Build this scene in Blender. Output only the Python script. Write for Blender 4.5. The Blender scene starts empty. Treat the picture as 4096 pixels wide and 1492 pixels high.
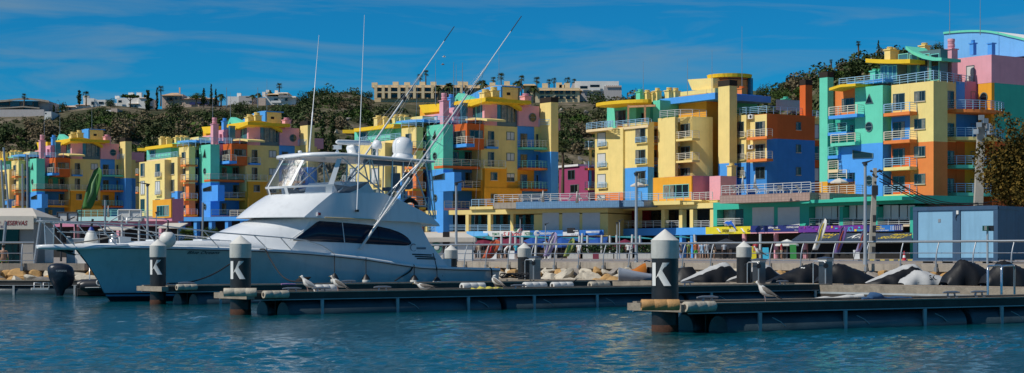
import bpy, bmesh, math, random
import numpy as np
from mathutils import Vector, Matrix
random.seed(7)
RNG = np.random.default_rng(11)
SC = bpy.context.scene
COL = SC.collection
F = 7000.0; CX = 2048.0; YH = 1023.0; HC = 1.85       # lens in photo pixels, horizon row, eye height above the water
R_ = math.radians

def PL(x, Z): return Vector(((x - CX) * Z / F, Z))
def ZY(y, Z): return HC - (y - YH) * Z / F
def PT(x, y, Z): return Vector(((x - CX) * Z / F, Z, ZY(y, Z)))

# ------------------------------------------------------------------ materials
MATS = {}
def lin(h):
    h = h.lstrip('#'); o = []
    for i in (0, 2, 4):
        c = int(h[i:i+2], 16) / 255
        o.append(c / 12.92 if c <= .04045 else ((c + .055) / 1.055) ** 2.4)
    return tuple(o)
def mat(name, col, rough=.7, metal=0, var=.12, scale=1.5, bump=0, bscale=20, spec=.5, streak=0, alpha=None, trans=0, coat=0):
    """procedural surface: base colour broken up by two noises, optional rain streaks and bump"""
    if name in MATS: return MATS[name]
    m = bpy.data.materials.new(name); m.use_nodes = True
    nt = m.node_tree; N = nt.nodes; L = nt.links
    p = N['Principled BSDF']
    if isinstance(col, str): col = lin(col)
    p.inputs['Roughness'].default_value = rough; p.inputs['Metallic'].default_value = metal
    p.inputs['Specular IOR Level'].default_value = spec
    if coat: p.inputs['Coat Weight'].default_value = coat
    if trans: p.inputs['Transmission Weight'].default_value = trans
    if alpha is not None: p.inputs['Alpha'].default_value = alpha
    tc = N.new('ShaderNodeTexCoord')
    if var > 0:
        n1 = N.new('ShaderNodeTexNoise'); n1.inputs['Scale'].default_value = scale; n1.inputs['Detail'].default_value = 8
        n1.inputs['Roughness'].default_value = .65
        L.new(tc.outputs['Object'], n1.inputs['Vector'])
        mr = N.new('ShaderNodeMapRange'); mr.inputs[1].default_value = .3; mr.inputs[2].default_value = .7
        mr.inputs[3].default_value = 1 - var; mr.inputs[4].default_value = 1 + var * .6
        L.new(n1.outputs['Fac'], mr.inputs[0])
        last = mr.outputs[0]
        if streak:
            mp = N.new('ShaderNodeMapping'); mp.inputs['Scale'].default_value = (2.2, 2.2, .12)
            L.new(tc.outputs['Object'], mp.inputs['Vector'])
            n2 = N.new('ShaderNodeTexNoise'); n2.inputs['Scale'].default_value = 1.6; n2.inputs['Detail'].default_value = 6
            L.new(mp.outputs[0], n2.inputs['Vector'])
            m2 = N.new('ShaderNodeMapRange'); m2.inputs[1].default_value = .52; m2.inputs[2].default_value = .75
            m2.inputs[3].default_value = 1; m2.inputs[4].default_value = 1 - streak
            L.new(n2.outputs['Fac'], m2.inputs[0])
            mu = N.new('ShaderNodeMath'); mu.operation = 'MULTIPLY'
            L.new(last, mu.inputs[0]); L.new(m2.outputs[0], mu.inputs[1]); last = mu.outputs[0]
        mx = N.new('ShaderNodeMix'); mx.data_type = 'RGBA'; mx.blend_type = 'MULTIPLY'; mx.inputs[0].default_value = 1
        mx.inputs[6].default_value = (*col, 1); L.new(last, mx.inputs[7])
        L.new(mx.outputs[2], p.inputs['Base Color'])
    else:
        p.inputs['Base Color'].default_value = (*col, 1)
    if bump:
        nb = N.new('ShaderNodeTexNoise'); nb.inputs['Scale'].default_value = bscale; nb.inputs['Detail'].default_value = 6
        L.new(tc.outputs['Object'], nb.inputs['Vector'])
        b = N.new('ShaderNodeBump'); b.inputs['Strength'].default_value = bump; b.inputs['Distance'].default_value = .05
        L.new(nb.outputs['Fac'], b.inputs['Height']); L.new(b.outputs[0], p.inputs['Normal'])
    MATS[name] = m
    return m
def paint(name, col): return mat(name, col, rough=.85, var=.09, scale=.6, streak=.07, bump=.12, bscale=9, spec=.25)
paint('yellow', (.84, .655, .25)); paint('amber', (.80, .37, .035)); paint('turquoise', (.14, .62, .44)); paint('azure', (.08, .34, .80))
paint('deepblue', (.05, .25, .62)); paint('orange', (.80, .23, .06)); paint('terracotta', (.66, .14, .03)); paint('pink', (.74, .36, .42))
paint('mauve', (.55, .22, .33)); paint('cream', (.80, .62, .36)); paint('jade', (.05, .46, .33)); paint('white_wall', (.78, .77, .74))
paint('magenta_wall', (.33, .055, .14)); paint('crimson_wall', (.25, .01, .02)); paint('brown_cap', (.035, .026, .02)); paint('lilac', (.66,.44,.55))
paint('canopy_yellow', (.80, .52, .03)); paint('sky_blue', (.16, .44, .80)); paint('concrete_cream', (.70, .55, .38))
mat('rail_cream', (.72, .66, .52), .45, var=.06); mat('rail_blue', (.30, .52, .72), .45, var=.06); mat('rail_white', (.58, .59, .58), .4, var=.05)
mat('rail_jade', (.2, .6, .55), .45, var=.05)
mat('window_frame', (.10, .16, .17), .4, var=.05); mat('shutter', (.62, .62, .60), .6, var=.06)
mat('glass', (.012, .02, .024), .08, var=.3, scale=.9, spec=.6)
mat('glass_dark', (.006, .008, .010), .1, var=.3, scale=.9, spec=.5)
mat('curtain_glass', (.22, .21, .17), .15, var=.6, scale=1.6, spec=.6)
mat('sky_glass', (.05, .16, .22), .06, var=.3, scale=.4, spec=.7)
mat('tile_roof', (.55, .28, .14), .85, var=.25, scale=4, bump=.4, bscale=30)
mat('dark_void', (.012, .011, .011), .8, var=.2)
mat('concrete', (.36, .31, .25), .9, var=.22, scale=1.2, bump=.3, bscale=14, streak=.3)
mat('steel', (.55, .57, .60), .28, metal=.9, var=.08); mat('galv', (.36, .38, .40), .45, metal=.6, var=.15, scale=4)
mat('white_plastic', (.74, .73, .68), .45, var=.10, scale=3, streak=.12); mat('black_plastic', (.012, .013, .015), .45, var=.2, scale=4)
mat('black_cloth', (.010, .010, .012), .75, var=.3, scale=5, bump=.2, bscale=12)

# ------------------------------------------------------------------ objects
ORG = {}
class MB:
    """collects shapes, then links them as ONE mesh object"""
    def __init__(s, m=None): s.v = []; s.f = []; s.mi = []; s.ms = []; s.sm = []; s.smooth = False; s.use(m or 'concrete')
    def use(s, m):
        if m not in s.ms: s.ms.append(m)
        s.cur = s.ms.index(m); return s
    def add(s, vs, fs, smooth=None):
        o = len(s.v); s.v += [tuple(v) for v in vs]
        for f in fs:
            s.f.append(tuple(i + o for i in f)); s.mi.append(s.cur); s.sm.append(s.smooth if smooth is None else smooth)
        return s
    def box(s, c, d, rot=0, M=None):
        x, y, z = d[0] / 2, d[1] / 2, d[2] / 2
        vs = [Vector((a, b, e)) for a in (-x, x) for b in (-y, y) for e in (-z, z)]
        if M is None: M = Matrix.Rotation(rot, 3, 'Z')
        vs = [M @ v + Vector(c) for v in vs]
        return s.add(vs, [(0, 1, 3, 2), (4, 6, 7, 5), (0, 4, 5, 1), (2, 3, 7, 6), (0, 2, 6, 4), (1, 5, 7, 3)], False)
    def prism(s, poly, z0, z1):
        n = len(poly); z0 = z0 if hasattr(z0, '__len__') else [z0] * n; z1 = z1 if hasattr(z1, '__len__') else [z1] * n
        vs = [(p[0], p[1], z0[i]) for i, p in enumerate(poly)] + [(p[0], p[1], z1[i]) for i, p in enumerate(poly)]
        fs = [tuple(range(n))[::-1], tuple(range(n, 2 * n))] + [(i, (i + 1) % n, n + (i + 1) % n, n + i) for i in range(n)]
        return s.add(vs, fs, False)
    def extrude(s, pts, vec, smooth=False):
        """closed 3-D outline extruded along vec"""
        n = len(pts); vec = Vector(vec); a = [Vector(p) for p in pts]
        vs = a + [p + vec for p in a]
        return s.add(vs, [tuple(range(n))[::-1], tuple(range(n, 2 * n))] + [(i, (i + 1) % n, n + (i + 1) % n, n + i) for i in range(n)], False)
    def obox(s, C, d, n, t0, t1, o0, o1, z0, z1):
        pts = [(C + d * t0 + n * o0), (C + d * t1 + n * o0), (C + d * t1 + n * o1), (C + d * t0 + n * o1)]
        return s.prism([(p.x, p.y) for p in pts], z0, z1)
    def tube(s, pts, r, n=8, cap=True):
        pts = [Vector(p) for p in pts]; rr = r if hasattr(r, '__len__') else [r] * len(pts)
        rings = []; up = None
        for i, p in enumerate(pts):
            t = (pts[min(i + 1, len(pts) - 1)] - pts[max(i - 1, 0)])
            if t.length < 1e-9: t = Vector((0, 0, 1))
            t.normalize()
            if up is None: up = Vector((0, 0, 1)) if abs(t.z) < .9 else Vector((1, 0, 0))
            a = t.cross(up)
            if a.length < 1e-6: a = t.cross(Vector((0, 1, 0)))
            a.normalize(); b = a.cross(t); up = b
            rings.append([p + (a * math.cos(2 * math.pi * k / n) + b * math.sin(2 * math.pi * k / n)) * rr[i] for k in range(n)])
        return s.loft(rings, True, cap)
    def loft(s, rings, closed=True, cap=True, smooth=True):
        n = len(rings[0]); vs = [v for r in rings for v in r]; fs = []
        for i in range(len(rings) - 1):
            for k in range(n if closed else n - 1):
                k2 = (k + 1) % n
                fs.append((i * n + k, i * n + k2, (i + 1) * n + k2, (i + 1) * n + k))
        s.add(vs, fs, smooth)
        if cap and closed:
            s.add(rings[0], [tuple(range(n))[::-1]], False); s.add(rings[-1], [tuple(range(n))], False)
        return s
    def lathe(s, prof, c=(0, 0, 0), n=16, M=None, smooth=True):
        c = Vector(c); rings = []
        for r, z in prof:
            ring = [Vector((r * math.cos(2 * math.pi * k / n), r * math.sin(2 * math.pi * k / n), z)) for k in range(n)]
            rings.append([(M @ v if M is not None else v) + c for v in ring])
        return s.loft(rings, True, True, smooth)
    def ball(s, c, r, n=12, sc=(1, 1, 1)):
        m = max(5, n // 2); rings = []
        for i in range(m + 1):
            a = math.pi * (i / m) ; a = min(max(a, .04), math.pi - .04)
            rings.append([Vector((c[0] + sc[0] * r * math.sin(a) * math.cos(2 * math.pi * k / n), c[1] + sc[1] * r * math.sin(a) * math.sin(2 * math.pi * k / n), c[2] - sc[2] * r * math.cos(a))) for k in range(n)])
        return s.loft(rings)
    def build(s, name, parent=None, origin=None, bevel=0):
        me = bpy.data.meshes.new(name)
        if parent is not None: o0 = ORG[parent.name]
        elif origin is not None: o0 = Vector(origin)
        else:
            A = np.array(s.v); mn = A.min(0); mx = A.max(0); o0 = Vector(((mn[0] + mx[0]) / 2, (mn[1] + mx[1]) / 2, mn[2]))
        me.from_pydata([(v[0] - o0.x, v[1] - o0.y, v[2] - o0.z) for v in s.v], [], s.f)
        for m in s.ms: me.materials.append(MATS[m])
        me.polygons.foreach_set('material_index', s.mi); me.polygons.foreach_set('use_smooth', s.sm)
        bm = bmesh.new(); bm.from_mesh(me); bmesh.ops.recalc_face_normals(bm, faces=bm.faces); bm.to_mesh(me); bm.free()
        ob = bpy.data.objects.new(name, me); COL.objects.link(ob)
        if parent is not None: ob.parent = parent
        else: ob.location = o0
        ORG[ob.name] = o0
        if bevel:
            b = ob.modifiers.new('bevel', 'BEVEL'); b.width = bevel; b.segments = 2; b.limit_method = 'ANGLE'; b.angle_limit = R_(40)
        return ob
def tag(o, label=None, cat=None, group=None, kind=None):
    if label: o['label'] = label
    if cat: o['category'] = cat
    if group: o['group'] = group
    if kind: o['kind'] = kind
    return o
def thing(name, label, cat, loc, group=None):
    o = bpy.data.objects.new(name, None); COL.objects.link(o); o.location = Vector(loc); o.empty_display_size = .2
    ORG[o.name] = Vector(loc)
    return tag(o, label, cat, group)
KIDS = {}
def copy_tree(o, loc=None, rz=None, label=None, scale=None, parent=None):
    c = o.copy(); COL.objects.link(c)
    ORG[c.name] = Vector(loc) if loc is not None else ORG.get(o.name, Vector())
    if parent is not None: c.parent = parent
    if loc is not None: c.location = Vector(loc)
    if rz is not None: c.rotation_euler = (0, 0, rz)
    if scale is not None: c.scale = (scale,) * 3 if not hasattr(scale, '__len__') else scale
    if label: c['label'] = label
    for ch in list(o.children): copy_tree(ch, parent=c)
    return c
def text_mesh(mb, txt, C, ux, uz, height, width=None, depth=.01, shear=0, bold=0, align='LEFT'):
    """lettering as real geometry: built-in font, laid on the plane (C; ux right, uz up)"""
    cu = bpy.data.curves.new('t', 'FONT'); cu.body = txt; cu.size = 1; cu.shear = shear; cu.offset = bold; cu.resolution_u = 3
    ob = bpy.data.objects.new('t', cu); COL.objects.link(ob)
    bpy.context.view_layer.update()
    dg = bpy.context.evaluated_depsgraph_get(); me = bpy.data.meshes.new_from_object(ob.evaluated_get(dg))
    vs = [v.co.copy() for v in me.vertices]; fs = [tuple(p.vertices) for p in me.polygons]
    bpy.data.objects.remove(ob); bpy.data.curves.remove(cu); bpy.data.meshes.remove(me)
    if not vs: return
    x0 = min(v.x for v in vs); x1 = max(v.x for v in vs); y0 = min(v.y for v in vs); y1 = max(v.y for v in vs)
    sy = height / max(y1 - y0, 1e-6); sx = (width / max(x1 - x0, 1e-6)) if width else sy
    W = (x1 - x0) * sx; off = {'LEFT': 0, 'CENTER': -W / 2, 'RIGHT': -W}[align]
    ux = Vector(ux).normalized(); uz = Vector(uz).normalized(); nn = ux.cross(uz).normalized()
    mb.add([Vector(C) + ux * ((v.x - x0) * sx + off) + uz * ((v.y - y0) * sy) + nn * depth for v in vs], fs, False)
# ------------------------------------------------------------------ camera, sun, sky
cam = bpy.data.cameras.new('camera'); co = bpy.data.objects.new('camera', cam); COL.objects.link(co)
co.location = (0, 0, HC); co.rotation_euler = (R_(90), 0, 0)
cam.sensor_width = 36; cam.lens = 36 * F / 4096; cam.shift_y = (YH - 746) / 4096; cam.clip_end = 6000; cam.clip_start = .5
SC.camera = co
SUN_EL = 47.0; SUN_AZ = math.atan2(-.885, -.465)          # direction to the sun: left of the view, a little behind the viewer
sdir = Vector((math.sin(SUN_AZ) * math.cos(R_(SUN_EL)), math.cos(SUN_AZ) * math.cos(R_(SUN_EL)), math.sin(R_(SUN_EL))))
sl = bpy.data.lights.new('sun', 'SUN'); sl.energy = 3.95; sl.angle = R_(.5); sl.color = (1, .95, .86)
so = bpy.data.objects.new('sun', sl); COL.objects.link(so); so.rotation_euler = sdir.to_track_quat('Z', 'Y').to_euler()
so.location = (-200, -100, 300)
w = bpy.data.worlds.new('World'); SC.world = w; w.use_nodes = True
N = w.node_tree.nodes; L = w.node_tree.links; bg = N['Background']
sk = N.new('ShaderNodeTexSky'); sk.sky_type = 'NISHITA'; sk.sun_disc = False; sk.sun_elevation = R_(SUN_EL); sk.sun_rotation = SUN_AZ
sk.air_density = 1.0; sk.dust_density = .1; sk.ozone_density = 4.0; sk.altitude = 1500
tc = N.new('ShaderNodeTexCoord')
tint = N.new('ShaderNodeMix'); tint.data_type = 'RGBA'; tint.blend_type = 'MULTIPLY'; tint.inputs[0].default_value = 1
tint.inputs[7].default_value = (.06, .78, 1.17, 1)
L.new(sk.outputs[0], tint.inputs[6])
mp = N.new('ShaderNodeMapping'); mp.inputs['Scale'].default_value = (3.2, 1.0, 26); mp.inputs['Rotation'].default_value = (0, R_(7), 0)
L.new(tc.outputs['Generated'], mp.inputs['Vector'])
cn = N.new('ShaderNodeTexNoise'); cn.inputs['Scale'].default_value = 2.3; cn.inputs['Detail'].default_value = 7; cn.inputs['Roughness'].default_value = .55; cn.inputs['Distortion'].default_value = .6
L.new(mp.outputs[0], cn.inputs['Vector'])
cr = N.new('ShaderNodeMapRange'); cr.inputs[1].default_value = .46; cr.inputs[2].default_value = .72; cr.inputs[3].default_value = 0; cr.inputs[4].default_value = .6
L.new(cn.outputs['Fac'], cr.inputs[0])
cl = N.new('ShaderNodeMix'); cl.data_type = 'RGBA'; cl.inputs[7].default_value = (2.6, 4.2, 5.6, 1)
L.new(cr.outputs[0], cl.inputs[0]); L.new(tint.outputs[2], cl.inputs[6]); L.new(cl.outputs[2], bg.inputs['Color'])
bg.inputs['Strength'].default_value = .066
SC.view_settings.view_transform = 'Standard'; SC.view_settings.look = 'None'; SC.view_settings.exposure = 0; SC.view_settings.gamma = 1

# ------------------------------------------------------------------ water: a displaced sheet
def waves(X, Y, sp):
    rng = np.random.default_rng(5); z = np.zeros_like(X)
    for i in range(80):
        lam = .13 * (6.5 ** rng.random()); th = rng.normal(1.25, .75); ph = rng.random() * 6.28
        amp = .0092 * lam ** .72 * (.5 + rng.random()) * .56
        k = 6.283 / lam; att = np.clip((lam / sp - 1.6) / 2.5, 0, 1)
        z += amp * att * np.sin(k * (X * np.cos(th) + Y * np.sin(th)) + ph + .9 * np.sin(.35 * X * (1 + .1 * (i % 5)) + .27 * Y + i))
    patch = .75 + .45 * np.sin(.21 * X + .6 * np.sin(.13 * Y)) * np.sin(.34 * Y + .11 * X)
    return z * patch
ys = np.exp(np.arange(math.log(7), math.log(120), .0042)); us = np.linspace(-.62, .62, 760)
Yg = ys[:, None] * np.ones_like(us)[None, :]; Xg = us[None, :] * (ys[:, None] + 6)
sp = np.maximum(.0042 * Yg, .00165 * Yg)
Zg = waves(Xg, Yg, sp)
nr, nc = Xg.shape
vs = np.stack([Xg, Yg, Zg], -1).reshape(-1, 3)
ii = (np.arange(nr - 1)[:, None] * nc + np.arange(nc - 1)[None, :]).ravel()
fs = np.stack([ii, ii + 1, ii + nc + 1, ii + nc], -1)
far = np.array([(-900, -60, -.03), (900, -60, -.03), (900, 130, -.03), (-900, 130, -.03)])     # calm sheet under it, out to the sides
me = bpy.data.meshes.new('water'); me.vertices.add(len(vs) + 4); me.vertices.foreach_set('co', np.concatenate([vs, far - [0, 0, .12]]).ravel())
nf = len(fs) + 1; me.loops.add(nf * 4); me.loops.foreach_set('vertex_index', np.concatenate([fs.ravel(), len(vs) + np.arange(4)]))
me.polygons.add(nf); me.polygons.foreach_set('loop_start', np.arange(nf) * 4); me.polygons.foreach_set('loop_total', np.full(nf, 4))
me.polygons.foreach_set('use_smooth', np.ones(nf, bool)); me.update(); me.validate()
wm = bpy.data.materials.new('sea_water'); wm.use_nodes = True; MATS['sea_water'] = wm
n_ = wm.node_tree.nodes; l_ = wm.node_tree.links; p = n_['Principled BSDF']
p.inputs['Base Color'].default_value = (.0, .060, .075, 1); p.inputs['Roughness'].default_value = .045; p.inputs['IOR'].default_value = 1.33
tcw = n_.new('ShaderNodeTexCoord'); nb = n_.new('ShaderNodeTexNoise'); nb.inputs['Scale'].default_value = 13; nb.inputs['Detail'].default_value = 5
mpw = n_.new('ShaderNodeMapping'); mpw.inputs['Scale'].default_value = (.8, 1.3, 1); l_.new(tcw.outputs['Object'], mpw.inputs['Vector']); l_.new(mpw.outputs[0], nb.inputs['Vector'])
bw = n_.new('ShaderNodeBump'); bw.inputs['Strength'].default_value = .6; bw.inputs['Distance'].default_value = .03
l_.new(nb.outputs['Fac'], bw.inputs['Height']); l_.new(bw.outputs[0], p.inputs['Normal'])
me.materials.append(wm)
wo = bpy.data.objects.new('water', me); COL.objects.link(wo); tag(wo, kind='structure')

# ------------------------------------------------------------------ the quay: promenade, kerb and concrete face
QUAY = [(-160, 84), (-60, 87.5), (-22.0, 90), (-14, 100), (-7.5, 113), (23.1, 79), (48, 51.2)]      # plan of the quay edge
def ground_z(Y): return 1.43 + .09 * min(max((Y - 90) / 60, 0), 1) + .05 * min(max((Y - 150) / 100, 0), 1)
mat('paving', (.30, .25, .21), .9, var=.25, scale=.35, bump=.2, bscale=6)
mat('asphalt', (.07, .07, .07), .9, var=.2, scale=.5, bump=.3, bscale=25)
q = MB('paving')
ext = [(-900, 84)] + QUAY + [(900, 51.2)]
fine = []
for (x0, y0), (x1, y1) in zip(ext[:-1], ext[1:]):
    k = max(1, int(abs(y1 - y0) / 5)); fine += [(x0 + (x1 - x0) * i / k, y0 + (y1 - y0) * i / k) for i in range(k)]
fine.append(ext[-1])
for (x0, y0), (x1, y1) in zip(fine[:-1], fine[1:]):
    ya, yb = [y0] + [r for r in (100, 120, 135, 150, 200, 250, 420, 700, 1500) if r > max(y0, y1) + 1], [y1] + [r for r in (100, 120, 135, 150, 200, 250, 420, 700, 1500) if r > max(y0, y1) + 1]
    vs = []
    for a_, b_ in zip(ya, yb): vs += [(x0, a_, ground_z(a_)), (x1, b_, ground_z(b_))]
    q.add(vs, [(2 * i, 2 * i + 1, 2 * i + 3, 2 * i + 2) for i in range(len(ya) - 1)], False)
tag(q.build('promenade', origin=(0, 110, 0)), kind='structure')
def offset_poly(poly, o):
    """offset towards the water (to the right of travel)"""
    out = []
    for i, p in enumerate(poly):
        a = Vector(poly[max(i - 1, 0)]); b = Vector(poly[min(i + 1, len(poly) - 1)]); d = (b - a).normalized(); out.append(Vector(p) + Vector((d.y, -d.x)) * o)
    return out
def strip(q, poly, o0, o1, z0, z1):
    A = offset_poly(poly, o0); B = offset_poly(poly, o1)
    gz = lambda p: ground_z(p.y) - 1.43
    q.loft([[(a.x, a.y, z0 + gz(a)), (b.x, b.y, z0 + gz(a)), (b.x, b.y, z1 + gz(a)), (a.x, a.y, z1 + gz(a))] for a, b in zip(A, B)], smooth=False)
q = MB('concrete'); strip(q, QUAY, -.4, .35, 1.10, 1.46); strip(q, QUAY, -.3, .1, -1.5, 1.096)
tag(q.build('quay_kerb', origin=(0, 90, -1.5)), kind='structure')
q = MB('concrete'); A = offset_poly(QUAY, .0); B = offset_poly(QUAY, 4.2)
q.loft([[(a.x, a.y, .75), (b.x, b.y, -1.2)] for a, b in zip(A, B)], False, False)
tag(q.build('quay_slope', origin=(0, 90, -1.2)), kind='structure')

# ------------------------------------------------------------------ the hillside
def itp(x, tab): return float(np.interp(x, [a for a, b in tab], [b for a, b in tab]))
CREST = [(-2500, 480), (-600, 470), (0, 462), (210, 452), (420, 418), (620, 438), (800, 425), (1000, 418), (1200, 402), (1300, 372), (1420, 366), (1490, 402), (1900, 402), (2300, 405), (2480, 408), (2620, 430), (2800, 440), (2950, 405), (3100, 372), (3250, 322), (3400, 280), (3550, 258), (3800, 240), (4200, 225), (5200, 210), (7000, 230)]
ZCR = [(-2500, 620), (0, 610), (800, 640), (1400, 680), (2500, 700), (2900, 560), (3300, 440), (3700, 400), (7000, 400)]
ZBA = [(-2500, 420), (0, 420), (700, 380), (1400, 340), (2500, 320), (3200, 290), (3700, 275), (7000, 270)]
def hill(x, t):
    """point on the slope on the bearing of photo column x; t 0 foot, 1 crest, >1 the plateau behind"""
    zc = itp(x, ZCR); zb = itp(x, ZBA); H = ZY(itp(x, CREST), zc)
    Y = zb + (zc - zb) * t; X = (x - CX) * Y / F
    if t <= 1:
        s = .30 * t + .70 * (1.25 * t ** 1.15 - .25 * t ** 3)
        z = 1.75 + (H - 1.75) * s
        e = math.sin(math.pi * t) ; z += e * (2.2 * math.sin(X * .031 + Y * .02) + 1.3 * math.sin(X * .083 - Y * .05 + 1) + .6 * math.sin(X * .21 + Y * .17))
    else: z = H - (t - 1) * 6
    return Vector((X, Y, z))
cols = list(range(-2500, 7001, 50)); tt = [i / 44 for i in range(45)] + [1.05, 1.3, 2.5]
vs = [hill(x, t) for x in cols for t in tt]; n = len(tt)
fs = [(i * n + j, (i + 1) * n + j, (i + 1) * n + j + 1, i * n + j + 1) for i in range(len(cols) - 1) for j in range(n - 1)]
hm = bpy.data.materials.new('dry_scrub'); hm.use_nodes = True; MATS['dry_scrub'] = hm
n_ = hm.node_tree.nodes; l_ = hm.node_tree.links; p = n_['Principled BSDF']; p.inputs['Roughness'].default_value = .95; p.inputs['Specular IOR Level'].default_value = .1
tcw = n_.new('ShaderNodeTexCoord')
na = n_.new('ShaderNodeTexNoise'); na.inputs['Scale'].default_value = .05; na.inputs['Detail'].default_value = 10; na.inputs['Roughness'].default_value = .7
l_.new(tcw.outputs['Object'], na.inputs['Vector'])
rp = n_.new('ShaderNodeValToRGB'); e = rp.color_ramp.elements
e[0].position = .36; e[0].color = (.040, .048, .024, 1); e[1].position = .68; e[1].color = (.27, .22, .165, 1)
for ps, c in ((.47, (.085, .08, .045, 1)), (.56, (.15, .125, .085, 1))):
    k = e.new(ps); k.color = c
l_.new(na.outputs['Fac'], rp.inputs[0]); l_.new(rp.outputs[0], p.inputs['Base Color'])
nb = n_.new('ShaderNodeTexNoise'); nb.inputs['Scale'].default_value = .35; nb.inputs['Detail'].default_value = 8; l_.new(tcw.outputs['Object'], nb.inputs['Vector'])
bw = n_.new('ShaderNodeBump'); bw.inputs['Strength'].default_value = .8; bw.inputs['Distance'].default_value = 2; l_.new(nb.outputs['Fac'], bw.inputs['Height']); l_.new(bw.outputs[0], p.inputs['Normal'])
q = MB('dry_scrub'); q.add(vs, fs, True); tag(q.build('hillside', origin=(0, 300, 0)), kind='structure')
# ------------------------------------------------------------------ apartment buildings
PHI = R_(35)
DR = Vector((math.cos(PHI), math.sin(PHI))); DL = Vector((-math.sin(PHI), math.cos(PHI)))
NR = -DL; NL = -DR                                            # outward normals of the right-hand and the left-hand faces
def along(C, d, x):
    k = (x - CX) / F
    return (k * C.y - C.x) / (d.x - k * d.y)
class Face:
    def __init__(s, C, side, off=0):
        s.d, s.n = (DR, NR) if side == 'R' else (DL, NL); s.C = C + s.n * off; s.side = side
    def t(s, x): return along(s.C, s.d, x)
    def ts(s, x0, x1):
        a, b = s.t(x0), s.t(x1); return (min(a, b), max(a, b))
    def z(s, x, y): return ZY(y, (s.C + s.d * s.t(x)).y)
    def box(s, mb, x0, y0, x1, y1, o0, o1):
        a, b = s.ts(x0, x1); xm = (x0 + x1) / 2
        z0, z1 = s.z(xm, y1), s.z(xm, y0)
        mb.obox(s.C, s.d, s.n, a, b, o0, o1, z0, z1); return a, b, z0, z1
def blk(root, x, Z, y, cols, xl=None, xr=None, dl=None, dr=None, yb=860, name='wall', top=None):
    """wall block with its near corner at photo column x, depth Z; cols = [(y_bottom, paint), ...] from the top y down"""
    C = PL(x, Z)
    if dl is None: dl = along(C, DL, xl)
    if dr is None: dr = along(C, DR, xr)
    P4 = [C, C + DR * dr, C + DR * dr + DL * dl, C + DL * dl]
    zt = ZY(y, Z)
    for i, (yy, c) in enumerate(cols):
        zb = ZY(yy, Z) if yy else 1.4
        q = MB(c); q.prism([(p.x, p.y) for p in P4], zb, zt); q.build(name, root); zt = zb
    return C, dl, dr
def rims(root, x, Z, y, xl=None, xr=None, dl=None, dr=None, h=.25, col='concrete_cream', over=.06):
    """thin coping along the top of a block"""
    C = PL(x, Z)
    if dl is None: dl = along(C, DL, xl)
    if dr is None: dr = along(C, DR, xr)
    z = ZY(y, Z); q = MB(col)
    C2 = C - DR * over - DL * over
    P4 = [C2, C2 + DR * (dr + 2 * over), C2 + DR * (dr + 2 * over) + DL * (dl + 2 * over), C2 + DL * (dl + 2 * over)]
    q.prism([(p.x, p.y) for p in P4], z + .004, z + h); q.build('coping', root)
WN = [0]
def win(root, f, x0, y0, x1, y1, kind='glass', split=2, frame='window_frame', sill=True):
    q = MB(frame); a, b = f.ts(x0, x1); xm = (x0 + x1) / 2; z0, z1 = f.z(xm, y1), f.z(xm, y0)
    w = .07
    for (t0, t1, za, zb) in ((a, a + w, z0, z1), (b - w, b, z0, z1), (a + w, b - w, z0, z0 + w), (a + w, b - w, z1 - w, z1)):
        q.obox(f.C, f.d, f.n, t0, t1, -.05, .07, za, zb)
    for i in range(1, split):
        t = a + (b - a) * i / split; q.obox(f.C, f.d, f.n, t - .035, t + .035, -.05, .062, z0 + w, z1 - w)
    if sill:
        q.use('concrete_cream'); q.obox(f.C, f.d, f.n, a - .06, b + .06, -.05, .13, z0 - .08, z0 - .003)
    o = q.build('window', root)
    WN[0] += 1
    g = MB('glass' if kind == 'half' else kind)
    g.obox(f.C, f.d, f.n, a + w * .5, b - w * .5, -.04, .025, z0 + w * .5, z1 - w * .5)
    if kind in ('glass', 'glass_dark') and (z1 - z0) > .6:                  # curtains behind the glass, differing from window to window
        rr = random.Random(WN[0] * 7 + 1); g.use('curtain_glass'); c = rr.random()
        if c < .75:
            wd = (b - a) * (.12 + .3 * rr.random()); s0 = a + w if rr.random() < .5 else b - w - wd
            g.obox(f.C, f.d, f.n, s0, s0 + wd, .0, .029, z0 + w, z1 - w)
    if kind == 'half':
        g.use('shutter'); g.obox(f.C, f.d, f.n, a + w * .5, b - w * .5, -.02, .05, z0 + (z1 - z0) * .52, z1 - w * .5)
    g.build('pane', o)
    return o
def rail_seg(q, A, B, z, h=1.0, nb=4, r=.023, posts=1.4):
    """horizontal-bar railing from plan point A to B standing on z"""
    A = Vector(A); B = Vector(B); D = B - A; Ln = D.length
    if Ln < .05: return
    d = D / Ln; n = Vector((d.y, -d.x))
    for i in range(nb):
        zz = z + h * (.28 + .72 * i / (nb - 1)); rr = r * (1.35 if i == nb - 1 else 1)
        q.obox(A, d, n, 0, Ln, -rr, rr, zz - rr, zz + rr)
    k = max(1, int(round(Ln / posts)))
    for i in range(k + 1):
        t = Ln * i / k; q.obox(A, d, n, t - .03, t + .03, -.035, .035, z, z + h * .97)
def bal(root, f, x0, x1, y, proj=1.2, slab='orange', rail='rail_cream', th=.3, h=1.0, ends=True, name='balcony'):
    """balcony: slab with its top front edge on photo row y, front edge spanning columns x0..x1, and a railing"""
    g = Face(f.C, f.side, proj); a, b = g.ts(x0, x1); z = g.z((x0 + x1) / 2, y)
    q = MB(slab); q.obox(f.C, f.d, f.n, a, b, -.08, proj, z - th, z); o = q.build(name, root)
    q = MB(rail); p0 = f.C + f.d * a + f.n * proj; p1 = f.C + f.d * b + f.n * proj
    i = -f.n * .06; rail_seg(q, p0 + i, p1 + i, z, h)
    if ends:
        rail_seg(q, f.C + f.d * (a + .05), p0 + f.d * .05 + i, z, h); rail_seg(q, f.C + f.d * (b - .05), p1 - f.d * .05 + i, z, h)
    q.build('railing', o)
    return o
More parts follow.
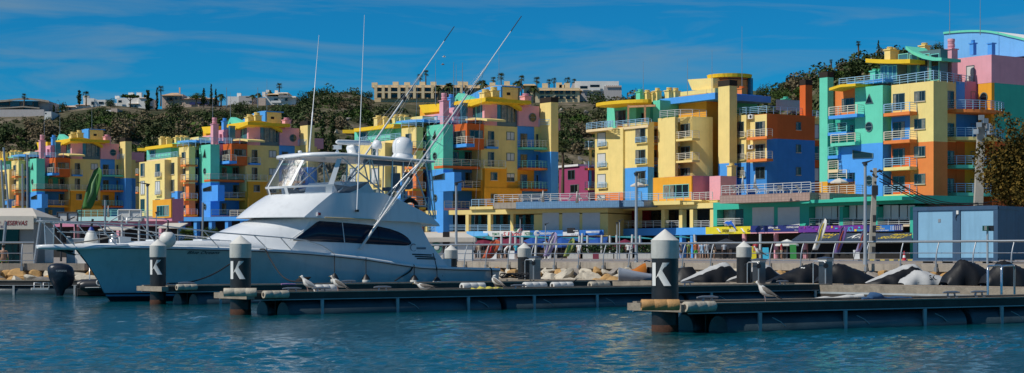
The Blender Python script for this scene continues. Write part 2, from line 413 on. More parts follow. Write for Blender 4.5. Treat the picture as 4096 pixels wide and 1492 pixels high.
def railing(root, pts, z, rail='rail_cream', h=1.0, name='railing'):
    q = MB(rail)
    for A, B in zip(pts[:-1], pts[1:]): rail_seg(q, A, B, z, h)
    return q.build(name, root)
def chimney(root, x, Z, yt, yb, w, col, cap=None, pot=True, name='chimney'):
    C = PL(x, Z); z0, z1 = ZY(yb, Z), ZY(yt, Z); q = MB(col); h = z1 - z0; hb = h * .74 if pot else h
    def sq(s, za, zb): q.prism([(p.x, p.y) for p in (C - DR * s - DL * s, C + DR * s - DL * s, C + DR * s + DL * s, C - DR * s + DL * s)], za, zb)
    sq(w / 2, z0, z0 + hb); sq(w / 2 + .1, z0 + hb + .003, z0 + hb + .12)
    if pot:
        for i in range(4): q.lathe([(w * .42 if i % 2 else w * .36, z0 + hb + .123 + (h * .26 - .12) * i / 4), (w * .42, z0 + hb + .12 + (h * .26 - .12) * (i + .9) / 4)], (C.x, C.y, 0), 12)
    return q.build(name, root)
def tower(root, x, Z, y, xl, xr, cols, cap_y, name='chimney_tower'):
    C, dl, dr = blk(root, x, Z, cap_y, cols, xl=xl, xr=xr, name=name)
    q = MB('brown_cap'); e = .03; C2 = C - DR * e - DL * e; a, b = dr + 2 * e, dl + 2 * e
    P4 = [C2, C2 + DR * a, C2 + DR * a + DL * b, C2 + DL * b]
    q.prism([(p.x, p.y) for p in P4], ZY(cap_y, Z) + .003, ZY(y, Z)); q.build('chimney_cap', root)
def round_win(root, f, x, y, rpx):
    t = f.t(x); P = f.C + f.d * t; z = ZY(y, P.y); r = rpx * P.y / F
    q = MB('window_frame'); c = Vector((P.x, P.y, z)); d3 = Vector((f.d.x, f.d.y, 0)); n3 = Vector((f.n.x, f.n.y, 0)); up = Vector((0, 0, 1))
    ring = lambda rr, o: [c + d3 * rr * math.cos(k * math.pi / 10) + up * rr * math.sin(k * math.pi / 10) + n3 * o for k in range(20)]
    q.loft([ring(r, -.05), ring(r, .09), ring(r - .1, .09), ring(r - .1, .02)], True, False, False)
    q.obox(P, f.d, f.n, -r + .05, r - .05, .02, .07, z - .05, z + .05)
    o = q.build('round_window', root); g = MB('glass'); g.extrude(ring(r - .06, -.04), n3 * .06); g.build('pane', o)
def poly_win(root, f, pts, kind='glass', name='window', mull=()):
    P3 = []
    for x, y in pts:
        P = f.C + f.d * f.t(x); P3.append(Vector((P.x, P.y, ZY(y, P.y))))
    n3 = Vector((f.n.x, f.n.y, 0)); cen = sum(P3, Vector()) / len(P3)
    q = MB('window_frame'); inn = [p + (cen - p).normalized() * .14 for p in P3]
    n = len(P3)
    for i in range(n):
        j = (i + 1) % n; q.extrude([P3[i], P3[j], inn[j], inn[i]], n3 * .09)
    for x, y0, y1 in mull: f.box(q, x - 1, y0, x + 1, y1, .0, .08)
    o = q.build(name, root); g = MB(kind); g.extrude([p - n3 * .03 for p in inn], n3 * .06); g.build('pane', o)
def wave_roof(root, f, xs, ys, th, o0, o1, col, name='roof'):
    """roof shell whose front edge follows photo rows ys at columns xs on face f; from offset o1 (front) back to o0"""
    q = MB(col); n3 = Vector((f.n.x, f.n.y, 0)); top = []
    g = Face(f.C, f.side, o1)
    for x, y in zip(xs, ys):
        P = g.C + g.d * g.t(x); top.append(Vector((P.x, P.y, ZY(y, P.y))))
    k = n3 * (o0 - o1)
    for a, b in zip(top[:-1], top[1:]):
        up = Vector((0, 0, -th)); q.extrude([a, b, b + up, a + up], k)
    return q.build(name, root)
def arc(x0, x1, y0, yc, y1, n=12):
    """parabola through three rows"""
    xs = [x0 + (x1 - x0) * i / n for i in range(n + 1)]; o = []
    for i in range(n + 1):
        s = i / n; o.append(y0 * (1 - s) * (1 - 2 * s) + 4 * yc * s * (1 - s) + y1 * s * (2 * s - 1))
    return xs, o
def curved_bal(root, f, x0, x1, y, proj, slab, rail, th=.3, h=1.0):
    """balcony with a bowed front"""
    a, b = f.ts(x0, x1); z = ZY(y, (f.C + f.d * (a + b) * .5).y - proj * .7); n = 10
    edge = [f.C + f.d * (a + (b - a) * i / n) + f.n * (proj * (.55 + .45 * math.sin(math.pi * i / n) ** .8)) for i in range(n + 1)]
    pts = [f.C + f.d * a - f.n * .05] + edge + [f.C + f.d * b - f.n * .05]
    q = MB(slab); q.prism([(p.x, p.y) for p in pts], z - th, z); o = q.build('balcony', root)
    q = MB(rail)
    for A, B in zip(pts[:-1], pts[1:]): rail_seg(q, A, B, z, h, posts=1.6)
    q.build('railing', o); return o
def ac_unit(root, f, x, y, s=1.0):
    q = MB('white_plastic'); a = f.t(x); z = ZY(y, (f.C + f.d * a).y)
    q.obox(f.C, f.d, f.n, a - .45 * s, a + .45 * s, .03, .4, z - .3 * s, z + .3 * s); q.use('dark_void')
    P = f.C + f.d * (a - .1) + f.n * .4
    q.lathe([(.22 * s, 0), (.22 * s, .02)], (P.x, P.y, z), 14, Matrix.Rotation(R_(90), 3, 'X') if False else Vector((f.n.x, f.n.y, 0)).to_track_quat('Z', 'Y').to_matrix())
    q.build('air_conditioner', root)
def mast(root, x, Z, y0, y1, r=.05):
    q = MB('galv'); P = PL(x, Z); q.tube([(P.x, P.y, ZY(y0, Z)), (P.x, P.y, ZY((y0 + y1) / 2, Z)), (P.x, P.y, ZY(y1, Z))], [r, r * .7, r * .35], 5); q.build('lightning_rod', root)

# ================================================================== the stepped block, built at the middle one of three
BASE_A = PL(1850, 249)
bA = thing('apartment_building', 'multicoloured stepped apartment block with bowed balconies, directly behind the white yacht stern', 'apartment building', (BASE_A.x, BASE_A.y, 1.5), 'stepped multicoloured apartment blocks of one design')
def build_A(r):
    # --- left wing
    blk(r, 1540, 251, 570, [(None, 'yellow')], xl=1392, dr=14)
    fW1 = Face(PL(1540, 251), 'L')
    for (x0, x1) in ((1400, 1424), (1486, 1514)):
        for (y0, y1, k) in ((590, 650, 'glass'), (672, 735, 'shutter'), (757, 815, 'glass')): win(r, fW1, x0, y0, x1, y1, k)
    for y in (652, 737, 818): bal(r, fW1, 1484, 1516, y, .35, 'yellow', 'rail_white', .12, .8)
    for y in (640, 725): bal(r, Face(PL(1392, 262.5), 'R'), 1380, 1396, y, .9, 'orange', 'rail_white', .25, .9)
    blk(r, 1606, 249.6, 557, [(718, 'yellow'), (None, 'azure')], xl=1540, dr=12)
    fW2 = Face(PL(1606, 249.6), 'L')
    for (y0, y1) in ((585, 640), (665, 722), (748, 800)): win(r, fW2, 1566, y0, 1588, y1)
    blk(r, 1665, 248.2, 507, [(682, 'yellow'), (None, 'orange')], xl=1606, xr=1692, dr=None)
    fW3 = Face(PL(1665, 248.2), 'L')
    for (y0, y1) in ((535, 565), (612, 640), (696, 725), (785, 812)): win(r, fW3, 1623, y0, 1646, y1, sill=True)
    # terrace slab and green penthouse of the left wing
    C = PL(1610, 251); q = MB('concrete_cream'); 
    pts = [C - DL * .3 + NL * .5, C + DL * 12.6 + NL * .5, C + DL * 13.2 + DR * 1.2, C + DL * 13.2 + DR * 8, C + DR * 8]
    q.prism([(p.x, p.y) for p in pts], ZY(570, 251), ZY(558, 251)); q.build('terrace_slab', r)
    railing(r, [C - DL * .1 + NL * .4, C + DL * 12.4 + NL * .4, C + DL * 13 + DR * 1.3], ZY(558, 251), 'rail_blue', .9)
    blk(r, 1560, 254, 506, [(565, 'turquoise')], xl=1418, dr=12, name='penthouse_wall')
    fp = Face(PL(1560, 254), 'L'); win(r, fp, 1440, 528, 1470, 560, 'glass_dark', 2, sill=False)
    C = PL(1575, 251.5); q = MB('canopy_yellow')                   # rounded yellow canopy
    pts = [C, C + DL * 11.5] + [C + DL * 11.5 + DR * 4 + (DL * math.cos(a) * 3.4 - DR * math.cos(a + 1.57) * 0 + DR * -4 * math.sin(math.pi / 2 - a)) for a in (R_(60), R_(30), 0)] + [C + DL * 14.5 + DR * 6, C + DR * 10]
    q.prism([(p.x, p.y) for p in pts], ZY(512, 253), ZY(498, 253)); q.build('roof_canopy', r)
    for x, yt in ((1514, 462), (1541, 465), (1584, 458), (1606, 457), (1624, 460)): chimney(r, x, 256, yt, 505, 1.0, 'yellow')
    blk(r, 1605, 253, 490, [(560, 'turquoise')], xl=1545, dr=8, name='penthouse_wall')
    blk(r, 1690, 254, 463, [(507, 'yellow')], xl=1630, dr=8, name='penthouse_wall')
    f = Face(PL(1700, 250), 'L'); wave_roof(r, f, *arc(1556, 1696, 492, 480, 477), .4, -7, .6, 'azure', 'roof_canopy')
    railing(r, [PL(1606, 249.4), PL(1665, 248.0), PL(1692, 249.5)], ZY(507, 248.2), 'rail_blue', .95)
    # recess with balconies between the yellow block and the turquoise column
    fr = Face(PL(1665, 249.9), 'R'); 
    blk(r, 1675, 250.6, 560, [(630, 'deepblue'), (705, 'deepblue'), (None, 'terracotta')], dl=6, xr=1712)
    blk(r, 1680, 250.8, 507, [(558, 'yellow')], dl=6, xr=1712)
    fr = Face(PL(1675, 250.6), 'R')
    for y0, y1 in ((525, 560), (610, 642), (690, 724), (775, 810)): win(r, fr, 1686, y0, 1700, y1, 'glass_dark', 1, sill=False)
    fb = Face(PL(1660, 249.0), 'R')
    for y, s in ((596, 'orange'), (670, 'orange'), (758, 'amber'), (832, 'amber')): bal(r, fr, 1650, 1703, y - 3, 1.9, s, 'rail_cream', .3, .95)
    # turquoise column
    blk(r, 1773, 246.5, 496, [(676, 'turquoise'), (None, 'azure')], xl=1707, xr=1812)
    fc = Face(PL(1773, 246.5), 'L')
    poly_win(r, fc, [(1729, 560), (1741, 520), (1749, 560)], 'glass_dark')
    Cz = PL(1773, 246.5); Cz = Cz + DL * along(Cz, DL, 1817); blk(r, 1817, Cz.y - .03, 688, [(763, 'azure')], xl=1707, dr=1.2)
    round_win(r, fc, 1740, 624, 15); fc = Face(PL(1817, Cz.y - .03), 'L'); poly_win(r, fc, [(1730, 720), (1730, 706), (1780, 692), (1780, 717)], 'glass', 'window')
    round_win(r, fc, 1741, 792, 15)
    # recessed bays between column and orange box
    blk(r, 1790, 249.6, 496, [(572, 'pink'), (672, 'jade'), (None, 'deepblue')], dl=5, xr=1935)
    fb = Face(PL(1790, 249.6), 'R')
    for x0, x1, y0, y1 in ((1812, 1834, 607, 650), (1858, 1886, 607, 650), (1860, 1890, 690, 742), (1812, 1832, 776, 826)): win(r, fb, x0, y0, x1, y1, 'glass', 2, sill=False)
    # orange box
    blk(r, 1868, 247.6, 493, [(595, 'terracotta')], xl=1803, xr=1936)
    fo = Face(PL(1868, 247.6), 'L'); win(r, fo, 1813, 524, 1862, 574, 'glass', 3, sill=False)
    fo2 = Face(PL(1868, 247.6), 'R'); win(r, fo2, 1879, 521, 1931, 552, 'glass', 3)
    bal(r, fo, 1768, 1866, 578, 1.3, 'azure', 'rail_cream', .45, 1.0)
    for x0, x1, y, s in ((1772, 1920, 664, 'terracotta'), (1818, 1926, 751, 'amber'), (1777, 1880, 832, 'pink')): bal(r, fb, x0, x1, y, 2.3, s, 'rail_cream', .36, .95)
    # long yellow face with amber lower step
    blk(r, 1925, 250, 500, [(720, 'yellow'), (None, 'amber')], dl=13, xr=2073)
    fy = Face(PL(1925, 250), 'R')
    for y0, y1 in ((525, 585), (608, 668)): win(r, fy, 1952, y0, 1976, y1, 'glass', 2, sill=False)
    bal(r, fy, 1948, 1994, 586, .8, 'azure', 'rail_cream', .3, .9); bal(r, fy, 1936, 2024, 667, .9, 'yellow', 'rail_cream', .25, .9)
    for y0, y1, k in ((528, 560, 'shutter'), (612, 643, 'shutter'), (694, 726, 'half')): win(r, fy, 2026, y0, 2057, y1, k)
    blk(r, 1939, 249.6, 667, [(None, 'amber')], dl=10, xr=2027); fa = Face(PL(1939, 249.6), 'R')
    blk(r, 1939, 249.5, 750, [(None, 'amber')], dl=10, xr=2088); fa2 = Face(PL(1939, 249.5), 'R')
    win(r, fa, 1963, 690, 1989, 721); win(r, fa2, 1963, 776, 1989, 810)
    # right-hand recess with bowed balconies
    blk(r, 2070, 253.6, 502, [(595, 'azure'), (676, 'deepblue'), (760, 'amber'), (None, 'deepblue')], dl=6, xr=2142)
    blk(r, 2138, 255.2, 506, [(605, 'yellow'), (None, 'deepblue')], dl=8, xr=2232)
    f1 = Face(PL(2070, 253.6), 'R'); f2 = Face(PL(2138, 255.2), 'R')
    for y0, y1 in ((534, 590), (617, 672), (698, 756)):
        win(r, f1, 2081, y0, 2108, y1, 'glass', 2, sill=False); win(r, f2, 2144, y0 + 2, 2152, y1, 'glass_dark', 1, sill=False); win(r, f2, 2175, y0 + 8, 2194, y1 - 18)
    for y, s, ra in ((590, 'turquoise', 'rail_cream'), (672, 'orange', 'rail_jade'), (756, 'terracotta', 'rail_jade')): curved_bal(r, f1, 2072, 2204, y, 2.0, s, ra)
    # tower
    tower(r, 2204, 253.6, 388, 2160, 2233, [(606, 'yellow'), (None, 'azure')], 408)
    # penthouse
    blk(r, 1795, 252, 450, [(500, 'pink')], xl=1694, dr=20, name='penthouse_wall'); fpp = Face(PL(1795, 252), 'L')
    win(r, fpp, 1735, 464, 1751, 497, 'shutter', 1, sill=False)
    blk(r, 1826, 251.2, 428, [(500, 'pink')], xl=1765, dr=6, name='penthouse_wall')
    chimney(r, 1777, 250.6, 372, 500, 1.0, 'pink', name='chimney'); chimney(r, 1805, 256, 377, 440, .8, 'azure')
    blk(r, 1765, 258, 422, [(470, 'amber')], xl=1680, dr=6, name='penthouse_wall')
    f = Face(PL(1765, 257), 'L'); q = MB('canopy_yellow'); P3 = [Vector((*(f.C + f.d * f.t(x)), ZY(y, (f.C + f.d * f.t(x)).y))) for x, y in ((1676, 420), (1765, 414), (1765, 445), (1690, 452))]
    q.extrude(P3, Vector((DR.x, DR.y, 0)) * 4); q.build('parapet', r)
    blk(r, 1848, 250.9, 410, [(498, 'sky_glass')], xl=1840, dr=1, name='penthouse_wall')
    blk(r, 1938, 250.4, 425, [(500, 'window_frame')], xl=1850, xr=2068, name='penthouse_wall')
    fg = Face(PL(1938, 250.4), 'L'); fg2 = Face(PL(1938, 250.4), 'R')
    for x0, x1 in ((1853, 1872), (1873, 1904), (1906, 1934)): win(r, fg, x0, 414, x1, 492, 'sky_glass', 1, 'rail_jade', False)
    q = MB('pink'); q.obox(fg2.C, DR, NR, -.1, 2.1, -.4, .12, ZY(500, 250), ZY(410, 250)); q.build('pillar', r)
    for x0, x1, k in ((1980, 2004, 'sky_glass'), (2005, 2028, 'curtain_glass'), (2029, 2046, 'curtain_glass'), (2047, 2063, 'glass')): win(r, fg2, x0, 414, x1, 490, k, 1, 'window_frame', False)
    xs, ysx = arc(1938, 2088, 391, 391, 430, 12); wave_roof(r, fg2, xs, ysx, .5, -9, 1.0, 'canopy_yellow', 'roof')
    xs, ysx = arc(1840, 1942, 426, 408, 391, 8); wave_roof(r, fg, xs, ysx, .5, -7, 1.0, 'canopy_yellow', 'roof')
    xs, ysx = arc(1845, 1948, 478, 471, 476, 8); wave_roof(r, Face(PL(1940, 249.2), 'L'), xs, ysx, .3, -2, 1.2, 'yellow', 'awning')
    # turquoise flared wing
    f = Face(PL(1900, 252.6), 'L'); q = MB('turquoise')
    pp = [(1812, 428), (1814, 405), (1822, 385), (1833, 372), (1868, 384), (1906, 402), (1880, 404), (1840, 416)]
    P3 = [Vector((*(f.C + f.d * f.t(x)), ZY(y, (f.C + f.d * f.t(x)).y))) for x, y in pp]
    q.extrude(P3, Vector((DR.x, DR.y, 0)) * 1.0); q.build('roof_wing', r)
    # mauve block with round window
    blk(r, 2074, 253.4, 420, [(503, 'pink')], dl=8, xr=2157, name='penthouse_wall'); fm = Face(PL(2074, 253.4), 'R'); round_win(r, fm, 2130, 470, 18)
    chimney(r, 2103, 254, 374, 425, 1.15, 'pink')
    # barrel-roofed top block
    C = PL(2003, 254); dl = along(C, DL, 1866); dr = along(C, DR, 2072); q = MB('azure')
    n = 10; zt = [ZY(347 + 48 * (i / n) ** 1.9, (C + DL * (dl * i / n)).y) for i in range(n + 1)]; zb = ZY(440, 254)
    prof = [C + DL * (dl * i / n) for i in range(n + 1)]
    P3 = [Vector((p.x, p.y, z)) for p, z in zip(prof, zt)] + [Vector((prof[-1].x, prof[-1].y, zb)), Vector((prof[0].x, prof[0].y, zb))]
    q.extrude(P3, Vector((DR.x, DR.y, 0)) * .3); q.build('penthouse_wall', r)
    q = MB('yellow'); q.extrude([p + Vector((DR.x, DR.y, 0)) * .303 for p in P3], Vector((DR.x, DR.y, 0)) * (dr - .3)); q.build('penthouse_wall', r)
    q = MB('azure')
    for i in range(n):
        a, b = P3[i], P3[i + 1]; u = Vector((0, 0, .18)); k = Vector((0, 0, .004)); q.extrude([a + k - Vector((DL.x, DL.y, 0)) * (.3 if i == 0 else 0), b + k, b + u, a + u - Vector((DL.x, DL.y, 0)) * (.3 if i == 0 else 0)], Vector((DR.x, DR.y, 0)) * (dr + .3))
    q.build('roof', r)
    ft = Face(C, 'R'); q = MB('dark_void'); ft.box(q, 2027, 370, 2041, 381, -.1, .03); q.build('vent', r)
    chimney(r, 1942, 250.9, 357, 420, 1.25, 'yellow'); chimney(r, 1975, 251, 348, 415, 1.2, 'yellow')
    # roof terrace railings
    A = PL(1773, 246.7); railing(r, [PL(1690, 250.4), A, PL(1805, 248.3), PL(1868, 247.9), PL(1936, 250), PL(2070, 255)], ZY(497, 249), 'rail_blue', .95)
    railing(r, [PL(2156, 254.5), PL(2204, 253.8)], ZY(506, 254), 'rail_blue', 1.0)
    for x, yt in ((1742, 240), (1825, 255), (1996, 195)): mast(r, x, 258, 420, yt)
    # core behind everything
    blk(r, 1800, 258, 500, [(None, 'yellow')], xl=1460, xr=2200, name='wall')
build_A(bA)
# the two copies farther along the quay
kidsA = None
for (x, ytop, Zc, lab) in ((842, 574, 291, 'multicoloured stepped apartment block standing behind the foredeck of the white yacht'),
                           (146, 631, 333, 'smallest, farthest multicoloured stepped apartment block, behind the green feather flag')):
    a = PL(1773, 246.5); b = PL(x, Zc)
    copy_tree(bA, (BASE_A.x + b.x - a.x, BASE_A.y + b.y - a.y, 1.5), 0, lab)
# ================================================================== yellow block with the terracotta drum on its roof
PB = PL(2800, 240)
bB = thing('apartment_building', 'yellow apartment block with an orange rooftop drum and a yellow chimney tower', 'apartment building', (PB.x, PB.y, 1.5))
def build_B(r):
    # left wing
    blk(r, 2492, 250, 512, [(770, 'yellow'), (None, 'orange')], xl=2380, dr=14)
    f = Face(PL(2492, 250), 'L')
    for y0, y1 in ((530, 586), (613, 669), (696, 752)):
        win(r, f, 2390, y0, 2423, y1, 'shutter', 1, sill=False)
    for y in (587, 670, 752): bal(r, f, 2388, 2425, y, .3, 'yellow', 'rail_blue', .1, .8, ends=False)
    win(r, f, 2390, 779, 2422, 797, 'shutter', 1)
    fs = Face(PL(2380, 262), 'R')
    for y, c in ((590, 'cream'), (672, 'orange'), (752, 'yellow')): bal(r, Face(PL(2374, 258), 'R'), 2356, 2380, y, 1.0, c, 'rail_blue', .3, .9)
    for a, b, c in ((592, 660, 'yellow'), (676, 742, 'azure')):
        q = MB(c); P = PL(2361, 257.4); q.tube([(P.x, P.y, ZY(b, 257)), (P.x, P.y, ZY(a, 257))], .2, 8); q.build('column', r)
    blk(r, 2591, 246, 487, [(667, 'yellow'), (None, 'azure')], xl=2492, xr=2616)
    f = Face(PL(2591, 246), 'L')
    for i, (y0, y1) in enumerate(((514, 570), (599, 655), (684, 738))):
        win(r, f, 2543, y0, 2582, y1, 'glass', 2, sill=False); bal(r, f, 2540, 2585, y1 + 1, .3, 'yellow', 'rail_blue', .1, .8, ends=False)
    fr = Face(PL(2591, 246), 'R')
    # recess between the wings
    blk(r, 2605, 249.5, 487, [(667, 'amber'), (None, 'deepblue')], dl=8, xr=2650); fq = Face(PL(2605, 249.5), 'R')
    for y0, y1 in ((518, 558), (600, 643), (686, 730)): win(r, fq, 2613, y0, 2626, y1, 'glass_dark', 1, sill=False)
    for y, c in ((571, 'yellow'), (657, 'azure'), (740, 'azure')): bal(r, fq, 2609, 2634, y, 1.6, c, 'rail_blue', .3, .9)
    # terrace and penthouse
    C = PL(2612, 247.6); q = MB('cream')
    pts = [C + NL * .3, PL(2591, 246) + NR * .3 + NL * .2, PL(2591, 246) + DL * 9.5 + NL * .3, PL(2500, 250) + NL * 1.5 + DL * 1, PL(2492, 250) + DL * 7.5 + NL * .9, PL(2492, 250) + DL * 9.5 + NL * .1 + DR * 1.4, C + DL * 14 + DR * 8, C + DR * 8]
    z0, z1 = ZY(514, 248), ZY(504, 248); q.prism([(p.x, p.y) for p in pts], z0, z1); q.build('terrace_slab', r)
    railing(r, [p + Vector((.05, .05)) for p in pts[:6]], z1, 'rail_blue', .95)
    blk(r, 2545, 254, 418, [(505, 'turquoise')], xl=2428, dr=8, name='penthouse_wall'); f = Face(PL(2545, 254), 'L'); win(r, f, 2462, 442, 2504, 500, 'glass', 3, sill=False)
    blk(r, 2600, 253, 418, [(505, 'turquoise')], xl=2545, dr=8, name='penthouse_wall'); f = Face(PL(2600, 253), 'L'); win(r, f, 2552, 452, 2580, 500, 'glass_dark', 1, sill=False)
    blk(r, 2640, 250.5, 400, [(500, 'turquoise')], xl=2612, dr=6, name='penthouse_wall')
    q = MB('tile_roof')                                            # pergola posts
    for x, Z in ((2513, 249.6), (2580, 247.4)):
        P = PL(x, Z); q.box((P.x, P.y, (z1 + ZY(420, Z)) / 2), (.25, .25, ZY(420, Z) - z1))
    A, B = PL(2513, 249.6), PL(2622, 247.6); d = (B - A).normalized(); q.obox(A, d, Vector((d.y, -d.x)), 0, (B - A).length, -.1, .1, ZY(427, 248), ZY(419, 248)); q.build('pergola', r)
    q = MB('canopy_yellow'); A = PL(2391, 256.5); B = PL(2607, 249); n = 12      # lens-shaped yellow canopy
    P = []
    for i in range(n + 1):
        a = math.pi * i / n; m = (A + B) / 2; h = (B - A) / 2; s = Vector((h.y, -h.x)).normalized(); P.append(m - h * math.cos(a) + s * 2.2 * math.sin(a))
    P += [B + DR * 4 + DL * 5, A + DR * 8]
    q.prism([(p.x, p.y) for p in P], ZY(418, 252), ZY(405, 252)); q.build('roof_canopy', r)
    for x, yt, c, w in ((2562, 357, 'turquoise', .95), (2589, 360, 'yellow', .95), (2612, 365, 'yellow', .8), (2630, 352, 'yellow', .85), (2677, 350, 'yellow', 1.0), (2702, 352, 'yellow', 1.0)): chimney(r, x, 254, yt, 408, w, c)
    # second stack of balconies
    blk(r, 2700, 243.8, 467, [(None, 'yellow')], xl=2632, xr=2712)
    blk(r, 2770, 243, 465, [(None, 'yellow')], xl=2700, xr=2790); f = Face(PL(2770, 243), 'L')
    for y0, y1 in ((495, 545), (586, 634), (672, 702)): win(r, f, 2724, y0, 2760, y1, 'glass', 2, sill=False)
    for y in (482, 578, 668): ac_unit(r, f, 2713, y, .9)
    g = PL(2770, 243); n = 9                                        # bowed yellow wall
    e = along(g, DR, 2834); pts = [g + DR * (e * i / n) + NR * (.9 * math.sin(math.pi * i / n * .5) - 0) for i in range(n + 1)]
    q = MB('yellow'); q.prism([(p.x, p.y) for p in pts + [g + DR * e + DL * 5, g + DL * 5]], 1.5, ZY(467, 243.2)); q.build('wall', r)
    for y in (555, 642): bal(r, f, 2686, 2769, y, 1.3, 'yellow', 'rail_cream', .3, 1.0)
    railing(r, [PL(2640, 246), PL(2700, 243.9), PL(2722, 243.4), PL(2770, 243.2), PL(2826, 244.8)], ZY(467, 243.6), 'rail_white', 1.0)
    blk(r, 2826, 247.2, 372, [(None, 'amber')], dl=6, xr=2880); fk = Face(PL(2826, 247.2), 'R')
    for y0 in (500, 588, 676): win(r, fk, 2833, y0, 2844, y0 + 30, 'glass_dark', 1)
    blk(r, 2852, 251, 400, [(470, 'amber')], xl=2650, xr=2880, name='penthouse_wall'); f = Face(PL(2852, 251), 'L')
    win(r, f, 2668, 425, 2696, 448, 'shutter', 1); win(r, f, 2726, 420, 2738, 442, 'shutter', 1); win(r, f, 2768, 416, 2816, 462, 'shutter', 2, sill=False)
    f = Face(PL(2852, 246.5), 'L'); wave_roof(r, f, *arc(2624, 2860, 398, 384, 370), .9, -9, 1.6, 'azure', 'roof_canopy')
    blk(r, 2860, 252, 352, [(385, 'yellow')], xl=2716, dr=8, name='parapet')
    f = Face(PL(2855, 253), 'L'); P3 = [Vector((*(f.C + f.d * f.t(x)), ZY(y, (f.C + f.d * f.t(x)).y))) for x, y in ((2750, 318), (2852, 312), (2852, 360), (2768, 360))]
    q = MB('yellow'); q.extrude(P3, Vector((DR.x, DR.y, 0)) * 4); q.build('parapet', r)
    # rooftop drum
    P = PL(2918, 256); c0 = P; q = MB('orange'); R0 = 2.75
    q.lathe([(R0, ZY(395, 252)), (R0, ZY(306, 252))], (P.x, P.y, 0), 28); q.build('drum_wall', r)
    q = MB('canopy_yellow'); q.lathe([(.1, ZY(304, 252)), (3.2, ZY(304, 252)), (3.3, ZY(290, 252)), (.1, ZY(288, 252))], (P.x, P.y, 0), 28, smooth=False); q.build('drum_roof', r)
    q = MB('dark_void'); q.lathe([(R0 + .03, ZY(313, 252)), (R0 + .03, ZY(309, 252))], (P.x, P.y, 0), 28); q.build('vent', r)
    blk(r, 3003, 254.5, 312, [(385, 'sky_glass')], dl=2, xr=3012, name='penthouse_wall')
    chimney(r, 2968, 250, 345, 390, .95, 'orange')
    blk(r, 2935, 249.5, 382, [(440, 'jade')], dl=5, xr=3028, name='penthouse_wall'); q = MB('azure'); fz = Face(PL(2935, 249.5), 'R'); fz.box(q, 2930, 380, 3034, 390, -5, .8); q.build('roof_canopy', r)
    # tower
    tower(r, 2918, 241.5, 319, 2873, 2948, [(652, 'yellow'), (None, 'azure')], 342)
    chimney(r, 2927, 239.8, 652, 705, .9, 'yellow')
    # right wing
    blk(r, 2985, 241.6, 459, [(650, 'yellow'), (None, 'azure')], xl=2934, xr=3000); f = Face(PL(2985, 241.6), 'L')
    for y0, y1 in ((487, 548), (577, 637), (667, 705)): win(r, f, 2948, y0, 2976, y1, 'glass', 2, sill=False); bal(r, f, 2945, 2978, y1 + 2, .25, 'yellow', 'rail_cream', .1, .8, ends=False)
    blk(r, 3067, 239.2, 456, [(648, 'yellow'), (None, 'deepblue')], xl=2980, dr=1); f = Face(PL(3067, 239.2), 'L')
    for y0, y1 in ((486, 545), (577, 634), (667, 715)): win(r, f, 3022, y0, 3060, y1, 'glass', 2, sill=False)
    for y in (467, 588): ac_unit(r, f, 3009, y, 1.0)
    for y, c in ((547, 'orange'), (636, 'orange')): bal(r, f, 2987, 3067, y, 1.1, c, 'rail_cream', .35, 1.0)
    g = PL(3067, 239.2); e = along(g, DR, 3249); n = 10                # terracotta wall rounding into the tower
    for ya, yb, c in ((456, 555, 'terracotta'), (555, 800, 'deepblue')):
        pts = [g + DR * (e * i / n) + NR * .5 * math.sin(math.pi * min(i / n * 2, 1) * .5) for i in range(n + 1)] + [g + DR * e + DL * 8, g + DL * 8 + DR * .2, g + DR * .2]
        q = MB(c); q.prism([(p.x, p.y) for p in pts], ZY(yb, 240), ZY(ya, 240)); q.build('wall', r)
    f = Face(g, 'R', .5)
    for y0, y1 in ((489, 520), (578, 610), (668, 700)): win(r, f, 3184, y0, 3203, y1, 'glass')
    tower(r, 3222, 243.2, 318, 3199, 3249, [(470, 'terracotta')], 339)
    railing(r, [PL(2934, 244), PL(2985, 241.8), PL(3000, 242), PL(3067, 239.6), PL(3150, 242), PL(3222, 244)], ZY(456, 241), 'rail_blue', 1.0)
    q = MB('galv'); A, B = PL(3104, 248), PL(3215, 250); d = (B - A).normalized(); q.obox(A, d, Vector((d.y, -d.x)), 0, (B - A).length, 0, .05, ZY(440, 248), ZY(398, 248)); q.build('screen', r)
    chimney(r, 3143, 252, 387, 430, .9, 'turquoise')
    # set-back stair bay at the right end
    blk(r, 3240, 249, 466, [(560, 'yellow'), (650, 'terracotta'), (None, 'terracotta')], dl=5, xr=3290); f = Face(PL(3240, 249), 'R')
    for y0, y1, k in ((498, 555, 'shutter'), (585, 640, 'glass'), (672, 725, 'shutter')): win(r, f, 3256, y0, 3276, y1, k, 1, sill=False)
    bal(r, f, 3250, 3280, 470, .6, 'yellow', 'rail_blue', .2, .95); bal(r, f, 3250, 3280, 640, .8, 'terracotta', 'rail_cream', .2, .95)
    for x, yt in ((2573, 245), (2750, 235), (2848, 200), (2968, 105)): mast(r, x, 252, 380, yt)
    blk(r, 2860, 250, 480, [(None, 'yellow')], xl=2450, xr=3200)
    # ground-floor box with wide window
    blk(r, 2766, 236, 703, [(None, 'amber')], xl=2612, dr=.2); f = Face(PL(2766, 236), 'L'); win(r, f, 2654, 738, 2756, 790, 'glass', 4, 'rail_jade', False)
    blk(r, 2771, 236.14, 702, [(None, 'mauve')], dl=6, xr=2838)
    blk(r, 2882, 235, 703, [(None, 'pink')], xl=2838, xr=2946)
build_B(bB)

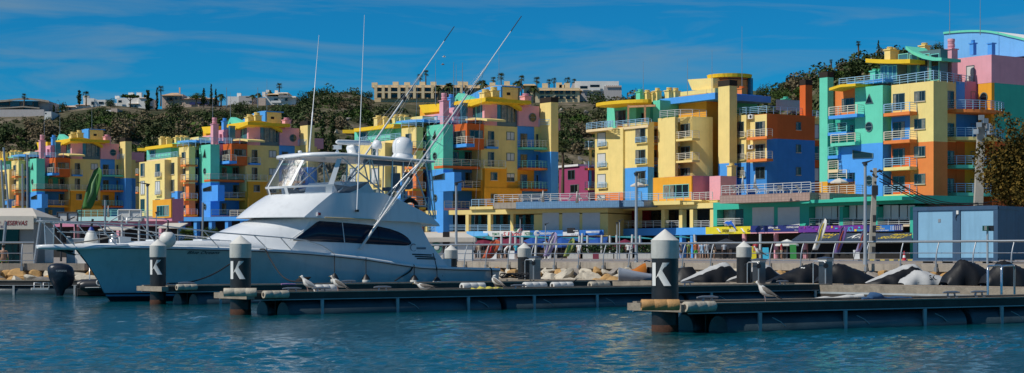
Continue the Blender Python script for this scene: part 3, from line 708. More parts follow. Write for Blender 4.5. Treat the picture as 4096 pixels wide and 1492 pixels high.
# ================================================================== tall block at the right with the light blue vaulted roof
PC = PL(3734, 192)
bC = thing('apartment_building', 'tallest multicoloured block with a light blue vaulted roof, behind the blue cabins', 'apartment building', (PC.x, PC.y, 1.5))
def build_C(r):
    blk(r, 3734, 192, 323, [(565, 'yellow'), (800, 'orange')], xl=3566, xr=3790); f = Face(PL(3734, 192), 'L'); fR = Face(PL(3734, 192), 'R')
    for y0, y1 in ((364, 405), (475, 516), (585, 626), (695, 736)): win(r, f, 3658, y0, 3702, y1, 'glass', 3)
    # balconies of the bay between column and yellow face
    blk(r, 3640, 197.6, 340, [(None, 'yellow')], xl=3560, dr=2)
    for ya, yb, c in ((340, 450, 'yellow'), (450, 562, 'deepblue'), (562, 800, 'terracotta')):  # terracotta band: orange wall with the loggia's shadow put into the colour
        q = MB(c); f.box(q, 3566, ya, 3640, yb, .0, .02); q.build('wall_panel', r)
    for y0, y1 in ((374, 440), (487, 550), (594, 660), (705, 765)): win(r, f, 3573, y0, 3620, y1, 'glass', 2, sill=False)
    for y, c, ra in ((449, 'orange', 'rail_blue'), (560, 'orange', 'rail_cream'), (668, 'yellow', 'rail_blue'), (777, 'yellow', 'rail_blue')): bal(r, f, 3534, 3638, y, 1.25, c, ra, .36, 1.0)
    # turquoise column
    blk(r, 3531, 197.0, 340, [(570, 'turquoise'), (795, 'azure')], xl=3420, xr=3572); fc = Face(PL(3531, 197), 'L')
    blk(r, 3531.2, 197.03, 576, [(684, 'azure')], xl=3351, dr=1)
    poly_win(r, fc, [(3462, 415), (3478, 375), (3494, 413)], 'glass_dark'); round_win(r, fc, 3477, 507, 20); round_win(r, fc, 3477, 722, 21)
    poly_win(r, fc, [(3411, 634), (3411, 600), (3494, 613), (3494, 632)], 'glass')
    # left recess
    blk(r, 3425, 201.3, 352, [(460, 'orange'), (570, 'jade'), (None, 'jade')], xl=3310, dr=3); fl = Face(PL(3425, 201.3), 'L')
    win(r, fl, 3368, 393, 3418, 445, 'glass', 3, sill=False); win(r, fl, 3352, 490, 3385, 520, 'glass_dark', 1, sill=False); win(r, fl, 3402, 500, 3417, 540, 'glass_dark', 1, sill=False)
    q = MB('amber'); fl.box(q, 3290, 728, 3424, 776, 0, .03); q.build('wall_panel', r); win(r, fl, 3398, 690, 3416, 735, 'glass_dark', 1, sill=False)
    for x0, x1, y, p, c, ra in ((3314, 3428, 459, 1.9, 'azure', 'rail_cream'), (3311, 3386, 528, 1.2, 'azure', 'rail_jade'), (3322, 3420, 570, 1.6, 'turquoise', 'rail_cream'), (3311, 3351, 622, 1.2, 'azure', 'rail_jade'), (3311, 3352, 678, 1.3, 'cream', 'rail_cream'), (3311, 3386, 716, 1.2, 'azure', 'rail_cream'), (3286, 3420, 778, 2.4, 'pink', 'rail_cream')): bal(r, fl, x0, x1, y, p, c, ra, .36, 1.0)
    tower(r, 3310, 203.5, 286, 3278, 3334, [(726, 'turquoise'), (None, 'amber')], 308)
    f5 = Face(PL(3420, 200), 'L'); q = MB('canopy_yellow'); wave_roof(r, f5, [3316, 3360, 3422], [352, 338, 333], .3, -2.5, 1.2, 'canopy_yellow', 'awning')
    wave_roof(r, Face(PL(3540, 198), 'L'), *arc(3390, 3540, 332, 323, 313, 8), .4, -5, .3, 'azure', 'roof_canopy')
    railing(r, [PL(3357, 202.5), PL(3420, 200.5), PL(3531, 197.2), PL(3566, 199)], ZY(338, 199), 'rail_blue', 1.0)
    # right-hand face: recess with bowed balconies
    blk(r, 3755, 195.2, 323, [(565, 'yellow'), (800, 'terracotta')], dl=6, xr=3970); fb = Face(PL(3755, 195.2), 'R')
    for ya, yb, ca, cb, cc in ((326, 440, 'azure', 'mauve', 'mauve'), (455, 552, 'deepblue', 'deepblue', 'amber'), (565, 662, 'terracotta', 'amber', 'terracotta'), (676, 800, 'terracotta', 'amber', 'terracotta')):
        for x0, x1, c in ((3824, 3858, ca), (3858.5, 3914, cb), (3914.5, 3962, cc)): q = MB(c); fb.box(q, x0, ya, x1, yb, 0, .04); q.build('wall_panel', r)
        win(r, fb, 3785, ya + 38, 3815, yb - 6, 'glass', 2, sill=False); win(r, fb, 3882, ya + 40, 3903, yb - 32, 'glass', 1)
    for y, c in ((440, 'orange'), (550, 'yellow'), (662, 'turquoise'), (772, 'turquoise')): curved_bal(r, fb, 3777, 3968, y, 3.2, c, 'rail_blue', .36, 1.0)
    railing(r, [PL(3566, 198.6), PL(3734, 192.2), PL(3790, 194.4), PL(3912, 200)], ZY(325, 193), 'rail_blue', 1.1)
    # big right block: pink top storey over green over terracotta
    blk(r, 3966, 197, 218, [(330, 'pink')], xl=3764, dr=20)
    blk(r, 3966.2, 197.02, 330, [(568, 'amber')], xl=3913, dr=2.5); C = PL(3966, 197)
    q = MB('jade'); f6 = Face(C, 'R'); q.obox(C, DR, NR, .5, 20, -6, .003, ZY(565, 197), ZY(330, 197) - .003); q.build('wall', r)
    q = MB('terracotta'); q.obox(C, DR, NR, .1, 20, -6, .003, 1.5, ZY(565, 197) - .003); q.build('wall', r)
    f7 = Face(PL(3966.2, 197.02), 'L'); round_win(r, f7, 3936, 388, 19); round_win(r, f7, 3938, 496, 18)
    f8 = Face(PL(3966, 197), 'L'); win(r, f8, 3866, 262, 3898, 328, 'shutter', 1, sill=False)
    # vaulted roof
    C = PL(4110, 201); e = along(C, DL, 3776); q = MB('sky_blue'); n = 14; prof = []
    for i in range(n + 1):
        s = i / n; c_ = C + DL * (e * (1 - s)); prof.append((c_, ZY(136 - 8 * math.sin(math.pi * min(s * 1.3, 1)) + 95 * max(0, s - .5) ** 1.7, c_.y)))
    zb = ZY(222, 201)
    P3 = [Vector((p.x, p.y, z)) for p, z in prof] + [Vector((prof[-1][0].x, prof[-1][0].y, zb)), Vector((prof[0][0].x, prof[0][0].y, zb))]
    q.extrude(P3, Vector((DR.x, DR.y, 0)) * .4); q.build('gable_wall', r)
    q = MB('white_wall')
    for i in range(n):
        a, b = P3[i], P3[i + 1]; u = Vector((0, 0, .22)); k = Vector((0, 0, .01)); v = Vector((DR.x, DR.y, 0)); q.extrude([a + k + v * .1, b + k + v * .1, b + u + v * .1, a + u + v * .1], v * 16)
    q.build('roof', r)
    q = MB('turquoise')
    for i in range(n):
        a, b = P3[i], P3[i + 1]; u = Vector((0, 0, .24)); v = Vector((DR.x, DR.y, 0)); q.extrude([a - v * .15, b - v * .15, b + u - v * .15, a + u - v * .15], v * .248)
    q.build('roof_edge', r)
    fv = Face(PL(4110, 201), 'L'); chimney(r, 3892, 202, 160, 220, .55, 'azure'); chimney(r, 3966, 200.4, 176, 220, .6, 'azure', pot=False)
    chimney(r, 3805, 197.6, 155, 328, 1.0, 'pink')
    # glazed penthouse with flared turquoise canopy
    blk(r, 3590, 198.6, 240, [(335, 'window_frame')], xl=3520, dr=8, name='penthouse_wall'); fg = Face(PL(3590, 198.6), 'L')
    for x0, x1 in ((3524, 3552), (3554, 3588)): win(r, fg, x0, 262, x1, 332, 'sky_glass', 2, 'rail_jade', False)
    blk(r, 3762, 195.4, 195, [(325, 'window_frame')], xl=3592, dr=1.2, name='penthouse_wall'); fg = Face(PL(3762, 195.4), 'L')
    for x0, x1, k in ((3595, 3634, 'sky_glass'), (3640, 3672, 'sky_glass'), (3676, 3720, 'glass'), (3724, 3758, 'glass')): win(r, fg, x0, 215, x1, 322, k, 1, 'rail_jade', False)
    wave_roof(r, fg, [3622, 3650, 3690, 3730, 3766], [184, 205, 222, 230, 230], .35, -2.2, 1.0, 'turquoise', 'roof_wing')
    wave_roof(r, Face(PL(3640, 197.5), 'L'), *arc(3462, 3640, 234, 238, 236, 6), .45, -6, 1.3, 'canopy_yellow', 'roof_canopy')
    chimney(r, 3698, 203, 172, 225, .9, 'yellow'); chimney(r, 3560, 203, 188, 240, .9, 'yellow'); chimney(r, 3575, 204, 192, 240, .8, 'yellow'); chimney(r, 3500, 203, 276, 320, .8, 'turquoise'); chimney(r, 3518, 203, 276, 320, .8, 'turquoise')
    for x, yt in ((3799, -30), (3921, -20)): mast(r, x, 203, 140, yt)
    blk(r, 3750, 199, 335, [(None, 'orange')], xl=3400, xr=3960)
build_C(bC)

# ================================================================== arcades and terraces in front of the blocks
class PF:
    """a facade between two plan points; o is measured towards the viewer"""
    def __init__(s, x0, Z0, x1, Z1, off=0):
        s.C = PL(x0, Z0); D = PL(x1, Z1) - s.C; s.len = D.length; s.d = D.normalized(); s.n = Vector((s.d.y, -s.d.x)); s.C = s.C + s.n * off; s.side = 'P'
    t = Face.t; ts = Face.ts; z = Face.z; box = Face.box
    def shift(s, o):
        g = PF.__new__(PF); g.C = s.C + s.n * o; g.d, g.n, g.len, g.side = s.d, s.n, s.len, 'P'; return g
    def P3(s, x, y, o=0):
        p = s.C + s.n * o; p = p + s.d * along(p, s.d, x); return Vector((p.x, p.y, ZY(y, p.y)))
def pbox(root, f, rects, col, o0, o1, name):
    q = MB(col)
    for x0, y0, x1, y1 in rects: f.box(q, x0, y0, x1, y1, o0, o1)
    return q.build(name, root) if root is not None else q
def prail(root, f, x0, x1, y, o, rail, h=1.0):
    g = f.shift(o); a, b = g.ts(x0, x1); z = g.z((x0 + x1) / 2, y); railing(root, [g.C + g.d * a, g.C + g.d * b], z, rail, h)
mat('blue_tiles', (.16, .30, .48), .35, var=.1, scale=3); mat('brown_tiles', (.42, .29, .24), .5, var=.1, scale=3)
for nm in ('blue_tiles', 'brown_tiles'):                           # tile joints
    nt = MATS[nm].node_tree; br = nt.nodes.new('ShaderNodeTexBrick'); br.inputs['Scale'].default_value = 1.6; br.inputs['Mortar Size'].default_value = .03; br.offset = 0
    br.inputs['Color1'].default_value = (1, 1, 1, 1); br.inputs['Color2'].default_value = (.86, .86, .86, 1); br.inputs['Mortar'].default_value = (.62, .62, .62, 1); br.inputs['Brick Width'].default_value = .5; br.inputs['Row Height'].default_value = .5
    tcn = nt.nodes.new('ShaderNodeTexCoord'); mpn = nt.nodes.new('ShaderNodeMapping'); mpn.inputs['Rotation'].default_value = (R_(90), 0, 0); nt.links.new(tcn.outputs['Object'], mpn.inputs['Vector']); nt.links.new(mpn.outputs[0], br.inputs['Vector'])
    pb = nt.nodes['Principled BSDF']; src = pb.inputs['Base Color'].links[0].from_socket; mx = nt.nodes.new('ShaderNodeMix'); mx.data_type = 'RGBA'; mx.blend_type = 'MULTIPLY'; mx.inputs[0].default_value = 1
    nt.links.new(src, mx.inputs[6]); nt.links.new(br.outputs['Color'], mx.inputs[7]); nt.links.new(mx.outputs[2], pb.inputs['Base Color'])
def arcade(label, f, x0, x1, ytop, cols):
    P = f.P3((x0 + x1) / 2, 1030); return thing('arcade_building', label, 'arcade', (P.x, P.y, 1.5))
# --- yellow arcade under the middle block
fM = PF(1600, 251, 2432, 234.5)
aM = arcade('yellow two storey arcade with blue railings and blue tiled terrace, behind the yacht stern', fM, 1600, 2432, 840, None)
pbox(aM, fM, [(1600, 838, 2432, 856)], 'yellow', -12, .0, 'fascia')
pbox(aM, fM, [(2136, 856.02, 2432, 945)], 'yellow', -12, -.004, 'wall')
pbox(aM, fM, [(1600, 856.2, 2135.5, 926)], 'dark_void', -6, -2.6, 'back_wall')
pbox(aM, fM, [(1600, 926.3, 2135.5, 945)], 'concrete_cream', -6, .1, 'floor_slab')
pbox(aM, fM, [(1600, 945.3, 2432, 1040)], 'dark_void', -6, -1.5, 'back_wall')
for x in (1702, 1782, 1868, 1956, 2047): pbox(aM, fM, [(x - 6, 856.2, x + 6, 926)], 'yellow', -.7, -.02, 'column')
for a, b in ((1608, 1696), (1708, 1776), (1788, 1862), (1874, 1950), (1962, 2041), (2053, 2134)):
    prail(aM, fM, a, b, 926, -.1, 'rail_blue', .9)
    o = pbox(aM, fM, [(a + 2, 859, b - 2, 926)], 'glass_dark', -2.55, -2.5, 'window')
for a, b in ((2170, 2236), (2250, 2318), (2330, 2400)): pbox(aM, fM, [(a, 851, b, 930)], 'shutter', -.1, .03, 'shutter')
fT = PF(1976, 239.5, 2570, 229.0)                                  # terrace slab, overhanging the arcade
pbox(aM, fT, [(1976, 810, 2064, 834)], 'concrete', -9, .0, 'terrace_slab')
pbox(aM, fT, [(2064.3, 804, 2476, 832)], 'blue_tiles', -9, .0, 'terrace_slab')
pbox(aM, fT, [(2476.3, 800, 2568, 826)], 'blue_tiles', -9, -.6, 'terrace_slab')
prail(aM, fT, 1977, 2476, 806, -.1, 'rail_white', 1.05); prail(aM, fT, 2477, 2566, 800, -.7, 'rail_white', 1.05)
prail(aM, fM, 1886, 1974, 826, .3, 'rail_blue', 1.0); pbox(aM, fM, [(1884, 826, 1976, 837.7)], 'yellow', -9, .35, 'parapet')
# --- blue-fronted arcade under the yellow block
fB = PF(2433, 241, 2852, 225.5)
aB = arcade('arcade with yellow columns over a bright blue fascia, behind the nearest tall pile', fB, 2433, 2852, 820, None)
pbox(aB, fB, [(2434, 818, 2852, 838)], 'yellow', -12, 0, 'fascia')
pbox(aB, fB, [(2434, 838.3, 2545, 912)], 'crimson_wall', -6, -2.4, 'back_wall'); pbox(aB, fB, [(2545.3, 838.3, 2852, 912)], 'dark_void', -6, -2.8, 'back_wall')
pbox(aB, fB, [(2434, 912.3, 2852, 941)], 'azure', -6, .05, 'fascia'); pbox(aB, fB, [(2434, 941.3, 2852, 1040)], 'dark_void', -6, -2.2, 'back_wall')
for x in (2545, 2651, 2722, 2765, 2846): pbox(aB, fB, [(x - 6.5, 838.3, x + 6.5, 912)], 'yellow', -.8, -.02, 'column'); 
for x in (2440, 2545, 2722, 2765): pbox(aB, fB, [(x - 5, 941.3, x + 5, 1036)], 'azure', -.8, -.03, 'column')
for a, b in ((2440, 2538), (2552, 2645), (2657, 2716), (2771, 2838)): prail(aB, fB, a, b, 911, -.15, 'rail_white', .9); pbox(aB, fB, [(a + 3, 846, b - 3, 910)], 'glass_dark', -2.75, -2.7, 'window')
fBt = PF(2556, 234, 2770, 227.3)
pbox(aB, fBt, [(2566, 804, 2724, 820)], 'yellow', -8, .2, 'terrace_slab'); prail(aB, fBt, 2568, 2768, 803, .1, 'rail_blue', 1.0); pbox(aB, fBt, [(2724.3, 804, 2770, 818)], 'yellow', -8, -.3, 'terrace_slab')
fBu = PF(2770, 231.5, 2858, 228.0); pbox(aB, fBu, [(2772, 800, 2812, 829)], 'yellow', -6, .25, 'terrace_slab'); pbox(aB, fBu, [(2812.3, 800, 2858, 826)], 'yellow', -6, -.5, 'terrace_slab'); prail(aB, fBu, 2773, 2850, 800, .1, 'rail_white', 1.0)
# --- jade arcade under the tall block
fJ = PF(2853, 207, 3660, 180.5)
aJ = arcade('jade green arcade with white shuttered bays and a brown tiled terrace above shop signs', fJ, 2853, 3660, 800, None)
pbox(aJ, fJ, [(2853, 795, 3660, 826)], 'jade', -9, 0, 'fascia')
pbox(aJ, fJ, [(3250, 795, 3660, 808)], 'jade', .003, 1.9, 'shading_slab')  # overhang added to throw shade on the shuttered bays
pbox(aJ, fJ, [(2853, 826.3, 2868, 905)], 'jade', -9, -.004, 'wall'); pbox(aJ, fJ, [(2974, 826.3, 3236, 905)], 'jade', -9, -.004, 'wall')
pbox(aJ, fJ, [(3358, 826.3, 3372, 905), (3494, 826.3, 3510, 905), (3640, 826.3, 3660, 1040)], 'jade', -9, -.004, 'wall')
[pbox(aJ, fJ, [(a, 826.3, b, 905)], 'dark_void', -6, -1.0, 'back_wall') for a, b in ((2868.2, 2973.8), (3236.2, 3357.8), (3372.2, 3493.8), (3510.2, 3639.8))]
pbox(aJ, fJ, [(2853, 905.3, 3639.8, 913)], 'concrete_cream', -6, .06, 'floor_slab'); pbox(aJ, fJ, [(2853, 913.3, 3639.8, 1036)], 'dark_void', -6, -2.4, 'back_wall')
for a, b in ((3010, 3096), (3112, 3199)): pbox(aJ, fJ, [(a, 829, b, 904)], 'shutter', -.1, .03, 'shutter')
for a, b in ((3240, 3268), (3270, 3304), (3306, 3326), (3332, 3355), (3376, 3402), (3408, 3434), (3438, 3464), (3468, 3492), (3512, 3540), (3544, 3572), (3578, 3606), (3610, 3637)): pbox(aJ, fJ, [(a, 820, b, 876)], 'shutter', -.9, -.8, 'shutter')
for i, (a, b) in enumerate(((2873, 2918), (2920, 2972))): o = pbox(aJ, fJ, [(a, 832, b, 903)], 'curtain_glass' if i == 0 else 'glass_dark', -.98, -.9, 'window')
for a, b in ((2866, 2973), (3238, 3357), (3373, 3493), (3511, 3640)): prail(aJ, fJ, a, b, 904, -.06, 'rail_white', .85)
fJt = PF(2884, 201.5, 3250, 190.5)
pbox(aJ, fJt, [(2884, 776, 3244, 808)], 'brown_tiles', -9, .2, 'terrace_slab'); fJr = Face(fJt.P3(3244, 800).xy, 'R')
pbox(aJ, fJt, [(3244.3, 772, 3288, 800)], 'brown_tiles', -9, -1.2, 'terrace_slab'); prail(aJ, fJt, 2886, 3243, 775, .1, 'rail_white', 1.1); prail(aJ, fJt, 3245, 3288, 772, -1.3, 'rail_white', 1.1)
for x in (2978, 3105, 3222): P = fJ.P3(x, 1030, -.6); q = MB('pink'); q.tube([(P.x, P.y, 1.5), (P.x, P.y, ZY(915, P.y))], .28, 10); q.build('column', aJ)
# magenta house between the blocks
fP = PF(2236, 300, 2352, 292)
P = fP.P3(2300, 1030); hp = thing('magenta_house', 'magenta house with white balconies, between two colourful blocks', 'house', (P.x, P.y, 1.6))
pbox(hp, fP, [(2236, 668, 2352, 1020)], 'magenta_wall', -10, 0, 'wall'); pbox(hp, fP, [(2232, 660, 2318, 668)], 'white_wall', -10, .3, 'roof')
for x0, y0, x1, y1 in ((2272, 680, 2300, 718), (2282, 738, 2316, 770)): win(hp, fP, x0, y0, x1, y1, 'glass_dark', 2, sill=False)
for y in (720, 772): bal(hp, fP, 2242, 2318, y, 1.4, 'white_wall', 'rail_cream', .35, 1.0)
# ------------------------------------------------------------------ the white sport-fishing yacht (s aft from the stem, y to port, z up)
YB = Vector((-16.35, 71.2)); YD = Vector((.788, .616)).normalized(); YN = Vector((YD.y, -YD.x))
def W(s, y, z): p = YB + YD * s + YN * y; return Vector((p.x, p.y, z))
def bp(px, py, y):
    A = YB + YN * y; s = along(A, YD, px); Z = A.y + s * YD.y; return (s, y, ZY(py, Z))
def bw(px, py, y): return W(*bp(px, py, y))
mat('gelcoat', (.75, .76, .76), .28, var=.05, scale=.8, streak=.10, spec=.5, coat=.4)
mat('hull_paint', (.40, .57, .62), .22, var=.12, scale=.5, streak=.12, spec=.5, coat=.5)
mat('antifoul', (.010, .012, .018), .5, var=.3); mat('boot_stripe', (.10, .32, .45), .35, var=.1)
mat('yacht_glass', (.008, .022, .05), .12, var=.25, scale=.5, spec=.35)
mat('stainless', (.60, .61, .61), .3, metal=.55, var=.06, scale=6); mat('deck_nonskid', (.74, .73, .68), .7, var=.1, scale=3)
mat('teak', (.35, .2, .09), .7, var=.2, scale=6); mat('grey_vinyl', (.16, .19, .23), .6, var=.15, scale=3); mat('navy_letter', (.015, .02, .05), .4, var=.05)
mat('rope_black', (.012, .012, .014), .8, var=.3, scale=12); mat('rope_grey', (.25, .23, .2), .9, var=.3, scale=12); mat('fender_white', (.72, .70, .64), .5, var=.14, scale=3, bump=.1)
mat('mast_white', (.70, .69, .66), .35, metal=.0, var=.06, scale=2); mat('red_lens', (.4, .02, .02), .3, var=.1); mat('gold_rub', (.50, .38, .18), .5, var=.2)
cv = bpy.data.materials.new('clear_vinyl'); cv.use_nodes = True; MATS['clear_vinyl'] = cv
n_ = cv.node_tree.nodes; l_ = cv.node_tree.links; n_.remove(n_['Principled BSDF'])
tr = n_.new('ShaderNodeBsdfTransparent'); tr.inputs[0].default_value = (.88, .92, .97, 1); gl = n_.new('ShaderNodeBsdfGlossy'); gl.inputs['Roughness'].default_value = .38
lw = n_.new('ShaderNodeLayerWeight'); lw.inputs[0].default_value = .35; mr = n_.new('ShaderNodeMapRange'); mr.inputs[3].default_value = .04; mr.inputs[4].default_value = .22
tcv = n_.new('ShaderNodeTexCoord'); nv = n_.new('ShaderNodeTexNoise'); nv.inputs['Scale'].default_value = 1.8; nv.inputs['Detail'].default_value = 4; nv.inputs['Distortion'].default_value = 1.2
l_.new(tcv.outputs['Object'], nv.inputs['Vector']); bv = n_.new('ShaderNodeBump'); bv.inputs['Strength'].default_value = .5; bv.inputs['Distance'].default_value = .12; l_.new(nv.outputs[0], bv.inputs['Height']); l_.new(bv.outputs[0], gl.inputs['Normal'])
mxv = n_.new('ShaderNodeMixShader'); l_.new(lw.outputs['Facing'], mr.inputs[0]); l_.new(mr.outputs[0], mxv.inputs[0]); l_.new(tr.outputs[0], mxv.inputs[1]); l_.new(gl.outputs[0], mxv.inputs[2]); l_.new(mxv.outputs[0], n_['Material Output'].inputs[0])

yo = thing('sport_fishing_yacht', 'large white sport fishing yacht with a flybridge and two long outriggers', 'yacht', W(8, 0, 0))
S0 = [0, .5, 1.2, 2, 3, 4.5, 6.5, 9, 12, 15, 18]
YS = [.10, .72, 1.22, 1.62, 2.0, 2.4, 2.68, 2.76, 2.76, 2.70, 2.6]
YM = [.04, .30, .62, .95, 1.35, 1.88, 2.36, 2.60, 2.66, 2.62, 2.5]
YC = [.02, .15, .38, .66, 1.0, 1.5, 2.05, 2.4, 2.5, 2.45, 2.35]
ZC = [0, .25, .3, .28, .22, .12, .05, -.02, -.05, -.05, -.05]
SH = [(-3, 2.22), (0, 2.2), (1.4, 2.18), (5, 2.1), (7, 2.01), (8.8, 1.88), (10.4, 1.74), (11.4, 1.62), (12.3, 1.48), (13.0, 1.38), (14, 1.31), (15.8, 1.26), (18, 1.21)]
def zsheer(s): return itp(s, SH)
STEM = [(-.9, 1.1), (-.5, .6), (0, 0), (.35, -.27), (1, -.62), (1.6, -1.05), (2.2, -1.55)]
def hull(s0, fz):
    zs = zsheer(s0 - 1.2 * max(0, 1 - s0 / 7) ** 2); z = fz if fz <= .6 else .6 + (fz - .6) / (1.0 - .6) * (zs - .6) if fz < 1 else zs
    ys, ym, yc, zc = (float(np.interp(s0, S0, t)) for t in (YS, YM, YC, ZC))
    y = float(np.interp(z, [-.9, zc, zc + (zs - zc) * .5, zs], [0, yc, ym, ys]))
    fl = max(0, min(1, (z - zc) / (zs - zc))); y -= .12 * math.sin(math.pi * fl) * min(1, s0 / 3) * max(0, 1 - s0 / 9)
    return s0 + itp(z, STEM) * max(0, 1 - s0 / 7) ** 2, max(y, .015), z
st = [0, .12, .3, .5, .8, 1.2, 1.6, 2, 2.5, 3, 3.7, 4.5, 5.5, 6.5, 7.7, 9, 10.5, 12, 13.5, 15, 16.5, 18]
LV = [-.9, -.5, -.2, .0, .1, .2, .27, .34, .45, .6, .68, .76, .84, .92, 1.0]
q = MB('antifoul'); G = [[hull(s, z) for z in LV] for s in st]
for sd in (1, -1):
    for j in range(len(LV) - 1):
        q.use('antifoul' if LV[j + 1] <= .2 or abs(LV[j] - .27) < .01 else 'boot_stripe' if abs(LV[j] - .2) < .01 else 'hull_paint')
        vs = [W(a[0], a[1] * sd, a[2]) for i in range(len(st)) for a in (G[i][j], G[i][j + 1])]
        q.add(vs, [(2 * i, 2 * i + 2, 2 * i + 3, 2 * i + 1) for i in range(len(st) - 1)], True)
q.use('hull_paint'); T = [G[-1][j] for j in range(len(LV))]
q.add([W(a[0], a[1], a[2]) for a in T] + [W(a[0], -a[1], a[2]) for a in T], [(j, j + 1, len(LV) + j + 1, len(LV) + j) for j in range(len(LV) - 1)], False)
o = q.build('hull', yo)
# merge the loft seams so the topsides shade smoothly
bm = bmesh.new(); bm.from_mesh(o.data); bmesh.ops.remove_doubles(bm, verts=bm.verts, dist=.004); bm.to_mesh(o.data); bm.free()
# rub rail and toe moulding
q = MB('gelcoat')
for sd in (1, -1):
    rg = []
    for i, s in enumerate(st):
        a = G[i][-1]; c = Vector((a[0], a[1] * sd, a[2])); 
        rg.append([W(c.x, c.y + .05 * sd, c.z - .05), W(c.x, c.y + .07 * sd, c.z), W(c.x, c.y + .03 * sd, c.z + .07), W(c.x, c.y - .10 * sd, c.z + .075), W(c.x, c.y - .10 * sd, c.z - .05)])
    q.loft(rg)
q.use('navy_letter')
for sd in (1, -1): q.tube([W(G[i][-1][0], (G[i][-1][1] + .052) * sd, G[i][-1][2] - .055) for i in range(len(st))], .016, 5)
q.build('rub_rail', yo)
# deck with camber and cockpit sole
q = MB('deck_nonskid'); rg = []
for i, s in enumerate(st):
    if s > 15.3: break
    a = G[i][-1]; rg.append([W(a[0], a[1] * v * .98, a[2] + .05 + .10 * (1 - v * v)) for v in (-1, -.6, -.2, .2, .6, 1)])
q.loft(rg, False, False); q.build('foredeck', yo)
q = MB('deck_nonskid'); q.prism([W(14.2, -2.5, 0).xy, W(17.8, -2.4, 0).xy, W(17.8, 2.4, 0).xy, W(14.2, 2.5, 0).xy], .55, .6); q.build('cockpit_sole', yo)
q = MB('gelcoat')                                                # cockpit coaming caps and transom cap
for sd in (1, -1): q.loft([[W(s, (y - .3) * sd, z), W(s, (y - .02) * sd, z), W(s, (y - .02) * sd, z + .06), W(s, (y - .3) * sd, z + .06)] for s, y, z in ((14.6, 2.7, 1.29), (16, 2.68, 1.25), (18, 2.6, 1.21))], smooth=False)
q.loft([[W(17.7, y, 1.215), W(18.02, y, 1.215), W(18.02, y, 1.275), W(17.7, y, 1.275)] for y in (-2.3, 2.3)], smooth=False)
for sd in (1, -1): q.loft([[W(s, (y - .32) * sd, .6), W(s, (y - .28) * sd, .6), W(s, (y - .28) * sd, z), W(s, (y - .32) * sd, z)] for s, y, z in ((14.6, 2.7, 1.289), (18, 2.6, 1.209))], smooth=False)
q.box(W(17.2, -.8, 1.45), (.7, .5, .5), math.atan2(YD.y, YD.x)); q.build('cockpit_coaming', yo)
# pulpit
q = MB('gelcoat'); rg = []
for s, y, z0, z1 in ((-3.1, .10, 2.18, 2.24), (-3.05, .3, 2.16, 2.28), (-2.6, .42, 2.13, 2.30), (-1.7, .5, 2.12, 2.32), (-1.0, .85, 2.14, 2.34), (.2, 1.3, 2.22, 2.36)):
    rg.append([W(s, -y, z0), W(s, -y * .7, z0 - .04), W(s, y * .7, z0 - .04), W(s, y, z0), W(s, y * 1.02, z0 + .05), W(s, y * .9, z1), W(s, -y * .9, z1), W(s, -y * 1.02, z0 + .05)])
q.loft(rg); q.build('bow_pulpit', yo)
q = MB('black_plastic'); q.tube([W(-2.3, 0, 2.07), W(-1.6, 0, 2.02)], .05, 6); q.extrude([W(-2.2, -.25, 2.08), W(-1.7, -.1, 1.9), W(-1.5, 0, 1.86), W(-1.7, .1, 1.92), W(-2.2, .25, 2.08), W(-1.9, 0, 2.0)], (0, 0, .05)); q.build('anchor', yo)
# foredeck trunk
q = MB('gelcoat'); rg = []
for s, y, h in ((-.1, .15, .02), (.3, .6, .14), (1.2, .95, .2), (2.5, 1.35, .24), (4, 1.7, .3), (7.4, 1.95, .36)):
    z = zsheer(s) + .02; rg.append([W(s, -y, z), W(s, -y * .94, z + h), W(s, -y * .5, z + h + .05), W(s, y * .5, z + h + .05), W(s, y * .94, z + h), W(s, y, z)])
q.loft(rg); q.build('foredeck_trunk', yo)
q = MB('gelcoat'); q.box(W(2.0, .2, zsheer(2) + .31), (.7, .7, .07), math.atan2(YD.y, YD.x)); q.box(W(4.2, .3, zsheer(4) + .38), (.8, .8, .07), math.atan2(YD.y, YD.x)); q.build('deck_hatches', yo)

def shell(base_c, base_s, top_c, top_s, yb, yt, zb, zt, zbs, zts, aft, pw=2.2, bul=.12, rows=8):
    """rounded raked front joined to two side walls; aft = [(w, s_end)] along the height"""
    V = [i / 12 for i in range(-12, 13)]; grid = []
    for k in range(rows + 1):
        w = k / rows; row = []
        for sd in (1, -1):
            e = itp(w, aft); s0 = base_s + (top_s - base_s) * w
            zz0 = zbs + (zts - zbs) * w
            side = []
            for j in range(16):
                f = j / 15; s = e + (s0 - e) * f; y = yb(s) * (1 - w) + yt(s) * w
                side.append((s, y * sd, zz0, w))
            row.append(side)
        fr = []
        for v in V[1:-1]:
            a = abs(v) ** pw; s = (base_c + (base_s - base_c) * a) * (1 - w) + (top_c + (top_s - top_c) * a) * w - bul * math.sin(math.pi * w) * (1 - a)
            y = v * (yb(base_s) * (1 - w) + yt(top_s) * w); z = (zb + (zbs - zb) * a) * (1 - w) + (zt + (zts - zt) * a) * w
            fr.append((s, -y, z, w))
        grid.append(row[0] + fr + row[1][::-1])
    return grid
def shell_mesh(q, grid, zfix=None):
    rg = [[W(*(zfix(p) if zfix else p[:3])) for p in r] for r in grid]; m_ = len(rg[0])
    for a_, b_ in ((0, 16), (15, m_ - 15), (m_ - 16, m_)): q.loft([r[a_:b_] for r in rg], False, False)      # creased where the front meets the sides
    n = len(grid[0]); q.add([W(*(zfix(p) if zfix else p[:3])) for p in grid[-1]], [tuple(range(n))], False)
    q.add([W(*(zfix(g[i]) if zfix else g[i][:3])) for g in grid for i in (0, n - 1)], [(2 * i, 2 * i + 1, 2 * i + 3, 2 * i + 2) for i in range(len(grid) - 1)], False)
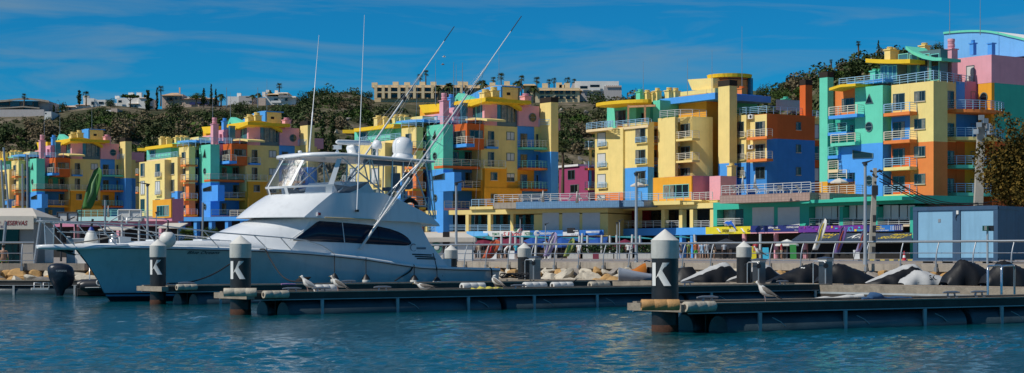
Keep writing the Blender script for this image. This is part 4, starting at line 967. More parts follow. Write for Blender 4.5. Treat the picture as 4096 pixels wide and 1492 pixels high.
# lower house
hb = lambda s: float(np.interp(s, [6, 8, 9, 12, 15.3], [2.1, 2.28, 2.42, 2.6, 2.6])); ht = lambda s: 2.12
def zf_house(p):
    s, y, z, w = p
    if p[4:] or abs(y) >= (hb(s) * (1 - w) + ht(s) * w) - 1e-4 and s > 7.1: zlow = zsheer(s) + .05; return (s, y, zlow + w * (3.46 - zlow))
    return (s, y, z)
g = shell(4.25, 7.15, 6.85, 8.25, hb, ht, 2.42, 3.46, 2.05, 3.46, [(0, 15.1), (.25, 14.7), (.5, 14.25), (.8, 13.95), (1, 13.85)], bul=.28)
q = MB('gelcoat'); shell_mesh(q, g, zf_house); q.build('deckhouse', yo)
def house_y(s, z):
    zlow = zsheer(s) + .05
    w = max(0, min(1, (z - zlow) / (3.46 - zlow))); return hb(s) * (1 - w) + ht(s) * w
WO = [(7.28, 2.5), (8.57, 3.34), (10, 3.27), (11, 3.20), (11.6, 3.14), (12.2, 3.03), (12.67, 2.89), (13.0, 2.72), (13.18, 2.55), (13.25, 2.42), (13.18, 2.33), (12.9, 2.30), (11.5, 2.34), (9.73, 2.42)]
for sd in (1, -1):
    q = MB('yacht_glass'); fine = []
    for (a, b) in zip(WO, WO[1:] + WO[:1]):
        for k in range(4): s = a[0] + (b[0] - a[0]) * k / 4; z = a[1] + (b[1] - a[1]) * k / 4; fine.append((s, z))
    cs, cz = 10.4, 2.8; ring = [(cs + (s - cs) * m, cz + (z - cz) * m) for m in (1,) for s, z in fine]
    # glass laid on the house side as a band of quads between lower and upper edge
    ss = [7.3 + (13.22 - 7.3) * i / 40 for i in range(41)]
    up = [(7.28, 2.5), (8.57, 3.34), (10, 3.27), (11, 3.20), (11.6, 3.14), (12.2, 3.03), (12.67, 2.89), (13.0, 2.72), (13.18, 2.55), (13.25, 2.42)]; lo = [(7.28, 2.49), (9.73, 2.42), (11.5, 2.34), (12.9, 2.30), (13.18, 2.33), (13.25, 2.42)]
    rg = [[W(s, (house_y(s, z) + o) * sd, z) for z, o in ((itp(s, lo), .0), (itp(s, lo), .022), ((itp(s, lo) + itp(s, up)) / 2, .022), (itp(s, up), .022), (itp(s, up), .0))] for s in ss]
    q.loft(rg, False, False)
    o = q.build('side_window', yo)
    q = MB('gelcoat')
    q.tube([W(s, (house_y(s, z) + .03) * sd, z) for s, z in ((9.75, 2.42), (9.75, 2.85), (9.75, 3.28))], .022, 4)
    q.tube([W(s, (house_y(s, z) + .03) * sd, z) for s, z in ((7.1, 2.5), (7.7, 2.87), (8.2, 3.18))], .025, 4); q.use('black_plastic')
    q.tube([W(s, (house_y(s, z) + .025) * sd, z) for s, z in ((11.55, 2.34), (11.55, 2.75), (11.55, 3.15))], .012, 4)
    q.build('mullion', o)
# side vents, cabin door bulkhead
q = MB('black_plastic')
for (x0, y0, x1, y1) in ((1649, 1017, 1727, 1020), (1659, 1025, 1735, 1029), (1666, 1034, 1741, 1036)):
    a = bp(x0, y0, 2.5); b = bp(x1, y1, 2.5); pts = [(a[0] + (b[0] - a[0]) * i / 5, a[2] + (b[2] - a[2]) * i / 5) for i in range(6)]
    q.tube([W(s, house_y(s, z) + .015, z) for s, z in pts], .028, 4)
q.build('side_vents', yo)
q = MB('grey_vinyl'); a = bp(1686, 993, 2.45); q.box(W(a[0], house_y(a[0], a[2]) + .012, a[2]), (.5, .02, .09), math.atan2(YD.y, YD.x))
q.tube([W(a[0] - .42 + .16 * math.cos(t), house_y(a[0], a[2]) + .02, a[2] + .03 + .16 * math.sin(t)) for t in [R_(50 + 26 * k) for k in range(11)]], .02, 4); q.build('maker_emblem', yo)
# flybridge moulding with its brow
fb_ = lambda s: float(np.interp(s, [7, 8, 14.7], [2.36, 2.42, 2.42])); ft_ = lambda s: float(np.interp(s, [8, 9.3, 12, 14.7], [2.1, 2.28, 2.30, 2.36]))
TOPE = [(7, 4.5), (9.2, 4.54), (11.65, 4.62), (11.75, 4.62), (12.05, 4.50), (12.6, 4.33), (13.2, 4.11), (13.8, 3.86), (14.44, 3.55), (14.75, 3.28)]
BOTE = [(6, 3.49), (7.7, 3.50), (9, 3.46), (13.9, 3.37), (14.75, 3.2)]
def zf_fly(p):
    s, y, z, w = p
    if abs(y) > 1.9 and s > 7.5:
        zb_, zt_ = itp(s, BOTE), itp(s - (1 - w) * .0, TOPE); t = max(0, min(1, (s - (7.73 + 1.48 * w)) / .8))
        z0 = 3.5 + (4.54 - 3.5) * w; z1 = zb_ + (zt_ - zb_) * w; return (s, y, z0 * (1 - t) + z1 * t)
    return (s, y, z)
g = shell(6.12, 7.72, 7.55, 9.2, fb_, ft_, 3.5, 4.47, 3.5, 4.54, [(0, 14.75), (1, 14.75)], bul=.10)
q = MB('gelcoat'); shell_mesh(q, g, zf_fly)
b = [W(*zf_fly(p)) for p in g[0]]; q.add(b + [v + Vector((0, 0, -.03)) for v in b], [tuple(range(len(b), 2 * len(b)))] + [(i, i + 1, len(b) + i + 1, len(b) + i) for i in range(len(b) - 1)], False)
q.build('flybridge', yo)
q = MB('gold_rub'); q.tube([bw(x, y, 2.44) for x, y in ((1300, 870), (1400, 874), (1500, 879))], .025, 5); q.build('coaming_trim', yo)
q = MB('gelcoat'); a = bw(1275, 856, 2.43); q.box(a, (.17, .06, .17), math.atan2(YD.y, YD.x)); q.use('red_lens'); q.box(a + Vector((YN.x, YN.y, 0)) * .03 + Vector((YD.x, YD.y, 0)) * .02, (.1, .06, .1), math.atan2(YD.y, YD.x)); q.build('navigation_light', yo)
q = MB('stainless'); a = bw(1045, 857, .6); q.ball(a, .09); q.tube([a + Vector((-.1, -.1, 0)), a + Vector((.1, .2, .0))], .06, 8); q.build('horn', yo)
# white windscreen base and clear vinyl enclosure
def arcpt(c, sd_s, yw, v, pw=2.4): return (c + (sd_s - c) * abs(v) ** pw, yw * v)
VV = [i / 10 for i in range(-10, 11)]
def band(q, lo, hi, z0, z0s, z1, z1s, v0=-1, v1=1, n=20, off=0, thick=None):
    rg = []
    for i in range(n + 1):
        v = v0 + (v1 - v0) * i / n; a = arcpt(*lo, v); b = arcpt(*hi, v); e = abs(v) ** 2.4
        za = z0 + (z0s - z0) * e; zb = z1 + (z1s - z1) * e
        rg.append([W(a[0] - off, a[1] * (1 + off * .4), za), W(b[0] - off, b[1] * (1 + off * .4), zb)])
    q.loft(rg, False, False)
LO = (7.62, 9.42, 2.0); MI = (7.48, 9.42, 2.04); HI = (8.25, 9.85, 2.02)
def lp(a, b, t): return tuple(x + (y - x) * t for x, y in zip(a, b))
q = MB('gelcoat'); band(q, LO, lp(LO, MI, .2), 4.42, 4.52, 4.50, 4.60); band(q, lp(LO, MI, .85), MI, 4.75, 4.85, 4.84, 4.93, off=.02)
band(q, MI, lp(MI, (7.62, 9.4, 1.9), 1), 4.84, 4.93, 4.85, 4.94)
def slat(q, lo, hi, z0, z0s, z1, z1s, v, w=.035, off=.03):
    band(q, lo, hi, z0, z0s, z1, z1s, v - w, min(v + w, 1), 2, off)
for v in (-.98, -.62, -.1, .42, .96): slat(q, LO, MI, 4.42, 4.52, 4.84, 4.93, v, .03)
q.build('windscreen_base', yo)
q = MB('clear_vinyl'); band(q, lp(LO, MI, .2), lp(LO, MI, .85), 4.50, 4.60, 4.75, 4.85); q.build('windscreen_light', yo)
q = MB('clear_vinyl'); band(q, MI, HI, 4.84, 4.93, 6.08, 6.06); q.build('clear_curtain', yo)
for v in (-.98, -.62, -.1, .5, .975): q = MB('gelcoat'); slat(q, MI, HI, 4.84, 4.93, 6.06, 6.05, v, .024, .02); q.build('curtain_seam', yo)
for sd in (1, -1):                                                  # side curtains with a boat-shaped lower pocket
    q = MB('clear_vinyl'); q.add([W(9.45, 2.02 * sd, 4.95), W(10.2, 2.1 * sd, 4.85), W(11.2, 2.06 * sd, 5.12), W(11.0, 2.02 * sd, 6.03), W(9.86, 2.02 * sd, 6.05)], [(0, 1, 2, 3, 4)], False); q.build('side_curtain', yo)
    q = MB('grey_vinyl'); q.extrude([W(9.42, 2.03 * sd, 4.93), W(10.2, 2.12 * sd, 4.84), W(11.22, 2.06 * sd, 5.10), W(10.75, 2.0 * sd, 4.78), W(10.1, 1.9 * sd, 4.52), W(9.7, 1.95 * sd, 4.52)], W(0, .05 * sd, 0) - W(0, 0, 0)); q.build('rolled_curtain', yo)
# helm pod, seats, console
q = MB('gelcoat'); rg = []
for s, y, z in ((9.9, 1.2, 4.7), (10.2, 1.45, 5.1), (11.6, 1.5, 5.12), (12.0, 1.5, 4.55)): rg.append([W(s, -y, 4.4), W(s, -y, z - .1), W(s, -y * .9, z), W(s, y * .9, z), W(s, y, z - .1), W(s, y, 4.4)])
q.loft(rg, smooth=False); q.build('helm_pod', yo)
for (x, y_, yy) in ((1562, 748, .9), (1612, 742, -.6)):
    c = bw(x, y_, yy); q = MB('grey_vinyl'); q.box(c + Vector((0, 0, -.1)), (.55, .55, .16), .66); q.box(c + Vector((.22, .17, .25)), (.14, .55, .75), .66); q.box(c + Vector((0, 0, -.4)), (.15, .15, .5), .66); q.build('helm_chair', yo)
# hardtop
rg = []; n = 20; NH = 14
q = MB('gelcoat')
def hout(t):                                                       # outline: half plan, t 0 bow centre .. 1 stern
    if t < .4: a = t / .4 * math.pi / 2; return (8.15 + 1.75 * (1 - math.cos(a)), 2.12 * math.sin(a))
    return (9.9 + (14.75 - 9.9) * (t - .4) / .6, 2.12 - .08 * (t - .4))
for k in range(NH + 1):
    t = k / NH; s, y = hout(t); zt = itp(s, [(8.15, 6.16), (8.5, 6.27), (9.2, 6.31), (10, 6.30), (14.75, 6.13)]); th = itp(s, [(8.15, .10), (9.2, .2), (10.2, .13), (14.75, .09)])
    y = max(y, .05); rg.append([W(s, -y, zt - th), W(s, -y * 1.0, zt - .02), W(s, -y * .9, zt + .02), W(s, -y * .4, zt + .05), W(s, y * .4, zt + .05), W(s, y * .9, zt + .02), W(s, y, zt - .02), W(s, y, zt - th), W(s, y * .7, zt - .09), W(s, -y * .7, zt - .09)])
q.loft(rg); q.build('hardtop', yo)
# supports, braces, aft ladder
for sd in (1, -1):
    q = MB('stainless')
    for a, b in (((9.86, 1.95, 6.1), (11.9, 2.2, 4.6)), ((11.3, 1.95, 6.05), (9.6, 2.1, 4.6)), ((11.35, 1.9, 6.1), (11.4, 1.9, 5.0)), ((12.6, 1.85, 6.1), (12.5, 1.9, 4.4)), ((13.2, 1.8, 6.05), (13.1, 1.9, 4.3)), ((11.4, 1.95, 6.1), (11.9, 1.9, 4.6))): q.tube([W(a[0], a[1] * sd, a[2]), W(b[0], b[1] * sd, b[2])], .032, 6)
    for a, b in (((13.55, 1.9, 6.08), (14.45, 2.2, 3.6)), ((14.35, 1.9, 6.08), (14.6, 2.2, 3.5)), ((14.62, 1.9, 6.08), (14.72, 2.15, 3.5))): q.tube([W(a[0], a[1] * sd, a[2]), W(b[0], b[1] * sd, b[2])], .035, 6)
    q.build('hardtop_supports', yo)
q = MB('stainless')
for i in range(5): z = 3.9 + .45 * i; f = (6.08 - z) / 2.58; q.tube([W(14.36 + .24 * f, 1.9 + .3 * f, z), W(14.62 + .1 * f, 1.9 + .25 * f, z)], .02, 5)
q.build('ladder_rungs', yo)
q = MB('stainless')
for z in (4.05, 4.45): q.tube([W(12.6, 2.1, z + .2), W(13.3, 2.15, z + .05), W(14.3, 2.2, z), W(14.3, -2.2, z), W(12.6, -2.1, z + .2)], .022, 6)
for y in (-2.2, -1.1, 0, 1.1, 2.2): q.tube([W(14.3, y, 3.4), W(14.3, y, 4.45)], .02, 5)
q.build('aft_rail', yo)
q = MB('brown_cap'); c = W(14.0, 1.2, 4.0); q.loft([[c + (Vector((YD.x, YD.y, 0)) * math.cos(a) + Vector((0, 0, 1)) * math.sin(a)) * (.36 + .10 * math.cos(b)) + Vector((YN.x, YN.y, 0)) * .10 * math.sin(b) for b in [k * math.pi / 4 for k in range(8)]] for a in [k * math.pi / 9 for k in range(19)]], cap=False); q.build('life_ring', yo)
q = MB('grey_vinyl'); q.tube([W(11.2, 1.7, 5.98), W(13.9, 1.6, 5.94)], .1, 8); q.build('rolled_curtain', yo)
# electronics on the hardtop
q = MB('gelcoat'); c = bw(1610, 625, 0); q.lathe([(.5, -.1), (.5, .0), (.42, .1), (.42, .12), (.46, .2), (.47, .5), (.42, .68), (.3, .82), (.1, .89), (.01, .9)], c, 20); q.build('satellite_dome', yo)
q = MB('gelcoat'); c = bw(1508, 622, -.9); q.lathe([(.06, 0), (.06, .3), (.22, .32), (.23, .5), (.17, .66), (.02, .72)], c, 14); q.build('satellite_dome', yo)
q = MB('gelcoat'); c = bw(1411, 620, .0); q.lathe([(.34, -.05), (.34, .08), (.24, .1), (.3, .3), (.26, .42), (.1, .44), (.1, .52)], c, 16); A, B_ = bw(1345, 568, .9), bw(1481, 572, -.3)
q.tube([A, A + (B_ - A) * .05, A + (B_ - A) * .95, B_], [.05, .11, .11, .05], 8); q.build('radar', yo)
q = MB('gelcoat'); c = bw(1349, 606, .6); q.lathe([(.1, -.05), (.05, .05), (.05, .12)], c, 8); q.box(c + Vector((0, 0, .19)), (.36, .22, .18), .3); q.use('black_plastic'); q.box(c + Vector((-.18, -.06, .19)), (.02, .16, .12), .3); q.build('searchlight', yo)
q = MB('gelcoat'); c = bw(1200, 622, .6); q.lathe([(.03, -.1), (.03, .1), (.09, .1), (.09, .2), (.02, .22)], c, 8); q.build('gps_antenna', yo)
q = MB('stainless'); c = bw(1712, 620, 1.6); q.box(c, (.1, .3, .3), .3); q.tube([c + Vector((0, 0, -.4)), c], .03, 5); q.build('deck_floodlight', yo)
for (x0, y0, x1, y1, y, nm) in ((1237, 612, 1276, 140, -.6, 0), (1428, 843, 1458, 60, 2.5, 1)):
    A, B_ = bw(x0, y0, y), bw(x1, y1, y); q = MB('gelcoat'); q.tube([A, A + (B_ - A) * .35, A + (B_ - A) * .352, B_], [.035, .03, .02, .010], 6); q.use('black_plastic'); q.box(A, (.14, .1, .1), .66); q.build('whip_antenna', yo)
# outriggers with spreaders and stays
for sd, tip, k2 in ((1, bw(2086, 64, 3.4), 0), (-1, bw(1817, 106, -3.2), 1)):
    A = W(10.45, 2.5 * sd, 2.14); D = tip - A
    q = MB('mast_white'); q.tube([A, A + D * .3, A + D * .301, A + D * .66, A + D * .661, tip], [.062, .06, .05, .045, .032, .014], 8)
    q.use('black_plastic'); q.tube([A + D * .93, tip], [.022, .018], 6)
    for f in (.302, .66): q.lathe([(.085, -.1), (.085, .1)], A + D * f, 8, D.to_track_quat('Z', 'Y').to_matrix())
    q.build('outrigger', yo)
    q = MB('stainless'); d = D.normalized(); e = d.cross(Vector((0, 0, 1))).normalized(); u = e.cross(d)
    for f, L_ in ((.31, .35), (.45, .55)):
        c = A + D * f
        for w_ in (e, u, -e, -u): q.tube([c, c + w_ * L_ + d * .1], .014, 5)
    for w_ in (e, u, -e, -u): q.tube([A + D * .04, A + D * .31 + w_ * .35, A + D * .45 + w_ * .55, A + D * .8], .006, 4)
    q.tube([A + D * .5, W(14.2, 2.3 * sd, 3.9)], .006, 4); q.tube([A + D * .75, W(16.5, 2.5 * sd, 1.3)], .005, 4)
    q.tube([W(12.0, 2.2 * sd, 4.5), A + D * .36], .03, 6); q.build('outrigger_stays', yo)
# bow rails
RL = [(-3.0, .3, 3.22), (-2.2, .55, 3.2), (-.9, 1.0, 3.16), (1.2, 1.85, 3.08), (3.6, 2.45, 2.80), (6.5, 2.66, 2.61), (7.6, 2.70, 2.50), (8.4, 2.72, 2.28), (9.05, 2.72, 1.93)]
MID = [(-2.0, .6, 2.82), (0, 1.35, 2.76), (2.0, 1.95, 2.60), (4.2, 2.45, 2.46)]
q = MB('stainless')
for sd in (1, -1):
    q.tube([W(s, y * sd, z) for s, y, z in RL], .027, 7); q.tube([W(s, y * sd, z) for s, y, z in MID], .018, 6)
    for (s, y, z), (s2, y2) in (((-2.75, .4, 3.21), (-1.75, .5)), ((-1.0, .97, 3.16), (-.2, 1.0)), ((.6, 1.62, 3.1), (1.5, 1.35)), ((3.0, 2.32, 2.88), (3.8, 2.15)), ((5.2, 2.57, 2.69), (5.9, 2.5)), ((6.4, 2.66, 2.61), (7.0, 2.6))): q.tube([W(s, y * sd, z), W(s2, y2 * sd, zsheer(s2) + .05)], .022, 6)
    q.tube([W(-2.6, .48 * sd, 3.2), W(-2.6, .4 * sd, 2.3)], .02, 6)
q.tube([W(-3.0, .3, 3.22), W(-3.1, 0, 3.22), W(-3.0, -.3, 3.22)], .027, 7)
q.tube([bw(507, 893, 1.5), bw(508, 872, 1.5), bw(520, 868, 1.5), bw(660, 876, 1.9), bw(671, 882, 1.9), bw(673, 900, 1.9)], .025, 7)
q.build('bow_rail', yo)
q = MB('stainless'); c = W(.0, .3, 2.42); q.lathe([(.2, -.1), (.2, .1), (.12, .12), (.12, .22), (.17, .24), (.1, .3)], c + Vector((0, 0, .0)), 12); q.use('gelcoat'); q.box(c + Vector((.35, .2, .04)), (.5, .4, .3), .66); q.use('rope_grey'); q.tube([W(-1.6, .15, 2.36), W(-.9, .2, 2.45), W(-.1, .3, 2.62)], .035, 6); q.build('anchor_windlass', yo)
q = MB('navy_letter'); a = bw(763, 1014, 2.4); b = bw(889, 1018, 2.55)
def hull_at(s, z):
    best = None
    for s0 in np.arange(0, 10, .05):
        h = [hull(s0, f) for f in (.6, .68, .76, .84, .92, 1.0)]; ss = np.interp(z, [x[2] for x in h], [x[0] for x in h]); yy = np.interp(z, [x[2] for x in h], [x[1] for x in h])
        if best is None or abs(ss - s) < best[0]: best = (abs(ss - s), yy)
    return best[1]
s1, z1 = bp(763, 1015, 2.2)[0], bp(763, 1015, 2.2)[2]; s2 = bp(889, 1018, 2.45)[0]
P0 = W(s1, hull_at(s1, z1) , z1); P1 = W(s2, hull_at(s2, z1), z1); up_ = W(s1, hull_at(s1, z1 + .18), z1 + .18) - P0
text_mesh(q, 'Blue Oceans', P0 + Vector((YN.x, YN.y, 0)) * .05, P1 - P0, up_, .17, (P1 - P0).length, .02, .35, .012); q.build('hull_name', yo)
q = MB('black_plastic')
for x, y_ in ((1726, 1102), (1768, 1103)): a = bp(x, y_, 2.62); q.ball(W(*a), .05)
for x in (338, 346, 356): a = bp(x, 1018, .9); q.use('stainless'); q.ball(W(a[0], hull_at(a[0], a[2]) + .01, a[2]), .025, 8)
q.build('hull_fittings', yo)
# ------------------------------------------------------------------ floating docks, piles and what lies on them
mat('dock_boards', (.27, .22, .17), .85, var=.35, scale=2.5, bump=.4, bscale=10); mat('dock_beam', (.06, .052, .045), .8, var=.35, scale=2, bump=.3)
mat('weathered_wood', (.30, .25, .19), .85, var=.35, scale=3, bump=.3); mat('float_tube', (.05, .075, .085), .36, var=.35, scale=1.4, bump=.15); mat('pile_black', (.018, .017, .017), .42, var=.6, scale=2.2, streak=.0, bump=.1)
mat('rust', (.06, .022, .010), .9, var=.6, scale=5, bump=.3); mat('grey_strip', (.40, .42, .42), .6, var=.2); mat('cap_white', (.66, .64, .58), .6, var=.12, scale=3, streak=.2, bump=.1)
mat('letter_white', (.74, .73, .69), .6, var=.08); mat('slime', (.02, .03, .016), .6, var=.4, scale=6)
for nm in ('dock_boards',):                                          # board joints across the walkway
    nt = MATS[nm].node_tree; wv = nt.nodes.new('ShaderNodeTexWave'); wv.inputs['Scale'].default_value = 2.2; wv.inputs['Distortion'].default_value = .3
    tcn = nt.nodes.new('ShaderNodeTexCoord'); mpn = nt.nodes.new('ShaderNodeMapping'); mpn.inputs['Rotation'].default_value = (0, 0, -R_(38)); nt.links.new(tcn.outputs['Object'], mpn.inputs['Vector']); nt.links.new(mpn.outputs[0], wv.inputs['Vector'])
    mr = nt.nodes.new('ShaderNodeMapRange'); mr.inputs[1].default_value = .0; mr.inputs[2].default_value = .15; mr.inputs[3].default_value = .45; mr.inputs[4].default_value = 1; nt.links.new(wv.outputs['Fac'], mr.inputs[0])
    pb = nt.nodes['Principled BSDF']; src = pb.inputs['Base Color'].links[0].from_socket; mx = nt.nodes.new('ShaderNodeMix'); mx.data_type = 'RGBA'; mx.blend_type = 'MULTIPLY'; mx.inputs[0].default_value = 1
    nt.links.new(src, mx.inputs[6]); nt.links.new(mr.outputs[0], mx.inputs[7]); nt.links.new(mx.outputs[2], pb.inputs['Base Color'])
def v3(p, z): return Vector((p.x, p.y, z))
def finger(label, P, ang, L, near=1.0, far=1.1, back=.42, dz=.66, seg=2.9, board=True, seed=0):
    """pontoon: boarded deck, edge beams, round floats with brackets"""
    rr = random.Random(seed); d = Vector((math.cos(R_(ang)), math.sin(R_(ang)))); n = Vector((d.y, -d.x))
    r = thing('floating_dock', label, 'dock', (*(P + d * L * .5), 0), 'floating docks of the marina')
    A = P - d * back
    q = MB('dock_boards'); q.obox(A, d, n, .3, L + back, -far + .12, near - .12, dz - .09, dz); q.build('deck', r)
    for o, nm in ((near, 1), (-far, -1)):
        q = MB('dock_beam'); a, b = (o - .12, o) if o > 0 else (o, o + .12); q.obox(A, d, n, .3, L + back, a + .004, b, dz - .17, dz + .02); q.use('weathered_wood'); q.obox(A, d, n, .3, L + back, a - .02, b + .03, dz + .023, dz + .06)
        q.use('grey_strip'); q.obox(A, d, n, .3, L + back, o + .004 if o > 0 else o - .02, o + .02 if o > 0 else o - .004, dz - .20, dz - .173); q.build('edge_beam', r)
    if board:
        q = MB('weathered_wood'); q.obox(A, d, n, .0, .28, -far + .15, near + .12, dz - .15, dz + .03); q.build('end_board', r)
    for o in (near - .40, -far + .40):
        t = 1.6; k = 0
        while t < L - .4:
            ln = min(seg * 3.0, L - t) - .25; C0 = A + d * t + n * o; C1 = C0 + d * ln; rad = .43; zc = .03
            q = MB('float_tube'); q.tube([v3(C0, zc), v3(C0 + d * .06, zc), v3(C1 - d * .06, zc), v3(C1, zc)], [rad * .82, rad, rad, rad * .82], 18); fo = q.build('float', r)
            if o > 0:
                u = t + .9 + rr.random() * .3
                while u < t + ln:
                    b = MB('grey_strip'); C = A + d * u + n * (near + .01)
                    pts = [C + n * .04, C + n * .04]; b.obox(A, d, n, u - .05, u + .05, near - .0, near + .05, -.22, dz - .205); b.build('bracket', r)
                    b = MB('grey_strip')
                    if rr.random() < .8:
                        b.tube([v3(A + d * (u + .5) + n * (o + rad * .75), zc + rad * .68), v3(A + d * (u + .72) + n * (o + rad * .93), zc + rad * .42), v3(A + d * (u + .85) + n * (o + rad * 1.01), zc + rad * .15)], .012, 4); b.build('tie_wire', r)
                    u += seg
            t += seg * 3.0; k += 1
    q = MB('slime'); q.obox(A, d, n, 1.6, L, near - .9, near - .86, -.25, dz - .2); q.build('skirt', r)
    return r, A, d, n, dz
PK = [PL(632, 66.75), PL(962, 54.95), PL(2660, 42.55)]
D1 = finger('farthest long floating dock, lying alongside the white yacht hull', PK[0], 38.5, 23, seed=1)
D2 = finger('middle long floating dock with gulls resting on its deck', PK[1], 38.2, 26.4, seed=2)
D3 = finger('nearest floating dock at right with one gull standing on it', PK[2], 34, 25, seed=3)
MW = Vector((.620, -.785)); P0 = Vector((10.06, 75.0))
def walkway():
    A = P0 - MW * 24; d, n = MW, Vector((MW.y, -MW.x))
    r = thing('floating_dock', 'main floating walkway in front of the boulders, carrying service pedestals', 'dock', (P0.x, P0.y, 0), 'floating docks of the marina')
    q = MB('dock_boards'); q.obox(A, d, n, 0, 52, -1.2, 1.2, .56, .66); q.build('deck', r)
    for o in (-1.32, 1.2):
        q = MB('weathered_wood'); q.obox(A, d, n, 0, 52, o, o + .12, .42, .69); q.use('grey_strip'); q.obox(A, d, n, 0, 52, o - .01, o + .13, .34, .417); q.use('dock_beam'); q.obox(A, d, n, 0, 52, o, o + .12, .1, .337); q.build('edge_beam', r)
    q = MB('float_tube')
    for k in range(9):
        C = A + d * (1 + 5.7 * k) - n * 1.0; q = MB('float_tube'); q.tube([v3(C, .05), v3(C + d * 5.2, .05)], .34, 12); q.build('float', r)
    # boarded platform for the jet skis
    q = MB('float_tube'); q.obox(A, d, n, 17, 52, -5.2, -1.35, .30, .62); q.build('platform', r)
    return r
walkway()
# left-hand dock below the boulders
dl_ = finger('low dark floating dock below the boulders at far left', Vector((-38, 84.2)), 2, 18.5, near=.9, far=.9, back=0, dz=.62, board=False, seed=4)

# ------------------------------------------------------------------ piles
def pile(P, rad, ztop, letter, label, dark=0):
    r = thing('mooring_pile', label, 'pile', (P.x, P.y, -1.2), 'mooring piles with white conical caps')
    zc = ztop - .74 * rad * 1.15 - .42
    q = MB('pile_black'); q.lathe([(rad, .16), (rad, .9), (rad, 1.5), (rad, zc + .06)], (P.x, P.y, 0), 48); q.build('post', r)
    q = MB('rust'); q.lathe([(rad * .99, -1.2), (rad + .004, .0), (rad + .004, .17), (rad * .98, .18)], (P.x, P.y, 0), 48); q.build('waterline_band', r)
    q = MB('cap_white'); R1 = rad * 1.045; q.lathe([(R1 * .97, zc - .02), (R1, zc), (R1, zc + .40), (R1 * 1.02, zc + .42)], (P.x, P.y, 0), 48); q.lathe([(R1 * 1.02, zc + .4205), (.02, ztop - .01), (.002, ztop)], (P.x, P.y, 0), 28, smooth=True); q.build('cap', r)
    return r
def letter_K(P, rad, zc, r):
    q = MB('letter_white'); dirv = Vector((-P.x, -P.y)); a0 = math.atan2(dirv.y, dirv.x) - R_(24); H = .56; Wd = .46
    def quad(p, e=.014):
        n = 14
        for i in range(n):
            s0, s1 = i / n, (i + 1) / n; L0 = [p[0][k] + (p[1][k] - p[0][k]) * s0 for k in (0, 1)]; L1 = [p[0][k] + (p[1][k] - p[0][k]) * s1 for k in (0, 1)]; U0 = [p[3][k] + (p[2][k] - p[3][k]) * s0 for k in (0, 1)]; U1 = [p[3][k] + (p[2][k] - p[3][k]) * s1 for k in (0, 1)]
            q.add([(P.x + (rad + e) * math.cos(a0 + x / rad), P.y + (rad + e) * math.sin(a0 + x / rad), zc - .68 + z) for x, z in (L0, L1, U1, U0)], [(0, 1, 2, 3)], False)
    x0 = -Wd / 2
    quad([(x0, 0), (x0 + .13, 0), (x0 + .13, H), (x0, H)])
    quad([(x0 + .132, .17), (x0 + .235, .285), (x0 + .47, H), (x0 + .31, H)], .019)
    quad([(x0 + .34, 0), (x0 + .51, 0), (x0 + .30, .37), (x0 + .18, .28)], .024)
    q.build('letter', r)
for P, lab, rad, zt in ((PK[0], 'mooring pile marked K in front of the yacht bow, beside the white ball fender', .30, 2.49), (PK[1], 'mooring pile marked K in front of the yacht, middle in size', .325, 2.5), (PK[2], 'nearest and largest mooring pile marked K, ringed by brown bumpers', .325, 2.5)):
    o = pile(P, rad, zt, False, lab); letter_K(P, rad, zt - .74 * rad * 1.15 - .42, o)
for x, Z, lab in ((1804, 91.5, 'unmarked mooring pile beside the yacht stern'), (2097, 87.5, 'unmarked mooring pile beside a steel service pedestal'), (2976, 76.6, 'unmarked mooring pile beside the pedestal with a gull')): pile(PL(x, Z), .325, 2.5 if Z < 90 else 2.42, False, lab)

# ------------------------------------------------------------------ bumpers, cleats, fenders, ropes
mat('bumper_white', (.70, .68, .63), .5, var=.12, scale=4, bump=.1); mat('bumper_old', (.50, .44, .34), .65, var=.35, scale=5, bump=.2); mat('bumper_brown', (.52, .28, .10), .65, var=.35, scale=5, bump=.2)
def bumper(A, d, z, L, rad, m, label, group, bends=0):
    """roll of foam bumper bound in sections, with dished ends"""
    q = MB(m); pts = []; rr = []; k = 3
    for i in range(k):
        a, b = i / k, (i + 1) / k
        for f, s in ((a + .006, .965), (a + .014, 1), (b - .014, 1), (b - .006, .965)): pts.append(v3(A + d * (L * f), z)); rr.append(rad * s)
    q.tube(pts, rr, 16); q.use('dock_beam'); q.tube([v3(A - d * .005, z), v3(A + d * .012, z)], [rad * .5, rad * .5], 12)
    tag(q.build('dock_bumper'), label, 'bumper', group)
gB = 'foam bumpers fixed to the docks'
def on(D, t, o, z=0): _, A, d, n, dz = D; return A + d * t + n * o
def bumper_on(D, x, o, L, rad, m, label, z=None, turn=0):
    _, A, d, n, dz = D; P = A + n * o; t = along(P, d, x); a = math.atan2(d.y, d.x) + turn; bumper(P + d * t, Vector((math.cos(a), math.sin(a))), (dz + rad * .75) if z is None else z, L, rad, m, label, gB)
bumper_on(D1, 706, 1.2, .84, .115, 'bumper_old', 'off white bumper on the edge of the farthest dock, just right of its pile', .66)
bumper_on(D2, 894, 1.32, 1.0, .13, 'bumper_old', 'cream bumper wrapped in front of the middle K pile', .74, -.55)
bumper_on(D2, 1053, 1.16, .88, .12, 'bumper_old', 'dirty stained bumper just right of the middle K pile', .65)
bumper_on(D2, 1262, -.6, .75, .14, 'bumper_white', 'clean white bumper roll between two standing gulls')
bumper_on(D2, 1846, -1.15, 1.0, .135, 'bumper_white', 'clean white bumper roll above a yellow rag on the dock')
bumper_on(D2, 2096, -1.15, 1.0, .135, 'bumper_white', 'white bumper roll below the service pedestal, with a torn end')
bumper_on(D2, 2208, -1.15, .95, .13, 'bumper_white', 'white bumper roll with a black rope looped over it')
bumper_on(D2, 2358, -1.15, .95, .13, 'bumper_old', 'dirty cream bumper roll beside a rope bundle, left of the nearest pile')
bumper_on(D3, 2564, 1.25, .9, .13, 'bumper_brown', 'brown bumper wrapped around the nearest K pile', .71, -.5)
